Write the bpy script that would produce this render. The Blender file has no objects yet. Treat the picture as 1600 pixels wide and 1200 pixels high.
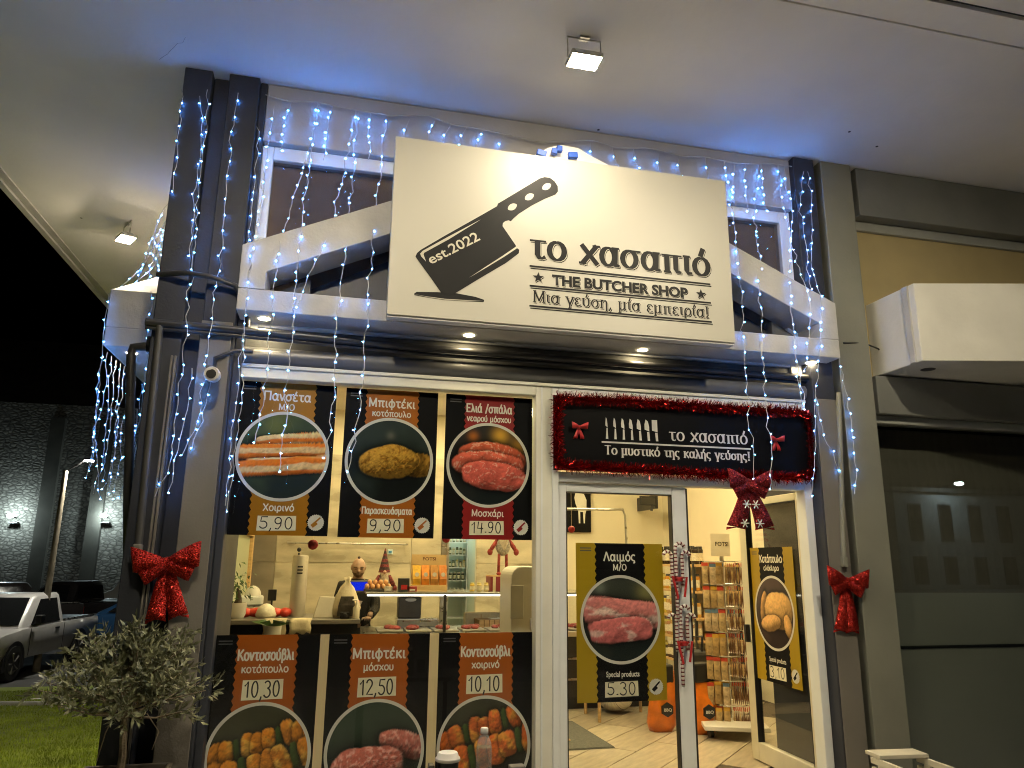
import bpy, math, random
import numpy as np
from mathutils import Vector, Matrix
random.seed(7); RNG = np.random.RandomState(11)
SC = bpy.context.scene
COL = SC.collection
# ------------------------------------------------------------------ camera
W, H, FPX = 1600, 1200, 1160.0
CAM = np.array([0.0, -4.7, 1.6])
YAW, PITCH, ROLL = math.radians(13.279), math.radians(13.395), math.radians(0.589)
_f = np.array([math.sin(YAW)*math.cos(PITCH), math.cos(YAW)*math.cos(PITCH), math.sin(PITCH)])
_r0 = np.array([math.cos(YAW), -math.sin(YAW), 0.0]); _u0 = np.cross(_r0, _f)
_r = math.cos(ROLL)*_r0 + math.sin(ROLL)*_u0; _u = -math.sin(ROLL)*_r0 + math.cos(ROLL)*_u0
cam = bpy.data.cameras.new('camera'); camo = bpy.data.objects.new('camera', cam); COL.objects.link(camo)
cam.sensor_width = 36.0; cam.lens = FPX/W*36.0; cam.clip_start = 0.05; cam.clip_end = 500
camo.matrix_world = Matrix(((_r[0], _u[0], -_f[0], CAM[0]), (_r[1], _u[1], -_f[1], CAM[1]), (_r[2], _u[2], -_f[2], CAM[2]), (0, 0, 0, 1)))
SC.camera = camo
# ------------------------------------------------------------------ sky, exposure
wd = bpy.data.worlds.new('World'); SC.world = wd; wd.use_nodes = True
nt = wd.node_tree; sky = nt.nodes.new('ShaderNodeTexSky'); sky.sky_type = 'NISHITA'; sky.sun_disc = False
sky.sun_elevation = math.radians(-6); sky.sun_rotation = math.radians(200)
nt.links.new(sky.outputs[0], nt.nodes['Background'].inputs[0]); nt.nodes['Background'].inputs[1].default_value = 0.012
SC.view_settings.view_transform = 'Standard'; SC.view_settings.look = 'None'
SC.view_settings.exposure = 1.0; SC.view_settings.gamma = 1.0; SC.view_settings.use_curve_mapping = False
SC.render.engine = 'CYCLES'
SC.cycles.use_denoising = True
try: SC.cycles.denoiser = 'OPENIMAGEDENOISE'
except Exception: pass
SC.cycles.filter_width = 1.05; SC.cycles.max_bounces = 8; SC.cycles.diffuse_bounces = 4; SC.cycles.transparent_max_bounces = 24
SC.cycles.use_light_tree = True; SC.cycles.sample_clamp_indirect = 6.0; SC.cycles.caustics_reflective = False; SC.cycles.caustics_refractive = False
# lamp strengths (emission of the lit panels, bulbs and tubes)
E_FLOOD, E_LED, E_DOWN, E_SHOP = 480.0, 210.0, 120.0, 20.0
# ------------------------------------------------------------------ pixel -> place
def _ray(p): return _f + _r*((p[0]-800)/FPX) - _u*((p[1]-600)/FPX)
def PY(px, py, y=0.0):
    d = _ray((px, py)); return CAM + d*((y-CAM[1])/d[1])
def PZ(px, py, z=0.0):
    d = _ray((px, py)); return CAM + d*((z-CAM[2])/d[2])
def PXX(px, py, x):
    d = _ray((px, py)); return CAM + d*((x-CAM[0])/d[0])
# ------------------------------------------------------------------ materials
MATS = {}
def mat(name, col, rough=.6, metal=0.0, var=.12, scale=6.0, bump=0.0, bscale=40.0, coat=0.0, emit=None, estr=0.0, trans=0.0, spec=None, stretch=None):
    if name in MATS: return MATS[name]
    m = bpy.data.materials.new(name); m.use_nodes = True; t = m.node_tree; b = t.nodes['Principled BSDF']
    b.inputs['Roughness'].default_value = rough; b.inputs['Metallic'].default_value = metal
    b.inputs['Coat Weight'].default_value = coat
    if spec is not None: b.inputs['Specular IOR Level'].default_value = spec
    if trans: b.inputs['Transmission Weight'].default_value = trans
    c = (col[0], col[1], col[2], 1)
    tc = t.nodes.new('ShaderNodeTexCoord'); src = tc.outputs['Object']
    if stretch:
        mp = t.nodes.new('ShaderNodeMapping'); mp.inputs['Scale'].default_value = stretch
        t.links.new(src, mp.inputs[0]); src = mp.outputs[0]
    if var > 0:
        n = t.nodes.new('ShaderNodeTexNoise'); n.inputs['Scale'].default_value = scale; n.inputs['Detail'].default_value = 5
        t.links.new(src, n.inputs['Vector'])
        r = t.nodes.new('ShaderNodeValToRGB'); e = r.color_ramp.elements
        e[0].position = .3; e[1].position = .7
        e[0].color = tuple(x*(1-var) for x in col)+(1,); e[1].color = tuple(min(1, x*(1+var)) for x in col)+(1,)
        t.links.new(n.outputs['Fac'], r.inputs[0]); t.links.new(r.outputs[0], b.inputs['Base Color'])
        rr = t.nodes.new('ShaderNodeMapRange'); rr.inputs[3].default_value = max(.02, rough-.07); rr.inputs[4].default_value = min(1, rough+.08)
        t.links.new(n.outputs['Fac'], rr.inputs[0]); t.links.new(rr.outputs[0], b.inputs['Roughness'])
    else: b.inputs['Base Color'].default_value = c
    if bump > 0:
        n2 = t.nodes.new('ShaderNodeTexNoise'); n2.inputs['Scale'].default_value = bscale; n2.inputs['Detail'].default_value = 4
        t.links.new(src, n2.inputs['Vector'])
        bp = t.nodes.new('ShaderNodeBump'); bp.inputs['Strength'].default_value = bump; bp.inputs['Distance'].default_value = .01
        t.links.new(n2.outputs['Fac'], bp.inputs['Height']); t.links.new(bp.outputs[0], b.inputs['Normal'])
    if emit: b.inputs['Emission Color'].default_value = tuple(emit)+(1,); b.inputs['Emission Strength'].default_value = estr
    MATS[name] = m; return m
def emis(name, col, s):
    if name in MATS: return MATS[name]
    m = bpy.data.materials.new(name); m.use_nodes = True; t = m.node_tree
    for n in list(t.nodes):
        if n.type == 'BSDF_PRINCIPLED': t.nodes.remove(n)
    e = t.nodes.new('ShaderNodeEmission'); e.inputs[0].default_value = tuple(col)+(1,); e.inputs[1].default_value = s
    t.links.new(e.outputs[0], t.nodes['Material Output'].inputs[0]); MATS[name] = m; return m
def glass(name, tint=(1, 1, 1), refl=1.0, base=.025, rough=0.0):
    """thin pane: fresnel reflection over plain transparency"""
    if name in MATS: return MATS[name]
    m = bpy.data.materials.new(name); m.use_nodes = True; t = m.node_tree
    t.nodes.remove(t.nodes['Principled BSDF'])
    tr = t.nodes.new('ShaderNodeBsdfTransparent'); tr.inputs[0].default_value = tuple(tint)+(1,)
    gl = t.nodes.new('ShaderNodeBsdfGlossy'); gl.inputs['Roughness'].default_value = rough
    lw = t.nodes.new('ShaderNodeLayerWeight'); lw.inputs[0].default_value = .5
    fr = t.nodes.new('ShaderNodeMath'); fr.operation = 'POWER'; fr.inputs[1].default_value = 4.0; t.links.new(lw.outputs['Facing'], fr.inputs[0])
    mu = t.nodes.new('ShaderNodeMath'); mu.operation = 'MULTIPLY_ADD'; mu.inputs[1].default_value = refl; mu.inputs[2].default_value = base
    mx = t.nodes.new('ShaderNodeMixShader')
    t.links.new(fr.outputs[0], mu.inputs[0]); t.links.new(mu.outputs[0], mx.inputs[0]); t.links.new(tr.outputs[0], mx.inputs[1]); t.links.new(gl.outputs[0], mx.inputs[2])
    t.links.new(mx.outputs[0], t.nodes['Material Output'].inputs[0]); MATS[name] = m; return m
def glitter(name, col, sc=260.0):
    # flakes: each voronoi cell tips the normal its own way
    if name in MATS: return MATS[name]
    m = bpy.data.materials.new(name); m.use_nodes = True; t = m.node_tree; b = t.nodes['Principled BSDF']; b.inputs['Metallic'].default_value = .75; b.inputs['Roughness'].default_value = .32
    tc = t.nodes.new('ShaderNodeTexCoord'); vo = t.nodes.new('ShaderNodeTexVoronoi'); vo.inputs['Scale'].default_value = sc; t.links.new(tc.outputs['Object'], vo.inputs['Vector'])
    sb = t.nodes.new('ShaderNodeVectorMath'); sb.operation = 'SUBTRACT'; sb.inputs[1].default_value = (.5, .5, .5); t.links.new(vo.outputs['Color'], sb.inputs[0])
    sc_ = t.nodes.new('ShaderNodeVectorMath'); sc_.operation = 'SCALE'; sc_.inputs['Scale'].default_value = 1.5; t.links.new(sb.outputs[0], sc_.inputs[0])
    ge = t.nodes.new('ShaderNodeNewGeometry'); ad = t.nodes.new('ShaderNodeVectorMath'); ad.operation = 'ADD'; t.links.new(ge.outputs['Normal'], ad.inputs[0]); t.links.new(sc_.outputs[0], ad.inputs[1])
    nn = t.nodes.new('ShaderNodeVectorMath'); nn.operation = 'NORMALIZE'; t.links.new(ad.outputs[0], nn.inputs[0]); t.links.new(nn.outputs[0], b.inputs['Normal'])
    bw = t.nodes.new('ShaderNodeRGBToBW'); t.links.new(vo.outputs['Color'], bw.inputs[0]); r = t.nodes.new('ShaderNodeValToRGB'); r.color_ramp.elements[0].position = .25; r.color_ramp.elements[1].position = .75
    r.color_ramp.elements[0].color = tuple(c*.35 for c in col)+(1,); r.color_ramp.elements[1].color = tuple(min(1, c*1.5) for c in col)+(1,); t.links.new(bw.outputs[0], r.inputs[0]); t.links.new(r.outputs[0], b.inputs['Base Color']); MATS[name] = m; return m
def clear_plastic(name, k=.3):
    if name in MATS: return MATS[name]
    m = bpy.data.materials.new(name); m.use_nodes = True; t = m.node_tree; b = t.nodes['Principled BSDF']; b.inputs['Base Color'].default_value = (.75, .73, .7, 1); b.inputs['Roughness'].default_value = .12
    n = t.nodes.new('ShaderNodeTexNoise'); n.inputs['Scale'].default_value = 90; tc = t.nodes.new('ShaderNodeTexCoord'); t.links.new(tc.outputs['Object'], n.inputs['Vector']); bp = t.nodes.new('ShaderNodeBump'); bp.inputs['Strength'].default_value = .6; bp.inputs['Distance'].default_value = .004; t.links.new(n.outputs['Fac'], bp.inputs['Height']); t.links.new(bp.outputs[0], b.inputs['Normal'])
    tr = t.nodes.new('ShaderNodeBsdfTransparent'); tr.inputs[0].default_value = (.95, .95, .95, 1); mx = t.nodes.new('ShaderNodeMixShader'); mx.inputs[0].default_value = k
    t.links.new(tr.outputs[0], mx.inputs[1]); t.links.new(b.outputs[0], mx.inputs[2]); t.links.new(mx.outputs[0], t.nodes['Material Output'].inputs[0]); MATS[name] = m; return m
def vcol(name, rough=.35, coat=.0):
    if name in MATS: return MATS[name]
    m = bpy.data.materials.new(name); m.use_nodes = True; t = m.node_tree; b = t.nodes['Principled BSDF']
    a = t.nodes.new('ShaderNodeVertexColor'); a.layer_name = 'Col'; b.inputs['Roughness'].default_value = rough; b.inputs['Coat Weight'].default_value = coat; b.inputs['Specular IOR Level'].default_value = .2
    t.links.new(a.outputs[0], b.inputs['Base Color']); MATS[name] = m; return m
# ------------------------------------------------------------------ mesh builder
class MB:
    def __init__(s): s.v = []; s.f = []
    def add(s, v, f):
        o = len(s.v); s.v += [tuple(map(float, p)) for p in v]; s.f += [tuple(i+o for i in q) for q in f]; return s
    def box(s, x0, x1, y0, y1, z0, z1):
        v = [(x, y, z) for z in (z0, z1) for y in (y0, y1) for x in (x0, x1)]
        return s.add(v, [(0, 2, 3, 1), (4, 5, 7, 6), (0, 1, 5, 4), (2, 6, 7, 3), (0, 4, 6, 2), (1, 3, 7, 5)])
    def obox(s, c, U, V, N, a, b, h):
        """box centred at c, half sizes a,b,h along U,V,N"""
        c, U, V, N = map(np.array, (c, U, V, N))
        v = [c+U*a*i+V*b*j+N*h*k for k in (-1, 1) for j in (-1, 1) for i in (-1, 1)]
        return s.add(v, [(0, 2, 3, 1), (4, 5, 7, 6), (0, 1, 5, 4), (2, 6, 7, 3), (0, 4, 6, 2), (1, 3, 7, 5)])
    def prism(s, pts, y0, y1, fr=None):
        """polygon of (x,z) pushed from y0 (front) to y1; or in a frame"""
        n = len(pts)
        if fr is None: a = [(p[0], y0, p[1]) for p in pts]; b = [(p[0], y1, p[1]) for p in pts]
        else: a = [fr.pt(p[0], p[1], y0) for p in pts]; b = [fr.pt(p[0], p[1], y1) for p in pts]
        fc = [tuple(range(n)), tuple(range(2*n-1, n-1, -1))]+[(i, i+n, (i+1) % n+n, (i+1) % n) for i in range(n)]
        return s.add(a+b, fc)
    def poly(s, pts3): return s.add(pts3, [tuple(range(len(pts3)))])
    def tube(s, pts, r, n=6, cap=True):
        pts = [np.array(p, float) for p in pts]; m = len(pts)
        rs = r if hasattr(r, '__len__') else [r]*m
        v = []; up = None
        for i in range(m):
            d = pts[min(i+1, m-1)]-pts[max(i-1, 0)]; d = d/(np.linalg.norm(d)+1e-12)
            if up is None:
                a = np.array([0, 0, 1.]) if abs(d[2]) < .9 else np.array([1., 0, 0])
                up = np.cross(np.cross(d, a), d)
            up = up-d*(up@d); up = up/(np.linalg.norm(up)+1e-12); sd = np.cross(d, up)
            for k in range(n):
                t = 2*math.pi*k/n; v.append(pts[i]+(up*math.cos(t)+sd*math.sin(t))*rs[i])
        f = [(i*n+k, i*n+(k+1) % n, (i+1)*n+(k+1) % n, (i+1)*n+k) for i in range(m-1) for k in range(n)]
        if cap: f += [tuple(range(n-1, -1, -1)), tuple(range((m-1)*n, m*n))]
        return s.add(v, f)
    def lathe(s, prof, c=(0, 0, 0), n=20, closed=True):
        """profile [(r,z)] turned about z through c"""
        v = [(c[0]+r*math.cos(2*math.pi*k/n), c[1]+r*math.sin(2*math.pi*k/n), c[2]+z) for r, z in prof for k in range(n)]
        f = [(i*n+k, i*n+(k+1) % n, (i+1)*n+(k+1) % n, (i+1)*n+k) for i in range(len(prof)-1) for k in range(n)]
        if closed: f += [tuple(range(n-1, -1, -1)), tuple(range((len(prof)-1)*n, len(prof)*n))]
        return s.add(v, f)
    def ball(s, c, rx, ry=None, rz=None, nu=12, nv=8):
        ry = ry or rx; rz = rz or rx
        v = [(c[0], c[1], c[2]-rz)]
        for j in range(1, nv):
            a = -math.pi/2+math.pi*j/nv
            v += [(c[0]+rx*math.cos(a)*math.cos(2*math.pi*k/nu), c[1]+ry*math.cos(a)*math.sin(2*math.pi*k/nu), c[2]+rz*math.sin(a)) for k in range(nu)]
        v.append((c[0], c[1], c[2]+rz)); f = []
        for k in range(nu): f.append((0, 1+(k+1) % nu, 1+k)); f.append((len(v)-1, 1+(nv-2)*nu+k, 1+(nv-2)*nu+(k+1) % nu))
        for j in range(nv-2):
            for k in range(nu): a = 1+j*nu; f.append((a+k, a+(k+1) % nu, a+nu+(k+1) % nu, a+nu+k))
        return s.add(v, f)
    def build(s, name, m, parent=None, smooth=False, bevel=0.0, loc=None, fix=False):
        me = bpy.data.meshes.new(name); me.from_pydata(s.v, [], s.f); me.materials.append(m)
        if fix:
            import bmesh
            bm = bmesh.new(); bm.from_mesh(me); bmesh.ops.recalc_face_normals(bm, faces=bm.faces); bm.to_mesh(me); bm.free()
        if smooth: me.polygons.foreach_set('use_smooth', [True]*len(me.polygons)); 
        me.update()
        o = bpy.data.objects.new(name, me); COL.objects.link(o)
        if smooth and smooth != 2:
            try: me.set_sharp_from_angle(angle=math.radians(40))
            except Exception: pass
        if bevel:
            b = o.modifiers.new('bevel', 'BEVEL'); b.width = bevel; b.segments = 2; b.limit_method = 'ANGLE'; b.angle_limit = math.radians(40)
        if loc is not None: o.location = loc
        if parent is not None: adopt(o, parent)
        return o
def world_loc(p):
    l = Vector((0, 0, 0))
    while p is not None: l += p.location; p = p.parent
    return l
def adopt(o, parent):
    """geometry written in world metres; parent moves it"""
    o.parent = parent
    if not parent.get('local'):
        root = parent
        o.matrix_parent_inverse = Matrix.Translation(-Vector(root.location)) if root.parent is None else Matrix.Identity(4)
def thing(name, label, cat, loc=(0, 0, 0), group=None, local=False):
    o = bpy.data.objects.new(name, None); o.empty_display_size = .1; COL.objects.link(o); o.location = tuple(map(float, loc))
    o['label'] = label; o['category'] = cat
    if group: o['group'] = group
    if local: o['local'] = 1
    return o
def tag(o, label, cat, group=None):
    o['label'] = label; o['category'] = cat
    if group: o['group'] = group
    return o
def struct(o): o['kind'] = 'structure'; return o
def stuff(o): o['kind'] = 'stuff'; return o
def copy_tree(o, parent=None):
    c = o.copy(); COL.objects.link(c); c.parent = parent
    for ch in list(o.children): copy_tree(ch, c)
    return c
class Fr:
    """flat frame: u right, v up, h out of the surface"""
    def __init__(s, o, U=(1, 0, 0), V=(0, 0, 1), N=(0, -1, 0)): s.o, s.U, s.V, s.N = map(lambda a: np.array(a, float), (o, U, V, N))
    def pt(s, u, v, h=0): return s.o+s.U*u+s.V*v+s.N*h
# ------------------------------------------------------------------ stroke lettering
def arc(cx, cy, rx, ry, a0, a1, n=16): return [(cx+rx*math.cos(math.radians(a0+(a1-a0)*i/n)), cy+ry*math.sin(math.radians(a0+(a1-a0)*i/n))) for i in range(n+1)]
G = {}
def _g(ch, w, *st): G[ch] = (w, [list(s) for s in st])
_o = arc(.23, .25, .19, .25, 90, 450)
_g('ο', .46, _o); _g('α', .5, arc(.21, .25, .17, .25, 60, 420), [(.40, .5), (.385, .12), (.41, .02), (.48, .01)])
_g('σ', .5, arc(.22, .24, .18, .24, 90, 450), [(.2, .48), (.5, .48)])
_g('ς', .4, arc(.22, .27, .18, .23, 50, 235)+[(.2, .04), (.31, .0), (.33, -.09), (.24, -.17)])
_g('τ', .4, [(.02, .48), (.38, .48)], [(.19, .48), (.19, .1), (.23, .02), (.3, .0), (.36, .04)])
_g('χ', .46, [(.04, .5), (.42, -.0)], [(.41, .5), (.05, -.0)])
_g('π', .54, [(.02, .48), (.52, .48)], [(.14, .48), (.14, 0)], [(.38, .48), (.38, .1), (.42, .02), (.5, .01)])
_g('ι', .22, [(.09, .5), (.09, .1), (.13, .01), (.21, .02)])
_g('ε', .4, arc(.21, .37, .14, .13, 35, 262), arc(.21, .13, .16, .13, 98, 325))
_g('υ', .46, [(.06, .5), (.06, .2)]+arc(.22, .2, .16, .2, 180, 360)+[(.38, .34), (.35, .5)])
_g('ν', .42, [(.03, .5), (.2, 0)], [(.38, .5), (.2, 0)])
_g('γ', .42, [(.03, .5), (.2, .03), (.2, -.2)], [(.39, .5), (.22, .05)])
_g('η', .44, [(.07, .5), (.07, 0)], [(.07, .34)]+arc(.215, .33, .145, .17, 170, 0)+[(.36, -.2)])
_g('μ', .48, [(.07, .5), (.07, -.2)], [(.07, .2)]+arc(.21, .17, .14, .17, 180, 360)+[(.35, .5)], [(.35, .2), (.37, .03), (.44, .0)])
_g('λ', .42, [(.03, .7), (.09, .68), (.37, 0)], [(.2, .42), (.04, 0)])
_g('κ', .42, [(.07, .5), (.07, 0)], [(.37, .5), (.09, .24)], [(.16, .3), (.4, 0)])
_g('ρ', .46, [(.06, -.2), (.06, .25)], arc(.235, .25, .175, .25, 90, 450))
_g('β', .44, [(.07, -.2), (.07, .52)]+arc(.2, .54, .13, .16, 180, -55), arc(.2, .2, .18, .2, 90, -110))
_g('φ', .54, arc(.27, .25, .22, .25, 90, 450), [(.27, .66), (.27, -.2)])
for a, b in zip('όέάύίή', 'οεαυιη'):
    w, st = G[b]; cx = .1 if b == 'ι' else w*.48
    G[a] = (w, st+[[(cx, .57), (cx+.07, .76)]])
_g('Π', .6, [(.07, 0), (.07, .7)], [(.05, .68), (.53, .68)], [(.51, .7), (.51, 0)])
_g('Μ', .68, [(.07, 0), (.08, .7)], [(.08, .7), (.33, .08)], [(.58, .7), (.33, .08)], [(.59, 0), (.58, .7)])
_g('Ε', .48, [(.07, 0), (.07, .7)], [(.07, .68), (.43, .68)], [(.07, .36), (.38, .36)], [(.07, .02), (.44, .02)])
_g('Κ', .54, [(.07, 0), (.07, .7)], [(.48, .7), (.09, .3)], [(.2, .4), (.51, 0)])
_g('Χ', .54, [(.03, .7), (.49, 0)], [(.48, .7), (.04, 0)])
_g('Λ', .54, [(.03, 0), (.26, .7)], [(.26, .7), (.5, 0)])
_g('Ο', .6, arc(.3, .35, .25, .35, 90, 450)); _g('Θ', .6, arc(.3, .35, .25, .35, 90, 450), [(.15, .35), (.45, .35)])
_g('Τ', .52, [(.02, .68), (.5, .68)], [(.26, .7), (.26, 0)])
_g('/', .34, [(.03, -.06), (.3, .74)]); _g(',', .2, [(.1, .05), (.09, -.02), (.03, -.14)]); _g('.', .2, [(.06, .03), (.14, .03)])
_g('!', .22, [(.11, .7), (.11, .2)], [(.11, .07), (.11, .0)]); _g(' ', .28)
_g('0', .46, arc(.22, .35, .17, .35, 95, 455)); _g('1', .34, [(.02, .5), (.2, .7), (.2, 0)])
_g('2', .46, arc(.2, .52, .17, .18, 170, -30)+[(.05, .02), (.42, .02)]); _g('3', .44, arc(.18, .54, .16, .16, 150, -80), arc(.18, .18, .19, .2, 80, -150))
_g('4', .46, [(.1, .7), (.05, .28), (.42, .28)], [(.34, .62), (.3, -.02)])
_g('5', .44, [(.4, .69), (.1, .68), (.07, .4)]+arc(.2, .21, .19, .21, 110, -150)); _g('9', .46, arc(.2, .5, .16, .19, 10, 370)+[(.36, .5), (.34, .2), (.22, .0), (.08, .03)])
def text_width(t, sp=.05): return sum(G[c][0]+sp for c in t)-sp
def stroke(mb, fr, pts, hw, h, serif=False, k=1.0):
    P = [np.array(p, float) for p in pts]; n = len(P); L = []; R = []
    for i in range(n):
        d = P[min(i+1, n-1)]-P[max(i-1, 0)]; d = d/(np.linalg.norm(d)+1e-9)
        w = hw*((.42+.75*abs(d[1])) if serif else 1.0); nn = np.array([-d[1], d[0]])*w; q = P[i].copy()
        closed = np.linalg.norm(P[0]-P[-1]) < 1e-6
        if not closed and i == 0: q = q-d*hw*.45
        if not closed and i == n-1: q = q+d*hw*.45
        L.append(q+nn); R.append(q-nn)
    v = [fr.pt(a[0], a[1], h) for a in L]+[fr.pt(a[0], a[1], h) for a in R]
    mb.add(v, [(i, i+n, i+1+n, i+1) for i in range(n-1)])
def lettering(mb, fr, t, x0, y0, width=None, size=None, hw=.05, serif=False, h=.0008, sp=.05, center=False, jitter=0):
    """t drawn with skeleton strokes; size = metres per em; fr in metres"""
    tw = text_width(t, sp)
    if size is None: size = width/tw
    sx = (width/tw) if width else size
    x = x0-(tw*sx/2 if center else 0); k = 0
    for c in t:
        w, sts = G[c]
        jy = random.uniform(-jitter, jitter)*size
        for s in sts:
            pts = [(x+p[0]*sx, y0+p[1]*size+jy) for p in s]
            stroke(mb, fr, pts, hw*size, h+(k % 9)*.00006, serif); k += 1
            if serif:
                for a, b in ((s[0], s[1]), (s[-1], s[-2])):
                    d = (b[0]-a[0], b[1]-a[1]); l = math.hypot(*d)+1e-9
                    if abs(d[1])/l > .8 and min(abs(a[1]-q) for q in (0, .5, .7, -.2)) < .012 and c not in 'οσόρ':
                        cx, cy = x+a[0]*sx, y0+a[1]*size+jy
                        stroke(mb, fr, [(cx-.085*sx, cy), (cx+.085*sx, cy)], hw*size*.5, h+(k % 9)*.00006); k += 1
        x += (w+sp)*sx
    return x
def font_text(name, body, fr, x0, y0, height, m, parent, h=.001, bold=.0, width=None, align='LEFT'):
    """built-in face, turned into a mesh, cap height = height"""
    c = bpy.data.curves.new(name, 'FONT'); c.body = body; c.offset = bold; c.align_x = align; c.resolution_u = 3
    o = bpy.data.objects.new(name, c); COL.objects.link(o)
    dg = bpy.context.evaluated_depsgraph_get(); dg.update()
    me = bpy.data.meshes.new_from_object(o.evaluated_get(dg)); bpy.data.objects.remove(o); bpy.data.curves.remove(c)
    n = len(me.vertices); co = np.zeros(n*3); me.vertices.foreach_get('co', co); co = co.reshape(-1, 3)
    s = height/.69; sx = s
    if width: sx = width/(co[:, 0].max()-co[:, 0].min())
    P = fr.o+np.outer(co[:, 0]*sx+x0, fr.U)+np.outer(co[:, 1]*s+y0, fr.V)+fr.N*h
    me.vertices.foreach_set('co', P.ravel()); me.materials.clear(); me.materials.append(m); me.name = name; me.update()
    ob = bpy.data.objects.new(name, me); COL.objects.link(ob)
    if parent: adopt(ob, parent)
    return ob
def word_meshes(name, txt, fr, x0, y0, m, parent, width, size, **k):
    # one mesh for each word of a line of lettering
    sx = width/text_width(txt); x = x0
    for wd_ in txt.split(' '):
        mb = MB(); lettering(mb, fr, wd_, x, y0, width=text_width(wd_)*sx, size=size, **k); mb.build(name, m, parent)
        x += (text_width(wd_)+.05+G[' '][0]+.05)*sx
def star(fr, cx, cy, r, h, mb):
    p = [(cx+(r if i % 2 == 0 else r*.42)*math.sin(math.pi*i/5), cy+(r if i % 2 == 0 else r*.42)*math.cos(math.pi*i/5)) for i in range(10)]
    mb.add([fr.pt(cx, cy, h)]+[fr.pt(a, b, h) for a, b in p], [(0, 1+i, 1+(i+1) % 10) for i in range(10)])
# value noise for printed pictures
_T = RNG.rand(256, 256)
def vnoise(x, y):
    xi = np.floor(x).astype(int); yi = np.floor(y).astype(int); fx = x-xi; fy = y-yi; fx = fx*fx*(3-2*fx); fy = fy*fy*(3-2*fy)
    g = lambda a, b: _T[a % 256, b % 256]
    return (g(xi, yi)*(1-fx)+g(xi+1, yi)*fx)*(1-fy)+(g(xi, yi+1)*(1-fx)+g(xi+1, yi+1)*fx)*fy
def fbm(x, y, o=4):
    r = 0; a = .5; t = 0
    for _ in range(o): r = r+a*vnoise(x, y); t += a; x = x*2.03+7.1; y = y*2.03+3.7; a *= .5
    return r/t
# ================================================================== palette
M_DARK = mat('charcoal_render', (.085, .086, .085), .55, var=.18, scale=3, bump=.12, bscale=60)
M_PIL = mat('grey_brown_pillar_paint', (.15, .138, .118), .6, var=.16, scale=2.5, bump=.15, bscale=70)
M_PILD = mat('dark_pillar_paint', (.034, .037, .048), .5, var=.2, scale=3, bump=.1, bscale=70, spec=.3)
M_PILL = mat('olive_grey_pillar_paint', (.20, .20, .165), .6, var=.14, scale=2, bump=.15, bscale=60)
M_WHITE = mat('white_ceiling_paint', (.78, .76, .735), .8, var=.085, scale=.9, bump=.2, bscale=18)
M_CREAM = mat('cream_cornice_render', (.45, .44, .42), .75, var=.14, scale=4, bump=.25, bscale=50)
M_FRAME = mat('cream_aluminium', (.66, .65, .57), .4, var=.05, scale=5)
M_FRAMEW = mat('white_aluminium', (.70, .72, .72), .35, var=.05, scale=5)
M_BEAM = mat('pale_beam_paint', (.40, .385, .375), .7, var=.1, scale=3, bump=.2, bscale=40)
M_BLACK = mat('black_plastic', (.012, .012, .013), .4, var=.2)
M_PIPE = mat('dark_pipe', (.028, .028, .030), .38, var=.2, scale=8)
M_STEEL = mat('brushed_steel', (.55, .54, .5), .28, metal=1, var=.1, scale=12)
M_GLASS = glass('window_glass', (.97, .98, .97), .9, .02)
M_DGLASS = glass('dark_window_glass', (.82, .84, .82), .9, .05)
M_WOOD = mat('pale_wood', (.55, .36, .16), .5, var=.22, scale=5, stretch=(1, 1, 8))
# ================================================================== ground
g = MB(); g.box(-240, 240, -240, 240, -1.4, -.90); struct(g.build('ground', mat('asphalt', (.045, .045, .046), .85, var=.25, scale=1.5, bump=.3, bscale=60)))
g = MB(); g.box(-1.75, 60, -60, 0.0, -.89, -.004); g.box(-1.15, 60, 0.0, 9, -.89, -.004)
plaza = struct(g.build('pavement', mat('plaza_screed', (.3, .29, .27), .75, var=.15, scale=1.2, bump=.2, bscale=30)))
M_SLAB = mat('paving_slab', (.42, .4, .36), .7, var=.16, scale=3, bump=.2, bscale=50)
slab = MB(); slab.box(-.196, .196, -.196, .196, 0, .006); slab0 = None
for i in range(15):
    for j in range(14):
        x, y = -1.45+i*.4, -.32-j*.4
        if slab0 is None: slab0 = slab.build('slab', M_SLAB, bevel=.002); o = slab0
        else: o = slab0.copy(); COL.objects.link(o)
        o.location = (x, y, -.004); o.parent = plaza
# turf bank falling to the road on the side of the shop
def turf_z(y): return -.10-.072*max(0, y-1.5)
M_TURF = mat('artificial_turf', (.15, .20, .014), .9, var=.35, scale=1.6, bump=.5, bscale=120)
def turf_hit(px, py):
    d = _ray((px, py)); z = -.3
    for _ in range(30):
        p = CAM+d*((z-CAM[2])/d[2]); z = turf_z(p[1])
    return p
edge_px = [(-130, 1085), (0, 1055), (40, 1042), (90, 1028), (180, 1016), (420, 1006)]
edge = [turf_hit(*p) for p in edge_px]
t = MB(); rows = []
for k, e in enumerate(edge):
    col_ = []
    for j in range(12):
        s = j/11; x0, y0 = [(-9, -3.0), (-6.5, -3), (-4.8, -3), (-3.4, -3), (-2.2, -3), (-1.15, -3)][k]
        x = x0+(e[0]-x0)*s; y = y0+(e[1]-y0)*s; col_.append((x, y, turf_z(y)))
    rows.append(col_)
t.add([p for c in rows for p in c], [(k*12+j, (k+1)*12+j, (k+1)*12+j+1, k*12+j+1) for k in range(5) for j in range(11)])
struct(t.build('turf_ground', M_TURF, smooth=True))
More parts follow.
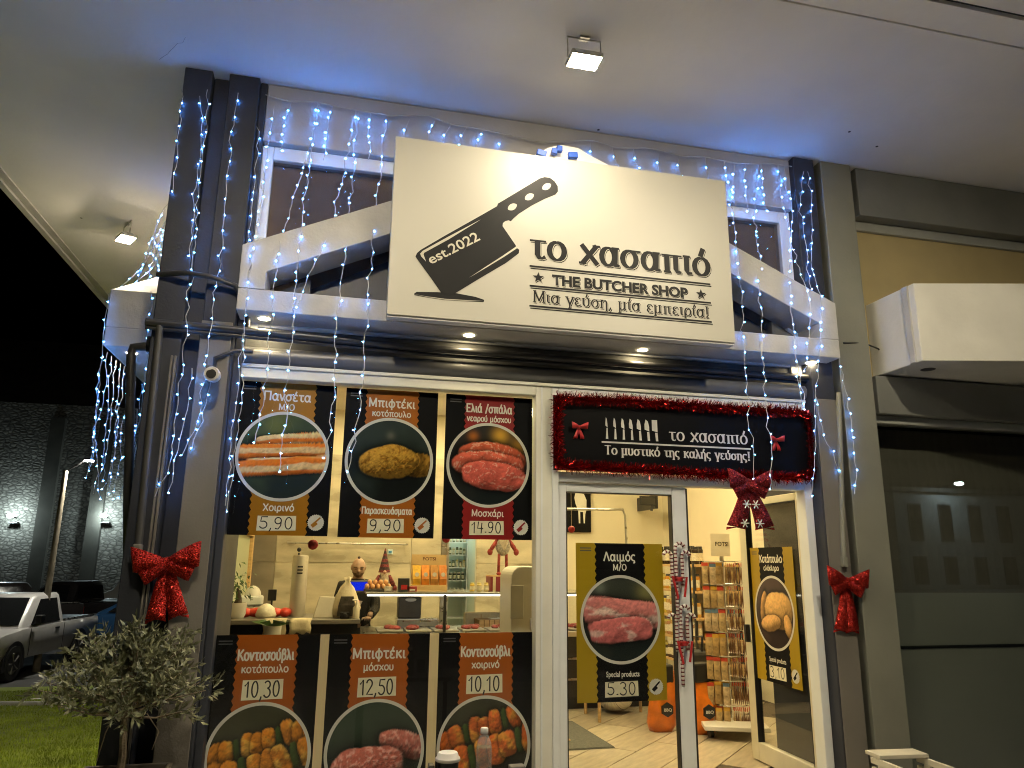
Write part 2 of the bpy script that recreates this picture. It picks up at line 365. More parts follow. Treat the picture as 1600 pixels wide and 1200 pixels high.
# grass pile standing on it
NB = 52000
yy = 1.2+RNG.rand(NB)**1.3*10.5; 
xl = np.interp(yy, [1, 12], [-3.6, -6.6]); xr = np.interp(yy, [1, 12], [-1.3, -3.2]); xx = xl+(xr-xl)*RNG.rand(NB)
zz = -.10-.072*np.maximum(0, yy-1.5)
yedge = np.interp(xx, [e[0] for e in edge], [e[1] for e in edge]) if edge[0][0] < edge[-1][0] else np.full(NB, 9.0)
keep = (yy < yedge-.1) 
xx, yy, zz = xx[keep], yy[keep], zz[keep]; n = len(xx)
a = RNG.rand(n)*6.28; hh = .018+.02*RNG.rand(n); lx = (RNG.rand(n)-.5)*.03; ly = (RNG.rand(n)-.5)*.03; w = .003+.0025*RNG.rand(n)
vv = np.zeros((n, 3, 3)); vv[:, 0] = np.stack([xx-w*np.cos(a), yy-w*np.sin(a), zz-.004], 1); vv[:, 1] = np.stack([xx+w*np.cos(a), yy+w*np.sin(a), zz-.004], 1); vv[:, 2] = np.stack([xx+lx, yy+ly, zz+hh], 1)
me = bpy.data.meshes.new('grass'); me.from_pydata(vv.reshape(-1, 3).tolist(), [], np.arange(n*3).reshape(-1, 3).tolist())
me.materials.append(mat('grass_fibre', (.23, .31, .02), .8, var=.4, scale=2.2)); go = bpy.data.objects.new('grass', me); COL.objects.link(go)
tag(go, 'green artificial grass pile covering the bank beside the shop', 'grass'); stuff(go)
# white kerb strips on the turf
def strip_kerb(pxs, w, h, name, m):
    P = [turf_hit(*p) for p in pxs]; mb = MB()
    pts = [(p[0], p[1], p[2]) for p in P]
    v = []
    for p in pts: v += [(p[0], p[1]-w/2, p[2]-.05), (p[0], p[1]-w/2, p[2]+h), (p[0], p[1]+w/2, p[2]+h), (p[0], p[1]+w/2, p[2]-.05)]
    f = [(i*4+k, i*4+(k+1) % 4, i*4+4+(k+1) % 4, i*4+4+k) for i in range(len(pts)-1) for k in range(4)]+[(0, 1, 2, 3), tuple(len(v)-1-i for i in range(4))]
    mb.add(v, f); return struct(mb.build(name, m, fix=True))
M_KERB = mat('white_kerb', (.5, .5, .46), .8, var=.25, scale=6, bump=.3, bscale=30)
strip_kerb([(-140, 1104), (0, 1102), (60, 1102), (96, 1100), (112, 1093)], .09, .05, 'kerb', M_KERB)
strip_kerb(edge_px, .14, .06, 'kerb', M_KERB)
# ================================================================== the shop building
B = thing('shop_building', 'grey arcade building with white canopy ceiling over the lit butcher shopfront', 'building', (1.4, 0, 0))
Z1 = 4.67
c = MB(); c.box(-2.87, 16, -1.585, 14, Z1, 5.05); canopy = c.build('canopy_ceiling', M_WHITE, B)
c = MB(); c.box(-2.87, 16, -1.785, -1.597, Z1+.003, 5.04); c.box(-2.87, 16, -1.95, -1.83, Z1-.006, 5.04); c.build('ceiling_strip', M_WHITE, B)
c = MB(); c.box(-2.87, 16, -1.84, -1.58, Z1+.03, 5.03); c.build('ceiling_groove', M_PILD, B)
c = MB(); c.box(-2.87, 16, -3.4, -1.975, Z1-.03, 5.05); c.build('front_ceiling', mat('grey_green_beam', (.3, .3, .25), .7, var=.1), B)
c = MB(); c.box(-2.93, -2.872, -3.4, 14, Z1-.03, 5.1); c.box(-2.871, -2.80, -3.4, 14, Z1-.012, Z1-.0005); c.build('canopy_edge_trim', M_CREAM, B, bevel=.004)
for px, py in ((1327, 205), (1370, 228), (935, 202), (127, 340)):
    p = PZ(px, py, Z1); c = MB(); c.lathe([(.011, -.004), (.006, -.001), (.001, -.006)], (p[0], p[1], Z1-.001), 8, False); c.build('ceiling_screw', M_BLACK, canopy)
for a_, b_ in (((250, 95), (292, 60)),):
    P_ = [PZ(a_[0]+(b_[0]-a_[0])*i/7+random.uniform(-3, 3), a_[1]+(b_[1]-a_[1])*i/7+random.uniform(-3, 3), Z1-.0004) for i in range(8)]; c = MB(); c.tube(P_, .0011, 4); c.build('hairline_crack', mat('crack_grey', (.3, .28, .26), .9), canopy)  # hairline crack drawn as a thin grey tube
# pillars ------------------------------------------------------------
def pillar(x0, pieces, z1=Z1-.003):
    p = None
    for (a, b, yf, m, nm) in pieces:
        mb = MB(); mb.box(a, b, yf, .62, -.3, z1); o = mb.build(nm, m, B if p is None else p, bevel=.006)
        if p is None: p = o
    return p
pl = pillar(0, [(-.935, -.835, -.075, M_PILD, 'pillar'), (-1.105, -.936, -.15, M_PILD, 'pillar_rib'), (-.834, -.645, -.15, M_PILD, 'pillar_rib'), (-.644, -.60, -.10, M_PILD, 'pillar_edge')], Z1-.002)
# lower cladding of the left pillar (warmer grey, from the pipes down)
for a, b, yf in ((-.835, -.66, -.158),):
    mb = MB(); mb.box(a, b, yf, -.149, -.02, 2.98); mb.build('pillar_cladding', M_PIL, pl, bevel=.004)
for x in (-.975, -.955):
    mb = MB(); mb.box(x-.006, x+.006, -.165, -.148, -.02, 2.75); mb.build('cable_trunking', M_PIL, pl, bevel=.002)
pr_ = pillar(0, [(3.47, 3.53, -.06, M_PILD, 'pillar'), (3.29, 3.469, -.15, M_PILD, 'pillar_rib'), (3.531, 3.80, -.15, M_PILL, 'pillar_rib'), (3.801, 3.86, -.06, M_PILD, 'pillar_edge')], Z1-.002)
mb = MB(); mb.box(3.30, 3.465, -.158, -.149, -.02, 2.75); mb.build('pillar_cladding', M_PIL, pr_, bevel=.004)
# beam under the ceiling and transom window ----------------------------
mb = MB(); mb.box(-.598, 3.288, -.10, .3, 4.245, Z1-.004); mb.build('beam', M_BEAM, B, bevel=.008)
mb = MB(); mb.box(3.862, 16, -.13, .3, 4.26, Z1-.004); M_NB = mat('grey_neighbour_render', (.17, .175, .165), .6, var=.14, scale=2.5, bump=.15, bscale=50); nb_f = mb.build('neighbour_beam', M_NB, B, bevel=.006)
tw = MB()
for a, b, z0, z1 in ((-.60, -.53, 2.95, 4.244), (3.20, 3.29, 2.95, 4.244), (-.53, 3.20, 4.15, 4.244), (-.53, 3.20, 3.0, 3.06)): tw.box(a, b, -.045, .05, z0, z1)
twf = tw.build('transom_window', M_FRAMEW, B, bevel=.006)
mb = MB(); mb.box(-.53, 3.20, -.012, -.006, 3.06, 4.15); mb.build('pane', glass('transom_glass', (.75, .72, .7), .9, .02), twf)
mb = MB(); mb.box(-.53, 3.20, .03, .05, 3.06, 4.15); mb.build('blind', mat('taupe_blind', (.42, .37, .33), .7, var=.06), twf)
# pediment cornices -------------------------------------------------------
def pediment(fr, half, name, label_parent, depth=.30):
    """open triangular cornice, frame origin at mid bottom; h out of the wall"""
    zt, za = .41, 1.345; sl = (za-zt)/half
    L = half
    base = MB(); base.prism([(-L, 0), (L, 0), (L, .135), (-L, .135)], depth, .0, fr); po = base.build(name, M_CREAM, label_parent, bevel=.006, fix=True)
    for s in (-1, 1):
        r = MB(); pts = [(s*L, .1355), (s*L, zt), (0.0006*s, za), (0.0006*s, za-.235), (s*(L-.15), .135+.10+.015), (s*(L-.15), .1355)]
        r.prism(pts if s > 0 else pts, depth, .0, fr); r.build('raking_cornice', M_CREAM, po, bevel=.005, fix=True)
        b = MB(); b.prism([(s*(L-.12), .15), (s*(L-.40), .15), (s*(L-.40), .30)], depth*.35, .02, fr); b.build('inner_gusset', M_DARK, po, fix=True)
    bk = MB(); bk.prism([(-L+.16, .137), (L-.16, .137), (0, za-.26)], .03, .012, fr); bk.build('tympanum', mat('tympanum_shade_navy', (.03, .032, .04), .45, var=.1), po, fix=True)  # dark backing panel: shade inside the open cornice is put into its colour
    return po
PEDC = 1.40; PEDL = 2.03
po = pediment(Fr((PEDC, 0, 3.02)), PEDL, 'pediment_cornice', B, .30)
ap = MB(); ap.prism([(1.12, 4.15), (1.16, 4.262), (1.27, 4.338), (1.36, 4.372), (1.48, 4.366), (1.56, 4.325), (1.73, 4.255), (1.77, 4.15)], -.333, -.3005); ap.build('apex_block', mat('apex_glare_white', (.78, .77, .74), .6, var=.03), po, fix=True)  # whiter than the cornice: the floodlight's glare is put into this colour
M_DL = emis('downlight_glow', (1.0, .80, .45), E_DOWN)
def downlight(x, y, z, parent):
    r = MB(); r.lathe([(.036, -.004), (.05, -.004), (.05, .0), (.036, .0)], (x, y, z), 20, False); o = r.build('downlight', M_FRAMEW, parent, smooth=True)
    b = MB(); b.lathe([(.0005, -.003), (.034, -.003)], (x, y, z), 18, False); b.build('bulb', M_DL, o)
for px, py in ((413, 497), (733, 523), (1004, 546), (1267, 566)):
    p = PZ(px, py, 3.02); downlight(p[0], p[1], 3.018, po)
# the same cornice round the corner
ps = pediment(Fr((-1.12, .75+PEDL, 3.02), (0, -1, 0), (0, 0, 1), (-1, 0, 0)), PEDL, 'pediment_cornice', B, .50)
p = PZ(206, 551, 3.02); downlight(max(-1.57, p[0]), max(.85, p[1]), 3.018, ps)
mb = MB(); mb.box(-1.119, -1.0, .63, 6.5, -.3, Z1-.005); mb.build('side_wall', M_DARK, B)
# lintel under the cornice: roller box, moulding, lip
mb = MB(); mb.box(-.60, 3.288, -.02, .25, 2.87, 3.015); lint = mb.build('lintel', M_DARK, B, bevel=.004)
prof = [(-.02, 2.874), (-.065, 2.862), (-.088, 2.83), (-.088, 2.80), (-.075, 2.772), (-.05, 2.76), (.2, 2.76), (.2, 2.874)]
mb = MB(); n_ = len(prof); mb.add([(-.60, y, z) for y, z in prof]+[(3.288, y, z) for y, z in prof], [tuple(range(n_)), tuple(range(2*n_-1, n_-1, -1))]+[(i, (i+1) % n_, (i+1) % n_+n_, i+n_) for i in range(n_)])
mb.build('roller_box', mat('roller_box_paint', (.11, .112, .115), .38, var=.12, scale=3), lint, smooth=True, fix=True)
mb = MB(); mb.box(-.60, 3.288, -.062, .2, 2.735, 2.758); mb.build('lintel_lip', M_FRAME, lint, bevel=.004)
# pipes and cables
def pipe(name, pts, r, m, parent): mb = MB(); mb.tube(pts, r, 10); return mb.build(name, m, parent, smooth=True)
pipe('conduit_pipe', [(-1.13, -.20, 2.93), (-.62, -.19, 2.925), (.5, -.10, 2.925), (3.3, -.10, 2.915)], .024, M_PIPE, B)
pipe('conduit_pipe', [(-1.13, -.19, 2.90), (-.62, -.18, 2.893), (.5, -.075, 2.893), (3.3, -.075, 2.885)], .013, M_PIPE, B)
q = PY(248, 520, -.2); q2 = PY(216, 850, -.19)
pipe('down_pipe', [(q[0], -.195, 2.93), ((q[0]+q2[0])/2, -.19, 2.3), (q2[0], -.185, q2[2])], .021, mat('grey_pipe', (.05, .049, .048), .45, var=.15), B)
mb = MB(); mb.box(q2[0]-.022, q2[0]+.022, -.215, -.16, q2[2]-.10, q2[2]); mb.build('pipe_end', M_PIL, B, bevel=.008)
pipe('black_bracket', [(-1.11, -.16, 3.24), (-.95, -.22, 3.245), (-.8, -.22, 3.235), (-.66, -.2, 3.20), (-.58, -.16, 3.06), (-.575, -.15, 2.95)], .017, M_PIPE, B)
q = PY(212, 512, .1); pipe('black_down_pipe', [(-1.115, .1, 2.86), (q[0]+.06, .1, 2.86), (q[0], .1, 2.85), (q[0]-.005, .1, 2.80), tuple(PY(200, 790, .12)), tuple(PY(200, 900, .3))], .028, M_PIPE, B)
mb = MB(); mb.box(-1.16, -1.06, -.02, .16, 2.80, 2.90); mb.build('bracket_box', M_BLACK, B, bevel=.01)
q = PY(1309, 600, -.17); q2 = PY(1318, 872, -.17); pipe('down_pipe', [(q[0], -.17, 2.8), (q2[0], -.17, q2[2])], .018, M_PILL, B)
mb = MB(); mb.box(q2[0]-.02, q2[0]+.02, -.19, -.15, q2[2]-.06, q2[2]+.01); mb.build('pipe_end', M_PILL, B, bevel=.006)
# shop window --------------------------------------------------------------
wf = MB()
for a, b, z0, z1 in ((-.70, -.62, .1, 2.735), (1.262, 1.372, .1, 2.735), (-.62, 1.262, 2.672, 2.735), (-.62, 1.262, .1, .2)): wf.box(a, b, -.05, .05, z0, z1)
win = wf.build('shop_window', M_FRAME, B, bevel=.006)
mb = MB(); mb.box(-.62, 1.262, -.004, .004, .2, 2.672); mb.build('pane', M_GLASS, win)
for x in (-.70, 1.30):
    mb = MB(); mb.box(x-.008 if x < 0 else x-.004, x+.006, -.056, -.049, .1, 2.73); mb.build('frame_bead', M_FRAMEW, win)
mb = MB(); mb.box(-.70, 1.372, -.09, .05, -.1, .0995); mb.build('sill', M_FRAME, win, bevel=.006)
# entrance -----------------------------------------------------------------
ef = MB()
for a, b, z0, z1 in ((1.373, 1.418, .0, 2.735), (3.225, 3.288, .0, 2.735), (1.418, 3.225, 2.672, 2.735), (1.418, 3.225, 2.105, 2.172)): ef.box(a, b, -.05, .055, z0, z1)
ent = ef.build('entrance_frame', M_FRAMEW, B, bevel=.006)
mb = MB(); mb.box(1.418, 3.225, -.0, .008, 2.172, 2.672); mb.build('pane', M_GLASS, ent)
mb = MB(); mb.box(1.373, 3.288, -.35, .05, -.05, .135); mb.build('doorstep', M_SLAB, ent, bevel=.008)
def leaf(name, w, parent_label, hinge, ang, m):
    """door leaf: local x along the leaf, y thickness"""
    o = MB(); z0, z1 = .15, 2.10
    for a, b, c0, c1 in ((0, .055, z0, z1), (w-.105, w, z0, z1), (.055, w-.105, z1-.055, z1), (.055, w-.105, z0, z0+.13)): o.box(a, b, -.025, .025, c0, c1)
    ob = o.build(name, m, B, bevel=.005); ob.parent = B; ob.matrix_parent_inverse = Matrix.Translation(-Vector(B.location))
    ob.location = hinge; ob.rotation_euler = (0, 0, ang)
    for nm, mb, mm in (('pane', MB().box(.055, w-.105, -.003, .003, z0+.13, z1-.055), M_GLASS), ('gasket', MB().box(.055, .060, -.0265, .0265, z0+.13, z1-.055).box(w-.110, w-.105, -.0265, .0265, z0+.13, z1-.055).box(.06, w-.11, -.0265, .0265, z1-.060, z1-.055), M_BLACK)):
        x = mb.build(nm, mm); x.parent = ob
    return ob
lc = leaf('door_leaf', .905, '', (1.420, 0, 0), 0, M_FRAMEW)
for nm, mb, mm in (('stile_edge', MB().box(.905, .918, -.02, .02, .16, 2.09), M_BLACK), ('floor_bolt', MB().box(.79, .86, -.05, -.026, .15, .2), M_BLACK)):
    x = mb.build(nm, mm); x.parent = lc
OPEN_A = math.radians(88.5)
lo_ = leaf('door_leaf', .88, '', (3.255, .03, 0), OPEN_A, mat('cream_door_paint', (.62, .58, .45), .4, var=.06))
for nm, mb, mm in (('hinge', MB().box(-.02, .01, -.045, .0, 1.85, 1.95).box(-.02, .01, -.045, .0, .9, 1.0).box(-.02, .01, -.045, .0, .3, .4), M_STEEL), ('door_handle', MB().box(.80, .83, .025, .06, 1.0, 1.13), M_BLACK)):
    x = mb.build(nm, mm); x.parent = lo_
# neighbouring unit ----------------------------------------------------------
nw = MB()
for a, b, z0, z1, y0 in ((3.862, 16, 4.18, 4.259, -.03), (3.862, 16, 2.62, 2.68, -.05), (3.862, 16, -.1, .12, -.05)): nw.box(a, b, y0, .06, z0, z1)
nwin = nw.build('neighbour_window', mat('grey_aluminium', (.32, .33, .31), .4, var=.08), B, bevel=.006)
mb = MB(); mb.box(3.862, 16, .0, .02, 2.68, 4.18); mb.build('beige_panel', mat('beige_transom_panel', (.42, .34, .17), .6, var=.04), nwin)
mb = MB(); mb.box(3.862, 16, -.0, .008, .12, 2.62); mb.build('pane', M_DGLASS, nwin)
mb = MB(); mb.box(3.862, 16, -.11, .1, 2.683, 2.97); mb.build('neighbour_lintel', M_NB, B, bevel=.005)
mb = MB(); mb.box(3.862, 16, .02, .024, .12, 1.405); mb.build('frosted_film', mat('frosted_film', (.30, .31, .29), .55, var=.06, scale=1.5), nwin)
mb = MB(); mb.box(3.862, 16, .0145, .0185, 1.025, 1.045); mb.build('film_joint', M_BLACK, nwin)
blind0 = None
for i in range(34):
    x = 3.92+i*.085
    if blind0 is None:
        mb = MB(); mb.add([(-.046, -.002, 1.3), (.046, .004, 1.3), (.046, .004, 2.62), (-.046, -.002, 2.62)], [(0, 1, 2, 3)]); blind0 = mb.build('blind_slat', mat('brown_blind', (.19, .175, .155), .8, var=.15)); o = blind0
    else: o = blind0.copy(); COL.objects.link(o)
    o.location = (x, .16, 0); o.parent = nwin
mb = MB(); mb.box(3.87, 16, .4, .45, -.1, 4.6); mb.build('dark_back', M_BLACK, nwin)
# neighbour's canted cornice box
A0, B0, C0, D0 = (3.93, 0.0), (3.93, -.50), (5.0, -.78), (5.0, 0.0)
E0, F0 = (9, -.78), (9, 0)
mb = MB(); pl_ = [A0, B0, C0, E0, F0]; n_ = len(pl_)
mb.add([(x, y, 2.985) for x, y in pl_]+[(x, y, 3.56) for x, y in pl_], [tuple(range(n_-1, -1, -1)), tuple(range(n_, 2*n_))]+[(i, (i+1) % n_, (i+1) % n_+n_, i+n_) for i in range(n_)])
nbx = mb.build('cornice_box', mat('white_cornice_render', (.62, .61, .56), .75, var=.09, scale=2.5, bump=.25, bscale=35), B, bevel=.006, fix=True)
mb = MB(); mb.box(3.915, 3.929, -.45, -.40, 2.99, 3.555); mb.build('corner_bead', M_CREAM, nbx)
p = PZ(1450, 577, 2.985); mb = MB(); mb.lathe([(.0005, -.002), (.05, -.002), (.05, .0)], (p[0], p[1], 2.984), 20, False); mb.build('unlit_downlight', M_BLACK, nbx)
pipe('loose_cable', [tuple(PY(1318, 536, -.155)), tuple(PY(1350, 536, -.14)), tuple(PY(1372, 545, -.10)), tuple(PY(1388, 560, -.05))], .006, M_BLACK, B)
# floodlights -----------------------------------------------------------------
M_FL = [emis('floodlight_glow', (1.0, .86, .62), E_FLOOD*.48), emis('floodlight_glow_strong', (1.0, .86, .60), E_FLOOD*1.35), emis('floodlight_glow_side', (1.0, .83, .55), E_FLOOD*3.0)]
def floodlight(x, y, tilt, rz, label, k=1):
    t_ = thing('floodlight', label, 'floodlight', (x, y, Z1-.001), 'floodlights under the canopy', local=True); t_.rotation_euler = (0, 0, rz)
    ct, st = math.cos(tilt), math.sin(tilt)
    b = MB(); b.box(-.03, .03, -.02, .02, -.012, -.001); b.tube([(-.104, .0, -.15), (-.104, 0, -.01), (.104, 0, -.01), (.104, 0, -.15)], .006, 8); x_ = b.build('bracket', M_STEEL); x_.parent = t_
    U = np.array([1., 0, 0]); N = np.array([0, st, -ct]); V = np.cross(N, U); c0 = np.array([0, 0, -.15])
    hb = MB(); hb.obox(c0, U, V, N, .098, .070, .015); x_ = hb.build('housing', M_STEEL, bevel=.006); x_.parent = t_
    hs = MB(); hs.obox(c0-N*.0272, U, V, N, .065, .04, .012); y_ = hs.build('heat_sink', M_STEEL, bevel=.003); y_.parent = x_
    g_ = MB(); g_.obox(c0+N*.0165, U, V, N, .088, .061, .0012); x_ = g_.build('lamp_panel', M_FL[k]); x_.parent = t_
    return t_
floodlight(1.29, -1.03, math.radians(0), 0, 'square steel floodlight on the ceiling in front of the cleaver sign', 0)
floodlight(-.35, -2.55, math.radians(8), 0, 'square floodlight on the ceiling before the poster window')
floodlight(2.9, -2.6, math.radians(8), 0, 'square floodlight on the ceiling before the right end of the shopfront')
floodlight(-2.06, 2.45, math.radians(3), math.radians(-60), 'square floodlight on the canopy ceiling beside the dark sky', 2)
# ================================================================== shop sign
M_INK = mat('black_vinyl', (.010, .010, .011), .5, var=.15, spec=.22)
M_CUT = mat('cream_vinyl', (.49, .465, .39), .45, var=.03)
SY = -.42
stl = PY(619, 214, SY); sbr = PY(1147, 535, SY)
sx0, sx1, sz0, sz1 = .236, 2.538, 3.028, 4.215
sg = thing('shop_sign', 'large cream butcher shop sign board with black cleaver and lettering', 'sign', (1.39, SY, sz0))
mb = MB(); mb.box(sx0, sx1, SY, -.335, sz0, sz1)
board = mb.build('board', mat('cream_sign_board', (.48, .465, .41), .42, var=.025, scale=1.2), sg, bevel=.003)
mb = MB()
for a, b, z0, z1 in ((sx0+.003, sx1-.003, sz0-.012, sz0-.001), ): mb.box(a, b, SY+.012, -.34, z0, z1)
mb.build('edge_trim', M_FRAMEW, board)
for x in (.5, 2.3):
    mb = MB(); mb.box(x-.03, x+.03, -.335, -.296, 3.06, 3.14); mb.build('mounting_bracket', M_STEEL, sg)
FS = Fr((0, SY, 0))
def sp(c, ox=640, oz=260, k=5.456):
    p = PY(ox+c[0]/k, oz+c[1]/k, SY); return (p[0], p[2])
def flat(name, pts, m, parent, h): 
    mb = MB(); mb.prism(pts, h, h-.0009, FS); return mb.build(name, m, parent, fix=True)
clv = [(50, 770), (62, 740), (95, 712), (300, 592), (620, 412), (745, 340), (752, 318), (800, 290), (1110, 103), (1150, 92), (1195, 98), (1235, 128), (1262, 170), (1264, 215), (1245, 240), (1150, 278), (1040, 335), (930, 405), (885, 445), (862, 470), (845, 460), (815, 467), (795, 485), (792, 510), (905, 675), (905, 690), (935, 712), (930, 742), (820, 825), (640, 930), (400, 1075), (360, 1100), (270, 1080), (180, 950)]
co = flat('cleaver', [sp(c) for c in clv], M_INK, sg, .0022)
for cx, cy in ((875, 347), (1020, 261), (1167, 174)):
    e = []
    for i in range(20):
        t_ = 2*math.pi*i/20; u_, v_ = 42*math.copysign(abs(math.cos(t_))**1.0, math.cos(t_)), 27*math.copysign(abs(math.sin(t_))**1.35, math.sin(t_)); a_ = math.radians(-28)
        e.append(sp((cx+u_*math.cos(a_)-v_*math.sin(a_), cy+u_*math.sin(a_)+v_*math.cos(a_))))
    flat('handle_rivet', e, M_CUT, co, .0032)
flat('blade_highlight', [sp(c) for c in [(90, 745), (110, 722), (330, 600), (605, 455), (335, 622), (125, 737), (118, 752), (140, 812), (98, 768)]], M_CUT, co, .0032)
flat('edge_highlight', [sp(c) for c in [(905, 686), (913, 700), (800, 775), (660, 860), (510, 948), (640, 862), (790, 765)]], M_CUT, co, .0032)
flat('block_shadow', [sp(c) for c in [(38, 1085), (60, 1070), (230, 1072), (400, 1082), (560, 1112), (637, 1138), (632, 1155), (480, 1150), (300, 1140), (150, 1118), (42, 1098)]], M_INK, sg, .0014)
flat('block_edge', [sp(c) for c in [(46, 1092), (150, 1110), (300, 1130), (480, 1141), (625, 1146), (480, 1147), (300, 1137), (150, 1115)]], M_CUT, sg, .0031)
p0 = sp((180, 838)); p1 = sp((600, 628)); ang = math.atan2(p1[1]-p0[1], p1[0]-p0[0])
FE = Fr((p0[0], SY, p0[1]), (math.cos(ang), 0, math.sin(ang)), (-math.sin(ang), 0, math.cos(ang)), (0, -1, 0))
font_text('lettering_year', 'est.2022', FE, 0, .0, .062, M_CUT, co, .0036, .014, width=math.hypot(p1[0]-p0[0], p1[1]-p0[1]))
# wording, with a drop-shadow layer, an inline gap and the face
def s2(px, py): p = PY(px, py, SY); return p[0], p[2]
def layered(name, txt, xl, xr, zb, xh, hw, serif):
    size = xh/.5
    for nm, dx, dz, w_, m, h in ((name+'_shadow', .007, -.008, hw, M_INK, .0010), (name+'_inline', .0022, -.0024, hw*1.12, MATS['cream_vinyl'], .0020), (name, 0, 0, hw, M_INK, .0030)):
        word_meshes(nm, txt, FS, xl+dx, zb+dz, m, sg, xr-xl, size, hw=w_, serif=serif, h=h)
xl, zl = s2(828, 404); xr, zr = s2(1109, 430); xt, zt = s2(828, 376)
zb = (zl+zr)/2; layered('lettering_name', 'το χασαπιό', xl, xr, zb, zt-zl, .066, True)
for (a, b) in (((827.4, 416.2), (1109.7, 444.3)), ((827.4, 447.2), (1110.6, 473.3)), ((827, 477.6), (1112, 504))):
    x0, z0 = s2(*a); x1, z1 = s2(*b); z_ = (z0+z1)/2
    mb = MB(); mb.prism([(x0, z_-.004), (x1, z_-.004), (x1, z_+.007), (x0, z_+.007)], .0022, .001, FS); mb.build('rule_line', M_INK, sg, fix=True)
    mb = MB(); mb.prism([(x0+.006, z_-.017), (x1+.007, z_-.017), (x1+.007, z_-.0105), (x0+.006, z_-.0105)], .0018, .001, FS); mb.build('rule_line', M_INK, sg, fix=True)
xa, za = s2(863, 446.5); xb, zb2 = s2(1075, 464); xc, zc = s2(863, 430)
for nm, dx, dz, b_, m, h in (('lettering_trade_shadow', .006, -.007, .04, M_INK, .0010), ('lettering_trade_inline', .002, -.002, .052, M_CUT, .0019), ('lettering_trade', 0, 0, .042, M_INK, .0029)):
    font_text(nm, 'THE BUTCHER SHOP', FS, xa+dx, (za+zb2)/2+dz, .066, m, sg, h, b_, width=xb-xa)
for px, py in ((841, 434), (1095, 460)):
    x, z = s2(px, py)
    for dx, dz, m, h in ((.006, -.007, M_INK, .001), (0, 0, M_INK, .003)): mb = MB(); star(FS, x+dx, z+dz, .038, h, mb); mb.build('star', m, sg)
    mb = MB(); star(FS, x+.002, z-.002, .040, .002, mb); mb.build('star_inline', M_CUT, sg)
xl, zl = s2(833, 472.6); xr, zr = s2(1107.5, 497); layered('lettering_motto', 'Μια γεύση, μία εμπειρία!', xl, xr, (zl+zr)/2+.004, .053, .042, True)
# ================================================================== posters
M_PBLK = mat('poster_black', (.005, .005, .006), .5, var=.1, spec=.12)
M_PWHT = mat('poster_white', (.62, .60, .55), .4, var=.03)
M_PRICE = mat('price_card', (.76, .70, .52), .6, var=.06, scale=20)
M_MARK = mat('marker_ink', (.02, .018, .016), .5, var=.1)
M_PTXT = mat('poster_lettering', (.74, .71, .63), .4, var=.03)
M_PIC = vcol('printed_photo', .32)
def band_col(c): return mat('band_%02x%02x%02x' % tuple(int(x*255) for x in c), c, .35, var=.06, scale=3)
# printed pictures: painted from simple shaded forms ----------------------
def shade_blobs(X, Y, bg, blobs):
    C_ = bg
    for b in blobs:
        cx, cy, rx, ry, an, colr, p, nsc, namp = b[:9]
        alt = b[9] if len(b) > 9 else None; fl = b[10] if len(b) > 10 else 1.0
        a = math.radians(an); x = X-cx; y = Y-cy
        u = (x*math.cos(a)+y*math.sin(a))/rx; v = (-x*math.sin(a)+y*math.cos(a))/ry
        wob = (fbm(X*3.1+cx*9, Y*3.1+cy*7, 3)-.5)*.22
        d = (np.abs(u)**p+np.abs(v)**p)**(1/p)+wob
        def hgt(X_, Y_):
            x = X_-cx; y = Y_-cy; u = (x*math.cos(a)+y*math.sin(a))/rx; v = (-x*math.sin(a)+y*math.cos(a))/ry
            dd = np.clip((np.abs(u)**p+np.abs(v)**p)**(1/p)+wob, 0, 1)
            return fl*np.sqrt(np.clip(1-dd**2, 0, 1))*min(rx, ry)+namp*(fbm(X_*nsc, Y_*nsc, 4)-.5)
        e = .012; h0 = hgt(X, Y); gx = (hgt(X+e, Y)-h0)/e; gy = (hgt(X, Y+e)-h0)/e
        nz = 1/np.sqrt(1+gx**2+gy**2); L = np.clip((-gx*-.35+-gy*.75+.6)*nz, 0, 1.6)
        k = np.array(colr)[None, :]*np.ones((len(X), 1))
        if alt is not None: 
            t = np.clip((alt[1](X, Y, u, v)), 0, 1)[:, None]; k = k*(1-t)+np.array(alt[0])[None, :]*t
        k = k*(.72+.56*fbm(X*19+cx*5, Y*19, 3))[:, None]*(.85+.3*fbm(X*5, Y*5+cx*3, 2))[:, None]
        sp_ = (np.clip(L-.98, 0, 1)*np.clip((fbm(X*13+2, Y*13, 3)-.42)*5, 0, 1))[:, None]*.75
        m = np.clip((1.0-d)/.045, 0, 1)[:, None]
        sh = np.clip(1-np.exp(-((np.clip(d-1, 0, 9))/.16)), .35, 1)[:, None]
        C_ = np.where(d[:, None] > 1, C_*sh, C_)
        C_ = C_*(1-m)+(k*(.30+1.05*L[:, None])+sp_)*m
    return C_
def bgd(X, Y, a, b, c=None):
    t = np.clip(.5+Y*.5+(fbm(X*1.6+3, Y*1.6, 3)-.5)*1.2, 0, 1)[:, None]; C_ = np.array(a)*(1-t)+np.array(b)*t
    if c: 
        for (cx, cy, r, cl) in c: w_ = np.exp(-((X-cx)**2+(Y-cy)**2)/r**2)[:, None]; C_ = C_*(1-w_)+np.array(cl)*w_
    return C_
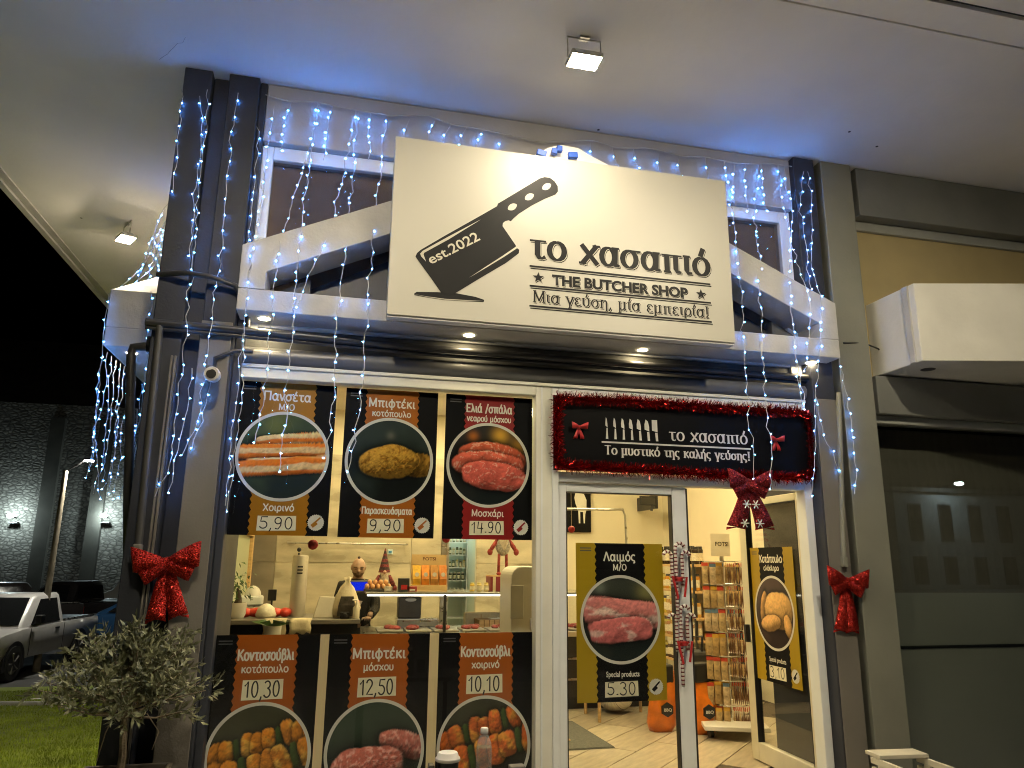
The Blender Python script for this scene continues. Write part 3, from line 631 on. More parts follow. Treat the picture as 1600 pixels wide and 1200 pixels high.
def pic_bacon(X, Y):
    f = lambda s: (lambda X, Y, u, v: np.clip(.5+1.9*np.sin(v*4.2+s+1.3*fbm(X*1.2, Y*2.5+s, 3)*3), 0, 1))
    og = (.80, .20, .02)
    return shade_blobs(X, Y, bgd(X, Y, (.02, .03, .03), (.06, .09, .05), [(-.2, .75, .35, (.14, .16, .05))]), [
        (.35, .42, 1.05, .15, 6, (.86, .56, .24), 3.5, 5, .05, (og, f(.4)), .4), (.1, .12, 1.5, .18, 3, (.86, .56, .24), 5, 5, .05, (og, f(2.2)), .4), (.2, -.22, 1.4, .21, 5, (.86, .58, .27), 5, 5, .05, (og, f(3.5)), .4)])
def pic_chickpatty(X, Y):
    sp_ = lambda X, Y, u, v: np.clip((fbm(X*14, Y*14, 3)-.48)*5, 0, 1)
    return shade_blobs(X, Y, bgd(X, Y, (.008, .01, .01), (.035, .05, .045), [(0, .62, .1, (.12, .12, .1))]), [(.68, -.08, .5, .3, 0, (.42, .22, .03), 2, 12, .05, ((.2, .09, .01), sp_)), (.0, -.02, .74, .42, 4, (.50, .27, .04), 2.1, 12, .07, ((.25, .11, .012), sp_))])
def pic_beef(X, Y):
    fa = lambda X, Y, u, v: np.clip((np.abs(fbm(X*3, Y*7, 4)-.5) < .018)*.8, 0, 1)
    return shade_blobs(X, Y, bgd(X, Y, (.012, .016, .018), (.03, .03, .03), [(.3, .75, .2, (.7, .38, .05)), (-.4, .7, .12, (.5, .16, .03)), (.75, .5, .2, (.35, .18, .03))]), [(.08, .16, .88, .42, -6, (.62, .12, .06), 2.2, 4, .10, ((.75, .42, .3), fa), .55), (.02, .0, .97, .34, -3, (.66, .13, .08), 2.5, 4, .10, ((.78, .45, .35), fa), .5), (.16, -.28, .84, .36, -4, (.64, .12, .09), 2.5, 4, .09, ((.78, .42, .34), fa), .5)])
def pic_neck(X, Y):
    fa = lambda X, Y, u, v: np.clip((fbm(X*2.6+3, Y*5.5, 5)-.53)*8, 0, 1)
    fb = lambda X, Y, u, v: np.clip((fbm(X*3.2+9, Y*6, 5)-.60)*8, 0, 1)
    return shade_blobs(X, Y, bgd(X, Y, (.014, .02, .02), (.045, .05, .04), [(.7, .65, .25, (.22, .2, .08)), (-.55, .75, .15, (.16, .18, .15))]), [(-.2, .35, .75, .17, -9, (.66, .22, .20), 2.6, 5, .08, ((.78, .55, .48), fa), .5), (.25, .12, 1.3, .34, -5, (.66, .22, .21), 5, 5, .09, ((.80, .58, .52), fa), .35), (-.02, -.26, .84, .30, 3, (.64, .17, .17), 3.4, 5, .06, ((.78, .52, .48), fb), .35)])
def skewer(rows, col_, alt, green):
    bl = []
    for (x0, y0, sl, n, r, seed) in rows:
        rs = np.random.RandomState(seed)
        for i in range(n):
            x = x0+i*r*.98; y = y0+sl*i*r*.98
            if green and i % 4 == 3: bl.append((x, y, r*.32, r*1.0, 12, (.05, .09, .02), 3, 6, .03))
            else: bl.append((x, y+rs.uniform(-.03, .03), r*rs.uniform(.62, .8), r*rs.uniform(.95, 1.3), math.degrees(math.atan(sl))+rs.uniform(-22, 14), tuple(np.array(col_)*rs.uniform(.8, 1.15)), 3.0, 6, .11, (alt, lambda X, Y, u, v: np.clip((fbm(X*5, Y*5, 4)-.52)*6, 0, 1)), .75))
    return bl
def pic_skchick(X, Y): return shade_blobs(X, Y, bgd(X, Y, (.01, .014, .012), (.05, .05, .025)), skewer([(-1.05, .0, .26, 13, .21, 3), (-1.05, -.45, .26, 11, .26, 5)], (.66, .24, .02), (.72, .40, .07), True))
def pic_skpork(X, Y): return shade_blobs(X, Y, bgd(X, Y, (.01, .01, .01), (.05, .05, .03)), skewer([(-1.05, .06, .34, 13, .22, 8), (-1.05, -.45, .30, 11, .27, 9)], (.60, .13, .02), (.68, .30, .04), True))
def pic_burger(X, Y):
    sp_ = lambda X, Y, u, v: np.clip((fbm(X*16, Y*16, 3)-.5)*5, 0, 1)
    return shade_blobs(X, Y, bgd(X, Y, (.01, .016, .012), (.045, .065, .045)), [(.62, .12, .58, .27, -16, (.5, .14, .11), 2.1, 16, .05, ((.66, .32, .27), sp_)), (-.12, -.3, .78, .44, 3, (.5, .13, .1), 2.1, 16, .06, ((.68, .34, .3), sp_))])
def pic_chicken(X, Y): return shade_blobs(X, Y, bgd(X, Y, (.03, .02, .02), (.09, .06, .05)), [(-.55, .12, .2, .5, -12, (.62, .35, .12), 2, 5, .03), (.25, .08, .75, .52, 0, (.68, .40, .14), 2.4, 5, .04), (-.2, -.3, .55, .24, 10, (.66, .38, .14), 2, 5, .03), (.7, -.35, .2, .34, 12, (.66, .38, .13), 2, 5, .03)])
def disc_picture(fr, cx, cy, r, h, fn, parent, nr=46, ns=130):
    P = [(0, 0)]+[(r*(i+1)/nr*math.cos(2*math.pi*k/ns), r*(i+1)/nr*math.sin(2*math.pi*k/ns)) for i in range(nr) for k in range(ns)]
    A = np.array(P); Cc = np.clip(fn(A[:, 0]/r, A[:, 1]/r), 0, .9)
    f = [(0, 1+k, 1+(k+1) % ns) for k in range(ns)]+[(1+i*ns+k, 1+(i+1)*ns+k, 1+(i+1)*ns+(k+1) % ns, 1+i*ns+(k+1) % ns) for i in range(nr-1) for k in range(ns)]
    me = bpy.data.meshes.new('photo_print'); me.from_pydata([tuple(fr.pt(cx+p[0], cy+p[1], h)) for p in P], [], f); me.materials.append(M_PIC)
    at = me.color_attributes.new('Col', 'FLOAT_COLOR', 'POINT'); at.data.foreach_set('color', np.concatenate([Cc, np.ones((len(P), 1))], 1).astype(np.float32).ravel())
    o = bpy.data.objects.new('photo_print', me); COL.objects.link(o); adopt(o, parent); return o
def ring(fr, cx, cy, r0, r1, h, mb, n=96):
    v = [fr.pt(cx+r*math.cos(2*math.pi*k/n), cy+r*math.sin(2*math.pi*k/n), h) for r in (r0, r1) for k in range(n)]
    mb.add(v, [(k, n+k, n+(k+1) % n, (k+1) % n) for k in range(n)])
def zigdisc(fr, cx, cy, r, h, mb, n=26):
    P = [(cx+(r if i % 2 else r*.9)*math.cos(math.pi*i/n), cy+(r if i % 2 else r*.9)*math.sin(math.pi*i/n)) for i in range(2*n)]
    mb.add([fr.pt(cx, cy, h)]+[fr.pt(a, b, h) for a, b in P], [(0, 1+i, 1+(i+1) % (2*n)) for i in range(2*n)])
def poster(fr, w, hgt, label, bandc, bgc, l1, l2, l3, price, pic, low=False, txt=M_PTXT, l3_font=False, sc=1.0):
    """fr origin = top-left corner of the sheet, v up"""
    t_ = thing('poster', label, 'poster', tuple(fr.pt(w/2, -hgt, 0)), 'meat price posters')
    mb = MB(); mb.prism([(0, -hgt), (w, -hgt), (w, 0), (0, 0)], 0, -.0012, fr); sh = mb.build('sheet', bgc, t_, fix=True)
    bl, br = .22*w, .785*w; n = 44; pts = []
    for i in range(n+1): pts.append((bl+(.006 if i % 2 else -.006), -hgt*i/n))
    for i in range(n, -1, -1): pts.append((br+(.006 if i % 2 else -.006), -hgt*i/n))
    mb = MB(); N_ = len(pts); mb.add([fr.pt(a, b, .0006) for a, b in pts], [(i, i+1, N_-2-i, N_-1-i) for i in range(n)]); mb.build('band', bandc, sh)
    cx = .497*w; r = (.268 if low else .258)*sc; cy = -(.648 if low else .49*hgt)
    disc_picture(fr, cx, cy, r, .0012, pic, sh)
    mb = MB(); ring(fr, cx, cy, r-.001, r+.0175, .0018, mb); mb.build('ring', M_PWHT, sh)
    yt, y2 = ((-.138, -.205) if low else (-.112, -.172)); sz = .082 if low else .078
    mb = MB(); tw_ = text_width(l1)*sz; lettering(mb, fr, l1, cx, yt, size=sz, width=min(tw_, (br-bl)*.93), hw=.062, h=.0014, center=True)
    s2_ = sz*.70; lettering(mb, fr, l2, cx, y2, size=s2_, width=min(text_width(l2)*s2_, (br-bl)*.9), hw=.062, h=.0014, center=True); mb.build('title', txt, sh)
    if l3:
        if l3_font: font_text('category_line', l3, fr, cx-.108, -.848*hgt, .032, txt, sh, .0014, .022, width=.225)
        else: mb = MB(); lettering(mb, fr, l3, cx, -.845*hgt, size=.058, width=min(text_width(l3)*.058, (br-bl)*.93), hw=.058, h=.0014, center=True); mb.build('category_line', txt, sh)
    pw = .225; pz0, pz1 = ((-.352, -.245) if low else (-.972*hgt, -.878*hgt)); px0 = cx-pw/2-.005
    ct = MB(); ct.prism([(px0, pz0), (px0+pw, pz0+.004), (px0+pw-.002, pz1+.003), (px0+.002, pz1)], .0022, .0010, fr); pc = ct.build('price_card', M_PRICE, sh, fix=True)
    mb = MB(); lettering(mb, fr, price, px0+.014, pz0+.014, width=pw-.03, size=(pz1-pz0)*1.12, hw=.035, h=.0028, jitter=.03); mb.build('price', M_MARK, pc)
    if not low:
        lx, ly = .875*w, -.915*hgt
        mb = MB(); zigdisc(fr, lx, ly, .05, .0014, mb); bd = mb.build('badge', M_PWHT, sh)
        a_ = math.radians(42); q = lambda u_, v_: fr.pt(lx+(u_*math.cos(a_)-v_*math.sin(a_))*.04, ly+(u_*math.sin(a_)+v_*math.cos(a_))*.04, .0020)
        mb = MB(); mb.poly([q(*c) for c in ((-.8, -.32), (.1, -.36), (.1, -.02), (1.0, .02), (1.0, .26), (-.8, .24))]); mb.build('cleaver_mark', bandc if bgc is M_PBLK else M_PBLK, bd)
    mb = MB()
    for k in range(2): mb.prism([(.03*w+.01, -.036-.016*k), (.175*w, -.036-.016*k), (.175*w, -.029-.016*k), (.03*w+.01, -.029-.016*k)], .0006, .0003, fr)
    mb.build('small_mark', mat('grey_print', (.09, .09, .095), .4), sh, fix=True)
    return t_
BR1, BR2, BR3, BR4 = band_col((.35, .145, .005)), band_col((.37, .105, .006)), band_col((.25, .011, .011)), band_col((.36, .085, .006))
PYY = .016
def fp(x, z): return Fr((x, PYY, z))
poster(fp(-.612, 2.665), .587, .932, 'upper window poster of pork belly strips on an ochre band, priced 5,90', BR1, M_PBLK, 'Πανσέτα', 'Μ/Ο', 'Χοιρινό', '5,90', pic_bacon)
poster(fp(.034, 2.660), .585, .930, 'upper window poster of a golden breaded chicken patty, priced 9,90', BR2, M_PBLK, 'Μπιφτέκι', 'κοτόπουλο', 'Παρασκευάσματα', '9,90', pic_chickpatty)
poster(fp(.672, 2.660), .582, .930, 'upper window poster of raw red beef on a dark red band, priced 14.90', BR3, M_PBLK, 'Ελιά /σπάλα', 'νεαρού μόσχου', 'Μοσχάρι', '14.90', pic_beef)
poster(fp(-.614, 1.170), .588, .97, 'lower window poster of chicken skewers, priced 10,30', BR4, M_PBLK, 'Κοντοσούβλι', 'κοτόπουλο', '', '10,30', pic_skchick, True)
poster(fp(.026, 1.168), .592, .97, 'lower window poster of pink minced beef patties, priced 12,50', BR4, M_PBLK, 'Μπιφτέκι', 'μόσχου', '', '12,50', pic_burger, True)
poster(fp(.674, 1.168), .585, .97, 'lower window poster of red pork skewers, priced 10,10', BR4, M_PBLK, 'Κοντοσούβλι', 'χοιρινό', '', '10,10', pic_skpork, True)
def translucent(name, col):
    m = bpy.data.materials.new(name); m.use_nodes = True; t = m.node_tree; t.nodes.remove(t.nodes['Principled BSDF']); a = t.nodes.new('ShaderNodeBsdfDiffuse'); b = t.nodes.new('ShaderNodeBsdfTranslucent'); x = t.nodes.new('ShaderNodeMixShader'); x.inputs[0].default_value = .45
    n = t.nodes.new('ShaderNodeTexNoise'); n.inputs['Scale'].default_value = 9; r = t.nodes.new('ShaderNodeValToRGB'); r.color_ramp.elements[0].color = tuple(c*.9 for c in col)+(1,); r.color_ramp.elements[1].color = tuple(col)+(1,); t.links.new(n.outputs['Fac'], r.inputs[0])
    t.links.new(r.outputs[0], a.inputs[0]); t.links.new(r.outputs[0], b.inputs[0]); t.links.new(a.outputs[0], x.inputs[1]); t.links.new(b.outputs[0], x.inputs[2]); t.links.new(x.outputs[0], t.nodes['Material Output'].inputs[0]); return m
M_STRIP = translucent('cream_film', (.74, .66, .48))
for a_, b_ in ((-.0255, .0255), (.6185, .6735)):
    mb = MB(); mb.box(a_, b_, .018, .019, .2, 1.168); mb.build('film_strip', M_STRIP, win)
M_GOLD = mat('gold_poster', (.38, .25, .006), .4, var=.06, scale=2)
a_ = PY(899, 848, .01); b_ = PY(1042, 1095, .01)
poster(Fr((a_[0]+.003, .012, a_[2])), .605, .975, 'gold poster of marbled pork neck on the closed door leaf, priced 5.30', M_PBLK, M_GOLD, 'Λαιμός', 'Μ/Ο', 'Special products', '5.30', pic_neck, l3_font=True)
# poster on the open leaf: seen from its inner side
ca, sa = math.cos(OPEN_A), math.sin(OPEN_A)
def leafpt(s, z, off): return np.array([3.255+ca*s-sa*off, .03+sa*s+ca*off, z])
fo = Fr(leafpt(.76, 1.72, .006), (-ca, -sa, 0), (0, 0, 1), (-sa, ca, 0))
poster(fo, .60, .98, 'gold poster of a whole chicken on the open door leaf, priced 3,10', M_PBLK, M_GOLD, 'Κοτόπουλο', 'ολόκληρο', 'Special products', '3,10', pic_chicken, l3_font=True, sc=.98)
# ================================================================== door banner
bn = thing('door_banner', 'black banner with row of white knives and shop slogan above the door', 'banner', (2.33, -.06, 2.17))
FBn = Fr((0, -.066, 0))
mb = MB(); mb.box(1.378, 3.282, -.066, -.056, 2.178, 2.678); pan = mb.build('panel', mat('black_banner', (.003, .003, .0035), .45, var=.1, spec=.12), bn)
def b2(px, py): p = PY(px, py, -.066); return p[0], p[2]
M_BW = mat('banner_white', (.62, .60, .56), .45, var=.03)
kz, kt = b2(943, 684)[1], b2(943, 652)[1]
kx0, kx1 = b2(943, 670)[0], b2(1031, 675)[0]; kw = (kx1-kx0)/7
for i in range(7):
    w_ = kw*(.26+.07*i); x = kx0+kw*(i+.35); zm = kz+(kt-kz)*(.52-.02*i)
    mb = MB()
    blade = [(x-w_*.5, kt), (x+w_*.5, kt), (x+w_*.5, zm), (x+w_*.1, zm)] if i == 6 else [(x-w_*.2, kt), (x+w_*.25, kt-.012), (x+w_*.5, kt-.05), (x+w_*.5, zm), (x-w_*.45, zm+.012), (x-w_*.45, kt-.035)]
    if i == 6: blade = [(x-w_*.5, kt), (x+w_*.5, kt), (x+w_*.5, zm), (x-w_*.5, zm+.01)]
    mb.prism(blade, .002, .001, FBn); kn = mb.build('knife_blade', M_BW, pan, fix=True)
    mb = MB(); mb.prism([(x+w_*.05, zm-.004), (x+w_*.5, zm-.004), (x+w_*.5+.004, kz-.006), (x+w_*.5-.013, kz-.006)], .002, .001, FBn); mb.build('knife_handle', M_BW, pan, fix=True)
x0, z0 = b2(1045.6, 688.5); x1, z1 = b2(1168, 693.8)
word_meshes('banner_name', 'το χασαπιό', FBn, x0, (z0+z1)/2, M_BW, pan, x1-x0, .118, hw=.052, serif=True, h=.002)
x0, z0 = b2(940, 687.7); x1, z1 = b2(1173, 700.6); z_ = (z0+z1)/2-.008
mb = MB(); mb.prism([(x0, z_-.006), (x1, z_-.006), (x1, z_+.005), (x0, z_+.005)], .002, .001, FBn); mb.build('banner_rule', M_BW, pan, fix=True)
x0, z0 = b2(945, 709.5); x1, z1 = b2(1172, 719.5)
word_meshes('banner_slogan', 'Το μυστικό της καλής γεύσης!', FBn, x0, (z0+z1)/2, M_BW, pan, x1-x0, .083, hw=.065, serif=True, h=.002)
# ================================================================== tinsel and bows
M_TIN = mat('red_tinsel', (.36, .012, .012), .18, metal=.85, var=.35, scale=30)
M_GLIT = glitter('red_glitter', (.46, .022, .014))
def tinsel(path, r, n, name, label):
    P = [np.array(p, float) for p in path]; seg = [np.linalg.norm(P[i+1]-P[i]) for i in range(len(P)-1)]; tot = sum(seg); V_ = []; F_ = []
    for i in range(n):
        s = RNG.rand()*tot; k = 0
        while k < len(seg)-1 and s > seg[k]: s -= seg[k]; k += 1
        c0 = P[k]+(P[k+1]-P[k])*(s/seg[k])+RNG.randn(3)*[.004, .003, .004]
        d = RNG.randn(3); d[1] = -abs(d[1])*.8; d /= np.linalg.norm(d); l = r*(.7+.5*RNG.rand()); w_ = np.cross(d, RNG.randn(3)); w_ = w_/np.linalg.norm(w_)*.0022
        o = len(V_); e = c0+d*l; V_ += [c0-w_, c0+w_, e+w_*.6, e-w_*.6]; F_.append((o, o+1, o+2, o+3))
    mb = MB(); mb.add(V_, F_); o = mb.build(name, M_TIN); tag(o, label, 'tinsel')
    m2 = MB(); m2.tube(path, .005, 5); m2.build('core_wire', M_TIN, o); return o
ty = -.085
path = [(1.40, ty, 2.65), (1.9, ty, 2.665), (2.6, ty, 2.655), (3.2, ty, 2.66), (3.285, ty, 2.62), (3.30, ty, 2.40), (3.29, ty, 2.22), (3.2, ty, 2.19), (2.7, ty, 2.175), (2.2, ty, 2.19), (1.6, ty, 2.20), (1.40, ty, 2.21), (1.395, ty, 2.4), (1.40, ty, 2.65)]
tinsel(path, .05, 11000, 'tinsel_garland', 'red tinsel garland framing the black banner above the door')
def ribbon(mb, path, wid, axis):
    """strip along path with half width vectors along axis"""
    P = [np.array(p, float) for p in path]; v = []
    for i, p in enumerate(P):
        w_ = wid[i] if hasattr(wid, '__len__') else wid
        ax = np.array(axis[i] if hasattr(axis[0], '__len__') else axis, float); v += [p-ax*w_, p+ax*w_]
    n = len(P); mb.add(v, [(2*i, 2*i+1, 2*i+3, 2*i+2) for i in range(n-1)])
def bow(name, c, s, label, m, tails=(.55, .5), spread=.35, group=None, snow=False, tilt=0, tw_=1.0, low=False):
    """ribbon bow of width 2s at c, facing -y"""
    t_ = thing(name, label, 'bow', c, group, local=True); t_.rotation_euler = (0, tilt, 0)
    for sd in (-1, 1):
        path = []
        for i in range(15):
            a = 2*math.pi*i/14; path.append((sd*s*(.5-.5*math.cos(a))*.98, -.02-.09*s*(1+math.sin(a)*1.2)-.1*s*(.5-.5*math.cos(a)), .10*s+.05*s*math.sin(a)+.18*s*(.5-.5*math.cos(a))))
        wid = [s*(.10+.30*(.5-.5*math.cos(2*math.pi*i/14))) for i in range(15)]
        mb = MB(); ribbon(mb, path, wid, (sd*.10, 0, .97)); o = mb.build('loop', m, smooth=2); o.parent = t_
        so = o.modifiers.new('thick', 'SOLIDIFY'); so.thickness = .004
    for sd in ((-1, 1) if low else ()):
        path = [(sd*s*.74*(.5-.5*math.cos(2*math.pi*i/14)), -.03-.08*s*(1+math.sin(2*math.pi*i/14)), .02*s-.30*s*(.5-.5*math.cos(2*math.pi*i/14))+.05*s*math.sin(2*math.pi*i/14)) for i in range(15)]
        mb = MB(); ribbon(mb, path, [s*(.09+.17*(.5-.5*math.cos(2*math.pi*i/14))) for i in range(15)], (sd*.45, 0, .9)); o = mb.build('loop', m, smooth=2); o.parent = t_; so = o.modifiers.new('thick', 'SOLIDIFY'); so.thickness = .004
    for sd, ln in zip((-1, 1), tails):
        path = [(sd*s*spread*(i/8)+sd*.03*s, -.03*s-.12*s*math.sin(i/8*2.6), .02*s-ln*2*s*(i/8)) for i in range(9)]
        wid = [s*tw_*(.12+.13*(i/8)) for i in range(9)]; mb = MB(); ribbon(mb, path, wid, (1, 0, .15*sd))
        P = np.array(path[-1]); w_ = wid[-1]; mb.add([P-[w_, 0, 0], P-[w_*1.05, 0, .12*s], P, P+[w_*1.05, 0, -.10*s], P+[w_, 0, 0]], [(0, 1, 2), (2, 3, 4), (0, 2, 4)])
        o = mb.build('tail', m, smooth=2); o.parent = t_; so = o.modifiers.new('thick', 'SOLIDIFY'); so.thickness = .004
        if snow:
            for (fx, fz) in ((.5, .9), (.3, .45)):
                sm = MB()
                cx = sd*s*spread*fx*1.1; cz = -ln*2*s*fz; cy = -.17*s-.015
                for k in range(3): a = math.pi*k/3; sm.tube([(cx-.03*math.cos(a), cy, cz-.03*math.sin(a)), (cx+.03*math.cos(a), cy, cz+.03*math.sin(a))], .004, 4)
                x_ = sm.build('snowflake', M_PWHT); x_.parent = o
    mb = MB(); mb.ball((0, -.07*s-.02, .1*s), .17*s, .13*s, .18*s, 14, 9); o = mb.build('knot', m, smooth=2); o.parent = t_
    return t_
cL = PY(262, 884, -.17); bow('glitter_bow', (cL[0], -.165, cL[2]), .175, 'red glitter ribbon bow on the pillar above the olive tree', M_GLIT, (.80, .78), .30, 'red glitter bows on the pillars', tilt=math.radians(-6), low=True, tw_=1.15)
cR = PY(1319, 912, -.17); bow('glitter_bow', (cR[0], -.165, cR[2]), .160, 'red glitter ribbon bow on the pillar right of the open door', M_GLIT, (.95, .95), .26, 'red glitter bows on the pillars', tilt=math.radians(4), low=True, tw_=1.2)
cS = bow('glitter_bow', (-1.12, .25, 1.56), .16, 'red glitter ribbon bow seen edge-on on the side of the corner pillar', M_GLIT, (.8, .8), .3, 'red glitter bows on the pillars'); cS.rotation_euler = (0, 0, math.radians(-80))
M_GLITD = glitter('dark_red_glitter', (.26, .018, .02), 200)
cD = PY(1168, 757, -.12); bow('snowflake_bow', (cD[0], -.11, cD[2]-.01), .165, 'dark red snowflake bow hanging from the banner over the doorway', M_GLITD, (.85, .85), .62, snow=True, tw_=1.7, low=True)
M_SRED = mat('small_red_ribbon', (.42, .02, .02), .4, var=.2)
for px, py, w_ in ((904, 669, 'beside the knives'), (1211, 689, 'after the shop name')):
    p = PY(px, py, -.07); bow('small_bow', (p[0], -.068, p[2]), .055, 'small red ribbon bow on the black banner '+w_, M_SRED, (.6, .6), .4)
# ================================================================== candy canes on the door stile
M_CW = mat('candy_white', (.66, .62, .56), .35, var=.05); M_CR = mat('candy_stripe', (.14, .015, .02), .4, var=.1)
def cane(base, h, r, side, parent, tube=.011):
    pts = [(base[0], base[1], base[2]+h*i/6) for i in range(7)]+[(base[0]+side*(r-r*math.cos(math.pi*i/8)), base[1], base[2]+h+r*math.sin(math.pi*i/8)) for i in range(1, 9)]
    mb = MB(); mb.tube(pts, tube, 10); o = mb.build('cane', M_CW, parent, smooth=2)
    P = [np.array(p) for p in pts]; L = [0]
    for i in range(len(P)-1): L.append(L[-1]+np.linalg.norm(P[i+1]-P[i]))
    st = MB(); s = .01
    while s < L[-1]-.012:
        q = []
        for d in (0, .009):
            k = max(i for i in range(len(L)) if L[i] <= s+d); k = min(k, len(P)-2); f = (s+d-L[k])/(L[k+1]-L[k]); q.append(P[k]+(P[k+1]-P[k])*f)
        st.tube(q, tube*1.07, 10); s += .024
    st.build('stripe', M_CR, o, smooth=2)
for (px, py, nm, k) in ((1058, 905, 'upper bundle of striped candy canes tied to the door stile', 1.0), (1066, 1005, 'lower bundle of striped candy canes tied to the door stile', 1.0)):
    p = PY(px, py, -.05); t_ = thing('candy_canes', nm, 'candy cane', (p[0], -.05, p[2]), 'candy canes on the door')
    cane((p[0]-.01, -.06, p[2]-.26), .46, .032, 1, t_); cane((p[0]-.035, -.05, p[2]-.05), .2, .028, -1, t_); cane((p[0]+.04, -.05, p[2]-.05), .2, .028, 1, t_)
    mb = MB(); mb.lathe([(.028, -.014), (.034, 0), (.028, .014)], (p[0], -.06, p[2]), 12); mb.tube([(p[0], -.09, p[2]), (p[0]-.05, -.09, p[2]+.02), (p[0]-.02, -.1, p[2]-.12)], .008, 6); mb.tube([(p[0], -.09, p[2]), (p[0]+.05, -.09, p[2]+.015), (p[0]+.025, -.1, p[2]-.11)], .008, 6); mb.build('ribbon_tie', M_SRED, t_, smooth=True)
# ================================================================== security camera
p = PY(328, 583, -.30); t_ = thing('security_camera', 'white bullet security camera on the left pillar under the pipes', 'camera', (p[0], -.2, p[2]))
mb = MB(); P0 = np.array([p[0], -.14, p[2]+.02]); P1 = np.array([p[0]+.012, -.33, p[2]-.01]); mb.tube([P0, P0*.7+P1*.3, P0*.2+P1*.8, P1], [.030, .042, .045, .040], 18); bd = mb.build('body', mat('white_plastic', (.6, .58, .54), .35, var=.04), t_, smooth=True)
mb = MB(); mb.tube([P1-[0, -.004, 0], P1-[0, .004, 0]], .027, 16); mb.build('lens', M_BLACK, bd)
pipe('cable', [(p[0], -.16, p[2]+.04), (p[0], -.18, p[2]+.12), (p[0]+.10, -.15, p[2]+.18), (p[0]+.2, -.13, p[2]+.19)], .014, M_PIPE, t_)
# ================================================================== fairy lights
M_WIRE = mat('clear_fairy_wire', (.42, .42, .40), .4, var=.1)
M_LED = emis('fairy_led', (.06, .29, 1.0), E_LED)
def resample(P, step):
    P = [np.array(p, float) for p in P]; out = [P[0]]; 
    for a, b in zip(P[:-1], P[1:]):
        n = max(1, int(np.linalg.norm(b-a)/step))
        for i in range(1, n+1): out.append(a+(b-a)*i/n)
    return out
def strand(pts, parent, spacing=.105, wig=.007, leds=True, rad=.0024):
    P = resample(pts, .05); P = [p+RNG.randn(3)*[wig, wig*.4, wig*.3]*(0 < i < len(P)-1) for i, p in enumerate(P)]
    mb = MB(); mb.tube(P, rad, 4); o = mb.build('strand', M_WIRE, parent)
    if not leds: return o
    lb = MB(); acc = spacing*.5
    for a, b in zip(P[:-1], P[1:]):
        L = np.linalg.norm(b-a); acc += L
        if acc >= spacing:
            acc -= spacing*(1+.25*RNG.randn()*.5); d = RNG.randn(3)*[1, .5, .35]; d[1] = -abs(d[1])*.6; d /= np.linalg.norm(d)
            lb.tube([b, b+d*.006, b+d*.008, b+d*.010], [.0008, .0014, .0016, .0008], 6)
    if lb.v: stuff(lb.build('bulbs', M_LED, o))
    return o
def lights(label, strands, loc, **k):
    t_ = thing('fairy_lights', label, 'fairy lights', loc, 'icicle fairy light curtains')
    for s in strands: strand([PY(*q) for q in s], t_, **k)
    return t_
ya, yb = -.13, -.335
LL = [[(428, 165, ya), (418, 240, ya), (405, 330, -.2), (392, 400, yb), (383, 480, yb), (379, 600, yb), (366, 700, -.2), (354, 800, -.14)],
      [(500, 160, ya), (474, 262, ya), (446, 350, -.25), (434, 395, yb), (428, 450, yb), (421, 520, yb), (412, 620, yb), (398, 692, yb)],
      [(497, 160, ya), (486, 250, ya), (466, 380, yb), (462, 440, yb), (456, 520, yb), (449, 610, yb), (445, 680, yb), (436, 738, yb)],
      [(556, 172, ya), (540, 260, ya), (518, 345, -.25), (500, 395, yb), (462, 480, yb)],
      [(560, 175, ya), (548, 300, ya), (538, 400, yb), (530, 470, yb), (524, 540, yb), (519, 620, yb), (512, 700, yb), (507, 716, yb)],
      [(605, 180, ya), (592, 280, ya), (582, 380, yb), (575, 460, yb), (568, 560, yb), (562, 640, yb), (554, 690, yb), (543, 738, yb)],
      [(398, 160, -.11), (404, 240, -.11), (396, 300, -.11), (384, 400, -.12)]]
lights('icicle fairy lights hanging in front of the window posters, left of the sign', LL, (0, ya, 4.6))
top = [[(415, 148, ya), (450, 158, ya), (497, 160, ya), (556, 172, ya), (605, 180, ya), (668, 180, ya), (705, 194, ya), (755, 202, ya), (800, 212, ya), (845, 222, ya), (927, 219, ya), (960, 230, ya), (1020, 232, ya), (1065, 244, ya), (1100, 245, ya), (1150, 255, ya), (1215, 256, ya), (1245, 262, ya)]]
tt = lights('cable of fairy lights swagged along the beam below the ceiling', top, (1.4, ya, 4.6), leds=False, wig=.004, rad=.004)
for (x, y, x2, y2) in ((640, 186, 632, 222), (680, 188, 668, 228), (705, 194, 692, 228), (730, 198, 718, 228), (757, 202, 742, 236), (790, 210, 778, 240), (922, 220, 928, 252), (957, 230, 968, 262), (990, 233, 998, 262), (1030, 236, 1032, 272), (1062, 243, 1066, 274), (1102, 246, 1108, 280), (1132, 252, 1150, 320), (1165, 255, 1168, 330), (1190, 256, 1200, 330), (455, 160, 440, 235), (520, 165, 505, 250), (580, 175, 575, 250)):
    strand([PY(x, y, ya), PY((x+x2)/2-3, (y+y2)/2, ya), PY(x2, y2, ya)], tt, spacing=.07)
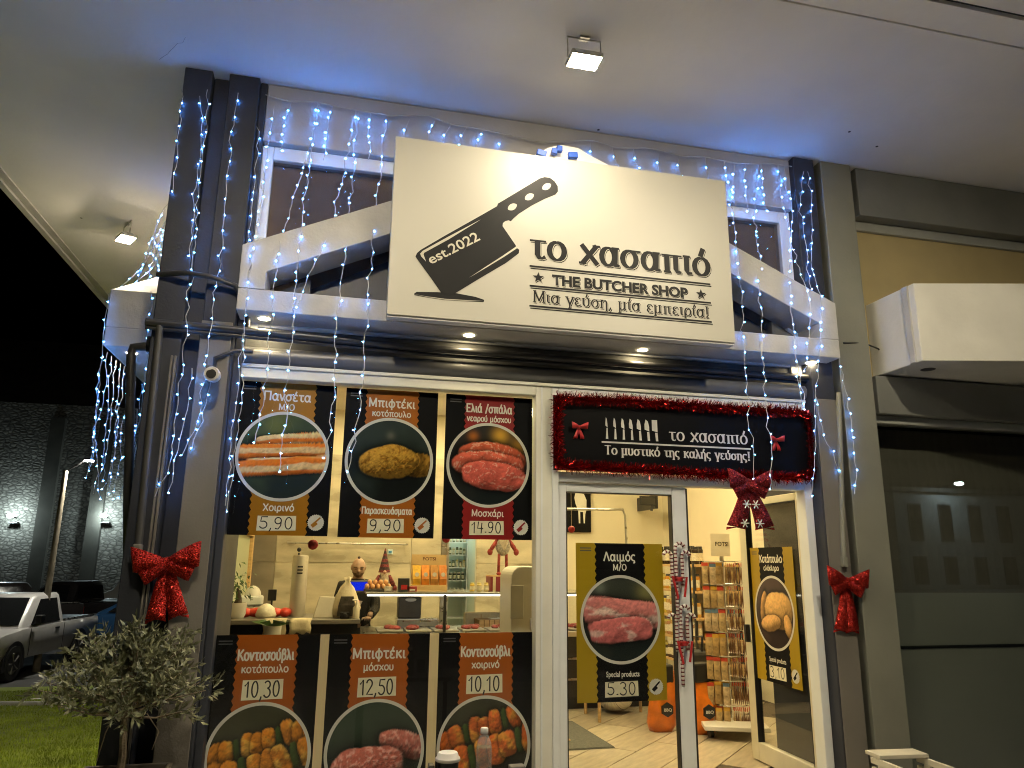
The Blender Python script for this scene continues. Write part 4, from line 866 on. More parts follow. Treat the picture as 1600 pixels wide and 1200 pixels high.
# blue plugs of the cable over the sign
M_BLUE = mat('blue_plug', (.02, .10, .55), .45, var=.15)
for i, (x, y) in enumerate(((846, 240), (866, 237), (874, 233), (895, 243))):
    p = PY(x, y, -.37); mb = MB(); mb.obox(p, (.95, 0, -.2+.1*i), (.2-.1*i, 0, .95), (0, 1, 0), .034 if i in (0, 3) else .02, .022, .016); mb.build('plug', M_BLUE, tt, bevel=.004)
LR = [[(1148, 255, ya), (1143, 320, ya), (1152, 400, yb), (1160, 480, yb), (1166, 600, yb), (1172, 660, yb), (1180, 735, yb), (1178, 748, yb)],
      [(1185, 258, ya), (1178, 340, ya), (1186, 400, -.28), (1188, 470, yb), (1192, 560, yb), (1198, 640, yb), (1206, 730, yb), (1203, 765, yb)],
      [(1216, 258, ya), (1220, 300, ya), (1240, 390, -.28), (1256, 440, yb), (1266, 480, yb), (1262, 560, yb), (1252, 590, yb), (1256, 630, yb)],
      [(1225, 260, ya), (1238, 340, ya), (1232, 440, yb), (1240, 520, yb), (1248, 600, yb), (1256, 640, yb)],
      [(1262, 268, -.165), (1270, 330, -.165), (1268, 400, -.165), (1272, 440, -.2), (1284, 470, yb), (1282, 540, yb), (1276, 590, yb), (1273, 650, -.25), (1274, 720, -.2), (1268, 775, -.17)],
      [(1256, 268, -.165), (1250, 330, -.165), (1262, 420, -.165), (1268, 452, -.2)],
      [(1312, 560, -.25), (1322, 610, -.2), (1328, 660, -.18), (1338, 720, -.18), (1335, 772, -.18)],
      [(1275, 620, -.22), (1285, 680, -.2), (1298, 705, -.18), (1310, 735, -.18)]]
lights('icicle fairy lights hanging at the right end of the cornice and pillar', LR, (3.2, ya, 4.6))
LP = [[(324, 140, -.165), (318, 240, -.165), (308, 320, -.165), (300, 420, -.18), (294, 480, -.24), (288, 540, -.24), (280, 600, -.18), (272, 680, -.18), (262, 740, -.18), (242, 776, -.18)],
      [(312, 150, -.165), (314, 220, -.165), (302, 330, -.165), (296, 400, -.17)],
      [(372, 145, -.165), (362, 220, -.165), (352, 310, -.165), (344, 400, -.18), (334, 470, -.24), (326, 540, -.24), (318, 600, -.18), (306, 660, -.18), (290, 700, -.18), (284, 712, -.18)],
      [(284, 140, -.16), (276, 220, -.16), (270, 300, -.16)], [(300, 575, -.18), (292, 640, -.18), (275, 720, -.18), (262, 770, -.18)], [(330, 590, -.2), (318, 645, -.2), (300, 700, -.18)],
      [(380, 520, -.2), (372, 600, -.12), (360, 700, -.12), (352, 790, -.1)]]
lights('fairy light strings running down the ribs of the dark corner pillar', LP, (-.9, -.16, 4.6))
xs = -1.66
def PXs(px, py, x=xs): return PXX(px, py, x)
LS = [[(270, 300, 1.6), (244, 355, 1.6), (215, 440, 1.5)], [(266, 330, 1.6), (240, 400, 1.5), (228, 448, 1.4)], [(262, 360, 1.5), (238, 420, 1.4), (196, 455, 1.3)], [(258, 345, 1.6), (222, 420, 1.5), (184, 452, 1.3)], [(250, 380, 1.6), (246, 440, 1.3)],
      [(170, 458, .70), (164, 500, .70), (160, 545, .70), (157, 600, .72), (152, 640, .72), (144, 700, .74), (140, 735, .74), (134, 748, .74)], [(168, 550, .8), (166, 600, .8), (160, 640, .8), (148, 670, .8), (146, 720, .8), (138, 735, .8)],
      [(181, 563, .95), (175, 610, .95), (172, 660, .95), (168, 700, .95), (154, 745, .95), (150, 766, .95), (158, 780, .95)], [(194, 572, 1.1), (190, 620, 1.1), (182, 680, 1.1), (172, 740, 1.1), (160, 764, 1.1)], [(200, 580, 1.2), (196, 640, 1.2), (188, 690, 1.2), (184, 740, 1.2), (176, 780, 1.2)],
      [(208, 580, .5), (200, 650, .5), (196, 700, .5), (192, 755, .5), (186, 778, .5)], [(222, 600, .4), (216, 660, .4), (212, 710, .4), (206, 740, .4)], [(226, 600, .3), (218, 650, .3), (216, 690, .3), (224, 705, .3)],
      [(160, 548, .74), (150, 620, .74), (148, 690, .74), (152, 740, .74), (146, 772, .74)], [(174, 556, .88), (168, 640, .88), (164, 700, .88), (160, 752, .88)], [(188, 568, 1.0), (183, 640, 1.0), (178, 720, 1.0), (170, 772, 1.0)], [(212, 596, .6), (206, 660, .6), (200, 720, .6), (196, 772, .6)],
      [(236, 455, .4), (234, 490, .4), (233, 540, .4), (228, 600, .4)], [(214, 640, .3), (208, 740, .3), (202, 760, .3), (206, 800, .3)]]
lights('icicle fairy lights hanging off the side cornice against the dark street', LS, (-1.62, 1, 3.4))
# ================================================================== shop interior
ZF = .14; XL, XR, YB, ZC = -1.0, 4.75, 5.6, 3.6
mb = MB(); mb.box(XL, XR, .06, YB, .0, ZF-.006); flo = struct(mb.build('shop_floor', mat('floor_grout', (.07, .05, .035), .8)))
M_TILE = [mat('floor_tile_%d' % i, c_, .34, var=.24, scale=4, stretch=(1.2, 6, 1)) for i, c_ in enumerate(((.40, .34, .25), (.37, .31, .22), (.43, .37, .27)))]
tile0 = [None]*3; c45 = math.sqrt(.5); k = 0
for i in range(-22, 24):
    for j in range(-6, 9):
        u_, v_ = i*.335+.02, j*1.2+(.4*(i % 3)); x = 1.9+(v_*c45+u_*c45); y = 1.0+(v_*c45-u_*c45)
        if not (XL+.4 < x < XR-.4 and .55 < y < YB-.45): continue
        q = k % 3; k += 1
        if tile0[q] is None: m_ = MB(); m_.box(-.5965, .5965, -.1635, .1635, -.006, 0); tile0[q] = m_.build('tile', M_TILE[q], bevel=.002); o = tile0[q]
        else: o = tile0[q].copy(); COL.objects.link(o)
        o.location = (x, y, ZF); o.rotation_euler = (0, 0, math.pi/4); o.parent = flo
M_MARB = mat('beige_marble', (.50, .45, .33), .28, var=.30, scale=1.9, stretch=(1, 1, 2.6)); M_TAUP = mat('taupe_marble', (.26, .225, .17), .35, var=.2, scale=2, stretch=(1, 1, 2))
M_PLAS = mat('cream_plaster', (.72, .66, .50), .7, var=.04, scale=2)
bw = MB(); bw.box(XL-.1, 1.47, YB+.02, YB+.1, 0, ZC); bw.box(1.95, XR+.1, YB+.02, YB+.1, 0, ZC); bw.box(1.47, 1.95, YB+.02, YB+.1, 2.4, ZC); bwall = struct(bw.build('shop_wall_back', M_PLAS))
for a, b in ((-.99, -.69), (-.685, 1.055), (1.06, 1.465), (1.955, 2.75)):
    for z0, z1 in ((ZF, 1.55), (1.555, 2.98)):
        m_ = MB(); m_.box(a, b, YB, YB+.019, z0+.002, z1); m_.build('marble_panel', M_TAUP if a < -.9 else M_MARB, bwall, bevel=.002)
m_ = MB(); m_.box(-1.12, XL, .1, YB+.1, 0, ZC); struct(m_.build('shop_wall_left', M_PLAS))
m_ = MB(); m_.box(XR, XR+.1, .46, YB+.1, 0, ZC); struct(m_.build('shop_wall_right', M_PLAS))
m_ = MB(); m_.box(XL, XR, .05, YB+1.4, ZC, ZC+.05); struct(m_.build('shop_ceiling', M_WHITE))
m_ = MB(); m_.box(-.7, 3.86, .056, .1, 2.74, ZC); m_.box(3.29, 3.861, .056, .1, 0, ZC); m_.box(3.861, XR+.1, .46, .5, 0, ZC); struct(m_.build('shop_wall_front', M_PLAS))
M_LAMP = emis('shop_lamp', (1.0, .78, .38), E_SHOP)
for i, (x, y) in enumerate(((.42, 1.3), (.5, 3.0), (2.3, .9), (2.3, 3.4), (3.4, .8), (3.9, 3.0), (.6, 4.7), (2.4, 4.9))):
    t_ = thing('ceiling_lamp', 'flat warm ceiling lamp panel inside the butcher shop', 'lamp', (x, y, ZC), 'ceiling lamps inside the shop', local=True)
    m_ = MB(); m_.box(-.31, .31, -.31, .31, -.03, -.001); o = m_.build('housing', M_FRAMEW); o.parent = t_
    m_ = MB(); m_.box(-.29, .29, -.29, .29, -.034, -.031); o = m_.build('diffuser', M_LAMP); o.parent = t_
# cold room behind the opening
M_COLD = mat('cold_room_panel', (.62, .68, .60), .4, var=.03)
m_ = MB(); m_.box(1.40, 1.468, YB+.1, 6.7, 0, 2.45); m_.box(1.952, 2.05, YB+.1, 6.7, 0, 2.45); m_.box(1.40, 2.05, 6.7, 6.75, 0, 2.45); m_.box(1.40, 2.05, YB+.1, 6.75, 2.40, 2.46); m_.box(1.4, 2.05, YB+.0, 6.75, 0, ZF); struct(m_.build('cold_room_wall', M_COLD))
t_ = thing('cold_room_lamp', 'cool white tube lamp in the cold room behind the counter', 'lamp', (1.7, 6.2, 2.39), local=True)
m_ = MB(); m_.box(-.05, .05, -.35, .35, -.04, 0); o = m_.build('housing', M_FRAMEW); o.parent = t_
m_ = MB(); m_.box(-.035, .035, -.33, .33, -.048, -.041); o = m_.build('tube', emis('cold_tube', (.85, 1.0, .86), 14)); o.parent = t_
m_ = MB(); m_.box(1.47, 1.53, YB-.01, YB+.06, ZF, 2.4); m_.box(1.53, 1.57, YB-.03, YB+.03, ZF, 2.4); m_.build('cold_room_frame', M_STEEL, bwall, bevel=.004)
sh = thing('shelf_rack', 'white shelf rack with small jars in the cold room doorway', 'shelf', (1.85, 6.4, ZF))
for z in (.5, .8, 1.1, 1.32, 1.50, 1.68, 1.86): m_ = MB(); m_.box(1.66, 1.945, 6.25, 6.6, z-.012, z); m_.build('shelf_board', M_FRAMEW, sh)
for x in (1.665, 1.94):
    m_ = MB(); m_.box(x-.008, x+.008, 6.24, 6.26, ZF, 2.0); m_.build('upright', M_FRAMEW, sh)
def jar(x, y, z, r, h, colr, lidc, label, group, cat='jar', name='jar', lidh=.2):
    t_ = thing(name, label, cat, (x, y, z), group, local=True)
    m_ = MB(); m_.lathe([(r*.9, .001), (r, .006), (r, h*.82), (r*.8, h*.88)], n=12); o = m_.build('body', mat('jar_%02x%02x%02x' % tuple(int(c*255) for c in colr), colr, .25, var=.15, scale=25)); o.parent = t_
    m_ = MB(); m_.lathe([(r*.84, h*.86), (r*.84, h), (r*.78, h+.004)], n=12); o = m_.build('lid', mat('lid_%02x%02x%02x' % tuple(int(c*255) for c in lidc), lidc, .35, var=.1)); o.parent = t_
    m_ = MB(); m_.lathe([(r*1.015, h*.2), (r*1.015, h*.65)], n=12, closed=False); o = m_.build('paper_label', mat('jar_label', (.62, .56, .42), .6, var=.2, scale=60)); o.parent = t_
rs = random.Random(3)
for z, nm in ((1.50, 'lower'), (1.68, 'middle'), (1.86, 'top')):
    for i in range(5): jar(1.70+i*.052, 6.33, z, .02, .085+.03*rs.random(), rs.choice(((.5, .45, .3), (.35, .3, .2), (.1, .12, .06))), rs.choice(((.6, .58, .5), (.05, .05, .05), (.5, .4, .1))), 'small jar on the '+nm+' shelf of the white cold room rack', 'jars in the cold room')
for z in (1.32, 1.1): 
    for i in range(4): jar(1.71+i*.062, 6.33, z, .024, .11, (.04, .05, .04), (.6, .6, .55), 'dark bottle with pale cap on a lower cold room shelf', 'bottles in the cold room', 'bottle', 'bottle')
# left sliding door with wood frame
sd_ = thing('sliding_door', 'frosted green glass sliding door in a pale wood frame inside', 'door', (-.98, 4, ZF))
m_ = MB(); m_.box(-.998, -.93, 2.6, 2.68, ZF, 2.98); m_.box(-.998, -.93, 5.1, 5.22, ZF, 2.98); m_.box(-.998, -.93, 2.68, 5.1, 1.86, 1.93); m_.box(-.998, -.955, 2.68, 5.1, 1.93, 2.98); m_.build('frame', M_WOOD, sd_, bevel=.004)
m_ = MB(); m_.box(-.99, -.97, 2.68, 5.1, ZF, 1.86); m_.build('glass', mat('green_frosted_glass', (.42, .46, .32), .35, var=.04), sd_)
for i in range(7): m_ = MB(); m_.box(-.955, -.948, 2.72+i*.34, 3.03+i*.34, 1.94, 2.97); m_.build('plank', M_WOOD, sd_, bevel=.003)
# hanging rail
m_ = MB(); m_.tube([(-.55, YB-.08, 1.80), (1.0, YB-.08, 1.80)], .012, 8); m_.tube([(-.5, YB-.08, 1.80), (-.5, YB-.002, 1.80)], .008, 6); m_.tube([(.95, YB-.08, 1.80), (.95, YB-.002, 1.80)], .008, 6); tag(m_.build('wall_rail', M_STEEL, smooth=True), 'thin steel wall rail across the marble behind the man', 'rail')
p = PY(610, 862, YB-.05); m_ = MB(); m_.box(p[0]-.035, p[0]+.035, YB-.02, YB-.002, p[2]-.035, p[2]+.03); o = m_.build('wall_label', mat('pale_blue_tag', (.5, .66, .75), .4), bevel=.003); tag(o, 'small pale blue tag hanging on the marble wall', 'tag')
m_ = MB(); m_.box(p[0]-.02, p[0]+.02, YB-.0235, YB-.021, p[2]-.015, p[2]+.01); m_.build('print', mat('tag_print', (.05, .25, .5), .4), o)
# work counter ---------------------------------------------------------------
wc = thing('work_counter', 'dark work counter with grey top behind the window', 'counter', (.1, 3.0, ZF))
m_ = MB(); m_.box(-.95, .31, 2.66, 3.5, 1.015, 1.055); m_.build('top', mat('grey_counter_top', (.16, .145, .12), .35, var=.15), wc, bevel=.006)
m_ = MB(); m_.box(-.95, .29, 2.74, 3.45, ZF, 1.012); m_.build('front_panel', M_BLACK, wc); m_ = MB(); m_.box(-.95, .28, 2.50, 2.735, .86, .885); m_.build('ledge', M_DARK, wc, bevel=.004)
CT = 1.056
def at(px, py, y): return PY(px, py, y)
# ficus
LEAF = mat('indoor_leaf', (.05, .11, .025), .4, var=.4, scale=15)
def leafy(name, label, loc, pot, n, spread, hgt, lsize, potm, seed, broad=False, trunk=True):
    r_ = np.random.RandomState(seed); t_ = thing(name, label, 'plant', loc, local=True)
    m_ = MB(); m_.lathe([(pot*.72, 0), (pot*.95, pot*.5), (pot, pot*1.65), (pot*.9, pot*1.65), (pot*.85, pot*1.45), (.001, pot*1.45)], n=20); o = m_.build('pot', potm, smooth=True); o.parent = t_
    if trunk: m_ = MB(); m_.tube([(0, 0, pot*1.4), (.01, 0, pot*1.4+hgt*.25), (-.01, 0, pot*1.4+hgt*.6)], [pot*.5, pot*.28, .006], 8); o = m_.build('trunk', mat('plant_trunk', (.07, .05, .035), .8, var=.3), smooth=True); o.parent = t_
    V_, F_ = [], []
    for i in range(n):
        if broad: a = 6.28*i/n+r_.rand()*.5; d = np.array([math.cos(a), math.sin(a), .35+.3*r_.rand()]); b0 = np.array([0, 0, pot*1.5])
        else:
            b0 = r_.randn(3)*[spread*.5, spread*.4, hgt*.28]+[0, 0, pot*1.65+hgt*.55]; d = r_.randn(3); d[2] -= .25
        d /= np.linalg.norm(d); w_ = np.cross(d, [0, 0, 1.]); w_ = w_/(np.linalg.norm(w_)+1e-6); w_ = w_*math.cos(i)+np.cross(w_, d)*math.sin(i)*.5
        l = lsize*(.7+.6*r_.rand()); wd_ = l*(.26 if broad else .22); o_ = len(V_)
        V_ += [b0, b0+d*l*.45+w_*wd_, b0+d*l*.45-w_*wd_, b0+d*l-np.array([0, 0, l*.25])]; F_ += [(o_, o_+1, o_+2), (o_+1, o_+3, o_+2)]
    m_ = MB(); m_.add(V_, F_); o = stuff(m_.build('leaves', LEAF)); o.parent = t_
    return t_
p = at(369, 965, 2.85); leafy('ficus_plant', 'small ficus in a round white pot on the work counter', (p[0], 2.85, CT), .085, 90, .13, .26, .06, M_PWHT, 4)
p = at(427, 975, 2.62); leafy('broad_leaf_plant', 'broad leaved plant in a tapered white pot on the counter ledge', (p[0], 2.61, .886), .075, 9, .1, .1, .2, M_PWHT, 6, True, False)
# cloths over the counter edge
M_CLO = mat('cream_cloth', (.62, .54, .36), .85, var=.08, scale=12, bump=.4, bscale=40)
for px, w_, d_, lab in ((430, .10, .15, 'wide cream cloth draped over the edge of the work counter'), (470, .095, .12, 'narrow cream cloth draped over the edge of the work counter')):
    p = at(px, 966, 2.65); m_ = MB(); v = []
    prof = [(2.83, CT+.004), (2.75, CT+.010), (2.68, CT+.012), (2.65, CT+.004), (2.642, CT-.03), (2.640, CT-d_*.6), (2.643, CT-d_)]
    for i in range(7):
        for (y, z) in prof: v.append((p[0]-w_+2*w_*i/6+.006*math.sin(z*60+i), y-.006*math.sin(i*1.7)*(z < CT), z-(.015*math.sin(i*2.1) if z < CT-.1 else 0)))
    m_.add(v, [(i*7+j, i*7+j+1, (i+1)*7+j+1, (i+1)*7+j) for i in range(6) for j in range(6)]); o = m_.build('draped_cloth', M_CLO, smooth=2); tag(o, lab, 'cloth'); s_ = o.modifiers.new('t', 'SOLIDIFY'); s_.thickness = .006
# red and white bundle
p = at(400, 960, 2.95); m_ = MB()
for dx, dz, rx in ((-.12, 0, .10), (.02, 0, .12), (.16, 0, .085), (.26, 0, .06)): m_.ball((p[0]+dx, 2.98, CT+.045), rx, .08, .045, 14, 8)
o = m_.build('red_package', mat('red_film', (.55, .04, .02), .35, var=.3, scale=20), smooth=2); tag(o, 'red wrapped package lying on the counter under a white bag', 'package')
m_ = MB(); m_.lathe([(.085, 0), (.1, .03), (.075, .09), (.03, .125), (.002, .13)], (p[0]+.09, 2.92, CT), 14); o = m_.build('white_bag', mat('white_bag_film', (.66, .62, .5), .5, var=.1, scale=25, bump=.6, bscale=30), smooth=2); tag(o, 'crumpled white bag on the counter in front of red package', 'bag')
# steel column
p = at(463, 965, 3.05); t_ = thing('steel_tower', 'tall stainless steel cylinder tower with a tap knob on the counter', 'dispenser', (p[0], 3.05, CT))
m_ = MB(); m_.lathe([(.075, 0), (.075, .56), (.07, .575), (.02, .58)], (p[0], 3.05, CT), 24); bd = m_.build('column', mat('satin_steel', (.5, .46, .38), .35, metal=.35, var=.08), t_, smooth=True)
m_ = MB(); m_.tube([(p[0]-.02, 3.05, CT+.57), (p[0]-.02, 3.05, CT+.60)], .008, 8); m_.ball((p[0]-.02, 3.05, CT+.63), .022, nu=10); m_.build('knob', M_BLACK, bd, smooth=True)
m_ = MB(); 
for dz in (.40, .43, .46): m_.box(p[0]-.02, p[0]+.03, 2.972, 2.976, CT+dz, CT+dz+.014)
m_.build('mark', M_BLACK, bd)
# scale behind, till, bag
p = at(391, 925, 4.3); t_ = thing('weighing_scale', 'steel weighing scale with rounded glass hood on the back bench', 'scale', (p[0], 4.4, ZF))
m_ = MB(); m_.box(p[0]-.14, p[0]+.16, 4.25, 4.6, ZF, 1.08); m_.build('stand', M_STEEL, t_, bevel=.01); m_ = MB(); m_.box(p[0]-.12, p[0]+.13, 4.3, 4.55, 1.085, 1.19); m_.build('body', M_FRAMEW, t_, bevel=.02); m_ = MB(); m_.ball((p[0]+.02, 4.42, 1.19), .09, .08, .11, 16, 8); m_.build('hood', M_PWHT, t_, smooth=2)
m_ = MB(); m_.box(p[0]+.19, p[0]+.28, 4.3, 4.36, 1.14, 1.26); m_.box(p[0]+.225, p[0]+.245, 4.32, 4.34, .9, 1.14); m_.build('display', M_BLACK, t_, bevel=.006)
p = at(502, 965, 2.95); t_ = thing('cash_till', 'grey till with sloping screen on the work counter', 'till', (p[0]+.05, 2.95, CT))
m_ = MB(); m_.add([(p[0]-.08, 2.85, CT), (p[0]+.22, 2.85, CT), (p[0]+.24, 2.98, CT+.18), (p[0]-.03, 2.98, CT+.19), (p[0]-.08, 3.12, CT), (p[0]+.22, 3.12, CT), (p[0]+.24, 3.06, CT+.18), (p[0]-.03, 3.06, CT+.19)], [(0, 1, 2, 3), (4, 7, 6, 5), (0, 3, 7, 4), (1, 5, 6, 2), (3, 2, 6, 7), (0, 4, 5, 1)]); bd = m_.build('body', mat('till_grey', (.30, .27, .2), .45, var=.08), t_, bevel=.008)
m_ = MB(); m_.box(p[0]+.17, p[0]+.26, 2.76, 2.84, CT, CT+.06); m_.tube([(p[0]+.215, 2.75, CT+.03), (p[0]+.215, 2.72, CT+.03)], .022, 12); m_.build('card_scanner', M_BLACK, t_, bevel=.008)
p = at(540, 965, 2.85); t_ = thing('shopping_bag', 'cream plastic shopping bag with dark printed front on the counter', 'bag', (p[0], 2.85, CT))
m_ = MB(); v = []
for k, (hw_, hd, z) in enumerate(((.12, .08, 0), (.13, .085, .09), (.10, .07, .20), (.062, .045, .28), (.022, .018, .335), (.036, .02, .375))):
    v += [(p[0]+hw_*math.cos(a)*(1+.09*math.sin(5*a+k*2.1)), 2.87+hd*math.sin(a)+.010*math.sin(3*a+k*1.7), CT+z+.006*math.sin(2*a+k)) for a in [2*math.pi*i/16+.2 for i in range(16)]]
m_.add(v, [(k*16+i, k*16+(i+1) % 16, (k+1)*16+(i+1) % 16, (k+1)*16+i) for k in range(5) for i in range(16)]+[tuple(range(15, -1, -1)), tuple(range(80, 96))]); bd = m_.build('body', mat('cream_bag_film', (.60, .52, .36), .4, var=.08, scale=10, bump=.5, bscale=20), t_, smooth=2)
m_ = MB(); m_.add([(p[0]-.085, 2.775, CT+.02), (p[0]+.085, 2.775, CT+.02), (p[0]+.08, 2.772, CT+.12), (p[0]+.062, 2.782, CT+.2), (p[0]-.055, 2.782, CT+.2), (p[0]-.075, 2.772, CT+.12)], [(0, 1, 2, 5), (5, 2, 3, 4)]); m_.build('printed_panel', mat('bag_print', (.05, .042, .035), .4, var=.5, scale=30), bd)
# display counter ------------------------------------------------------------
dc = thing('display_counter', 'long glass fronted meat display counter with lit top edge', 'counter', (2.25, 3.2, ZF))
m_ = MB(); m_.box(.36, 3.50, 3.0, 3.75, 1.265, 1.285); m_.build('top', mat('counter_glass_top', (.20, .20, .17), .15, var=.05), dc, bevel=.004)
m_ = MB(); m_.box(.38, 3.48, 3.02, 3.05, 1.248, 1.264); m_.build('light_strip', emis('counter_strip', (1, .93, .8), 4.0), dc)
m_ = MB(); m_.box(.38, 3.48, 2.985, 2.991, .90, 1.262); m_.build('front_glass', M_GLASS, dc)
m_ = MB(); m_.box(.36, 3.50, 2.97, 3.8, .845, .90); m_.build('base_deck', M_STEEL, dc, bevel=.006)
m_ = MB(); m_.box(.36, 3.50, 3.0, 3.8, ZF+.12, .843); m_.build('base', mat('counter_base', (.03, .028, .026), .3, var=.1), dc)
for z in (.42, .62): m_ = MB(); m_.box(1.10, 3.50, 2.992, 2.999, z, z+.02); m_.build('trim', M_STEEL, dc)
m_ = MB(); m_.box(1.12, 3.48, 3.05, 3.75, ZF, ZF+.118); m_.build('plinth', M_BLACK, dc)
for px in (695, 1010):
    p = at(px, 940, 2.99); m_ = MB(); m_.box(p[0]-.014, p[0]+.014, 2.97, 2.984, .901, 1.264); m_.build('post', M_BLACK, dc)
M_MEAT = mat('raw_meat', (.45, .09, .07), .35, var=.5, scale=14)
M_TRAY = mat('pale_tray', (.5, .46, .36), .4, var=.08)
for i in range(10):
    x = .62+i*.28; t_ = thing('meat_tray', 'shallow tray of raw meat inside the glass display counter', 'tray', (x, 3.18, .902), 'meat trays in the display counter', local=True)
    m_ = MB(); m_.box(-.125, .125, -.17, .17, 0, .02); o = m_.build('dish', M_TRAY, bevel=.006); o.parent = t_
    m_ = MB(); r_ = np.random.RandomState(i)
    for _ in range(7): m_.ball((r_.uniform(-.08, .08), r_.uniform(-.12, .12), .035), .04, .05, .022, 10, 6)
    o = m_.build('meat', M_MEAT, smooth=2); o.parent = t_
for px, py, nm in ((655, 952, 'left'), (800, 958, 'right')):
    p = at(px, py, 3.4); t_ = thing('steel_bench_box', 'pale steel machine box on the bench behind the counter, '+('under the orange pouches' if nm == 'left' else 'under the striped gnome'), 'machine', (p[0], 3.5, .902))
    m_ = MB(); m_.box(p[0]-.22, p[0]+.22, 3.45, 3.7, .902, 1.0); m_.build('body', M_STEEL, t_, bevel=.01); m_ = MB(); m_.box(p[0]-.2, p[0]+.2, 3.44, 3.449, .925, .965); m_.build('front_plate', M_TRAY, t_)
p = at(640, 955, 3.55); t_ = thing('dark_machine', 'dark grey slicer box standing inside the counter under the pouches', 'machine', (p[0], 3.56, 1.001)); m_ = MB(); m_.box(p[0]-.125, p[0]+.115, 3.47, 3.68, 1.001, 1.215); m_.build('body', mat('slicer_grey', (.075, .07, .062), .45, var=.2), t_, bevel=.012); m_ = MB(); m_.ball((p[0], 3.465, 1.19), .06, .01, .02, 14, 6); m_.build('plate', M_FRAMEW, t_, smooth=2)
p = at(768, 972, 3.35); t_ = thing('slatted_wood_box', 'slatted wooden box inside the right part of the display counter', 'box', (p[0], 3.4, .902)); m_ = MB(); m_.box(p[0]-.14, p[0]+.14, 3.33, 3.6, .902, .99); m_.build('core', mat('brown_crate', (.28, .15, .05), .6, var=.2), t_)
for i in range(5): m_ = MB(); m_.box(p[0]-.135+i*.056, p[0]-.09+i*.056, 3.318, 3.329, .905, .988); m_.build('slat', M_WOOD, t_, bevel=.002)
p = at(755, 958, 3.62); t_ = thing('parcel', 'flat cream wrapped parcel behind the slatted wooden box', 'parcel', (p[0], 3.64, .902)); m_ = MB(); m_.box(p[0]-.2, p[0]+.2, 3.61, 3.74, .902, 1.05); m_.build('wrap', M_CLO, t_, bevel=.02); m_ = MB(); m_.box(p[0]-.03, p[0]-.02, 3.607, 3.6095, .92, 1.03); m_.build('string', M_WOOD, t_)
# items on the counter top
DT = 1.286
p = at(612, 925, 3.3)
t_ = thing('egg_tray', 'tray of brown eggs stacked on the display counter', 'egg tray', (at(590, 926, 3.25)[0], 3.25, DT)); ex = t_.location.x
m_ = MB(); m_.box(ex-.14, ex+.14, 3.16, 3.40, DT, DT+.025); m_.build('carton', mat('egg_carton', (.06, .05, .045), .8, var=.2), t_, bevel=.006)
EGG = mat('brown_egg', (.55, .28, .11), .45, var=.12, scale=30); e0 = None
for lv, (nx, ny) in enumerate(((5, 4), (4, 2))):
    for i in range(nx):
        for j in range(ny):
            if e0 is None: m_ = MB(); m_.ball((0, 0, 0), .0225, .0225, .029, 12, 9); e0 = m_.build('egg', EGG, smooth=2); o = e0
            else: o = e0.copy(); COL.objects.link(o)
            o.location = (ex-.11+(i+.5*lv)*.054, 3.19+j*.055+.03*lv, DT+.045+lv*.04); o.parent = t_; o.matrix_parent_inverse = Matrix.Translation(-Vector(t_.location))
def gnome(name, label, x, y, z, hat_h, hr, mats, legs=0):
    t_ = thing(name, label, 'gnome', (x, y, z), local=True); L = legs
    if legs:
        for s in (-1, 1): m_ = MB(); m_.tube([(s*.045, 0, .01), (s*.04, 0, L)], .016, 8); m_.ball((s*.045, -.02, .015), .028, .045, .018, 10, 6); o = m_.build('leg', mats[3], smooth=2); o.parent = t_
    m_ = MB(); m_.ball((0, 0, L+.09), hr*1.05, hr*.9, .11, 16, 10); o = m_.build('body', mats[1], smooth=2); o.parent = t_
    m_ = MB(); m_.lathe([(.006, -.07), (hr*.55, .02), (hr*.7, .10), (hr*.45, .14)], (0, -hr*.45, L+.06), 12); o = m_.build('beard', mats[2], smooth=2); o.parent = t_
    m_ = MB(); m_.ball((0, -hr*1.15, L+.185), .018, nu=10); o = m_.build('nose', mat('gnome_nose', (.6, .35, .25), .6), smooth=2); o.parent = t_
    for k in range(9):
        f0, f1 = k/9, (k+1)/9; m_ = MB(); m_.lathe([(hr*1.0*(1-f0)+.004, hat_h*f0), (hr*1.0*(1-f1)+.004, hat_h*f1)], (0, 0, L+.18), 14, False); o = m_.build('hat_band', mats[0] if k % 2 == 0 else mats[4], smooth=2); o.parent = t_
    for s in (-1, 1): m_ = MB(); m_.tube([(s*hr*.8, -.01, L+.15), (s*hr*1.5, -.02, L+.07), (s*hr*1.75, -.02, L+.04)], [.02, .024, .02], 8); m_.ball((s*hr*1.85, -.02, L+.02), .03, .025, .036, 10, 7); o = m_.build('arm', mats[3], smooth=2); o.parent = t_
M_PLAID = mat('plaid_felt', (.16, .03, .03), .9, var=.7, scale=60); M_FUR = mat('cream_fur', (.62, .54, .42), .95, var=.2, scale=60, bump=1, bscale=150); M_GFUR = mat('grey_fur', (.4, .37, .32), .95, var=.3, scale=60, bump=1, bscale=150)
M_RFELT = mat('red_felt', (.45, .05, .04), .9, var=.2); M_WFELT = mat('white_felt', (.6, .52, .42), .9, var=.1)
p = at(598, 926, 3.45); gnome('gnome_doll', 'gnome doll with dark plaid pointed hat behind the egg tray', p[0]+.01, 3.5, DT, .25, .06, (M_PLAID, M_GFUR, M_FUR, M_PLAID, mat('plaid_dark', (.05, .03, .03), .9, var=.6, scale=60)))
p = at(785, 925, 3.25)
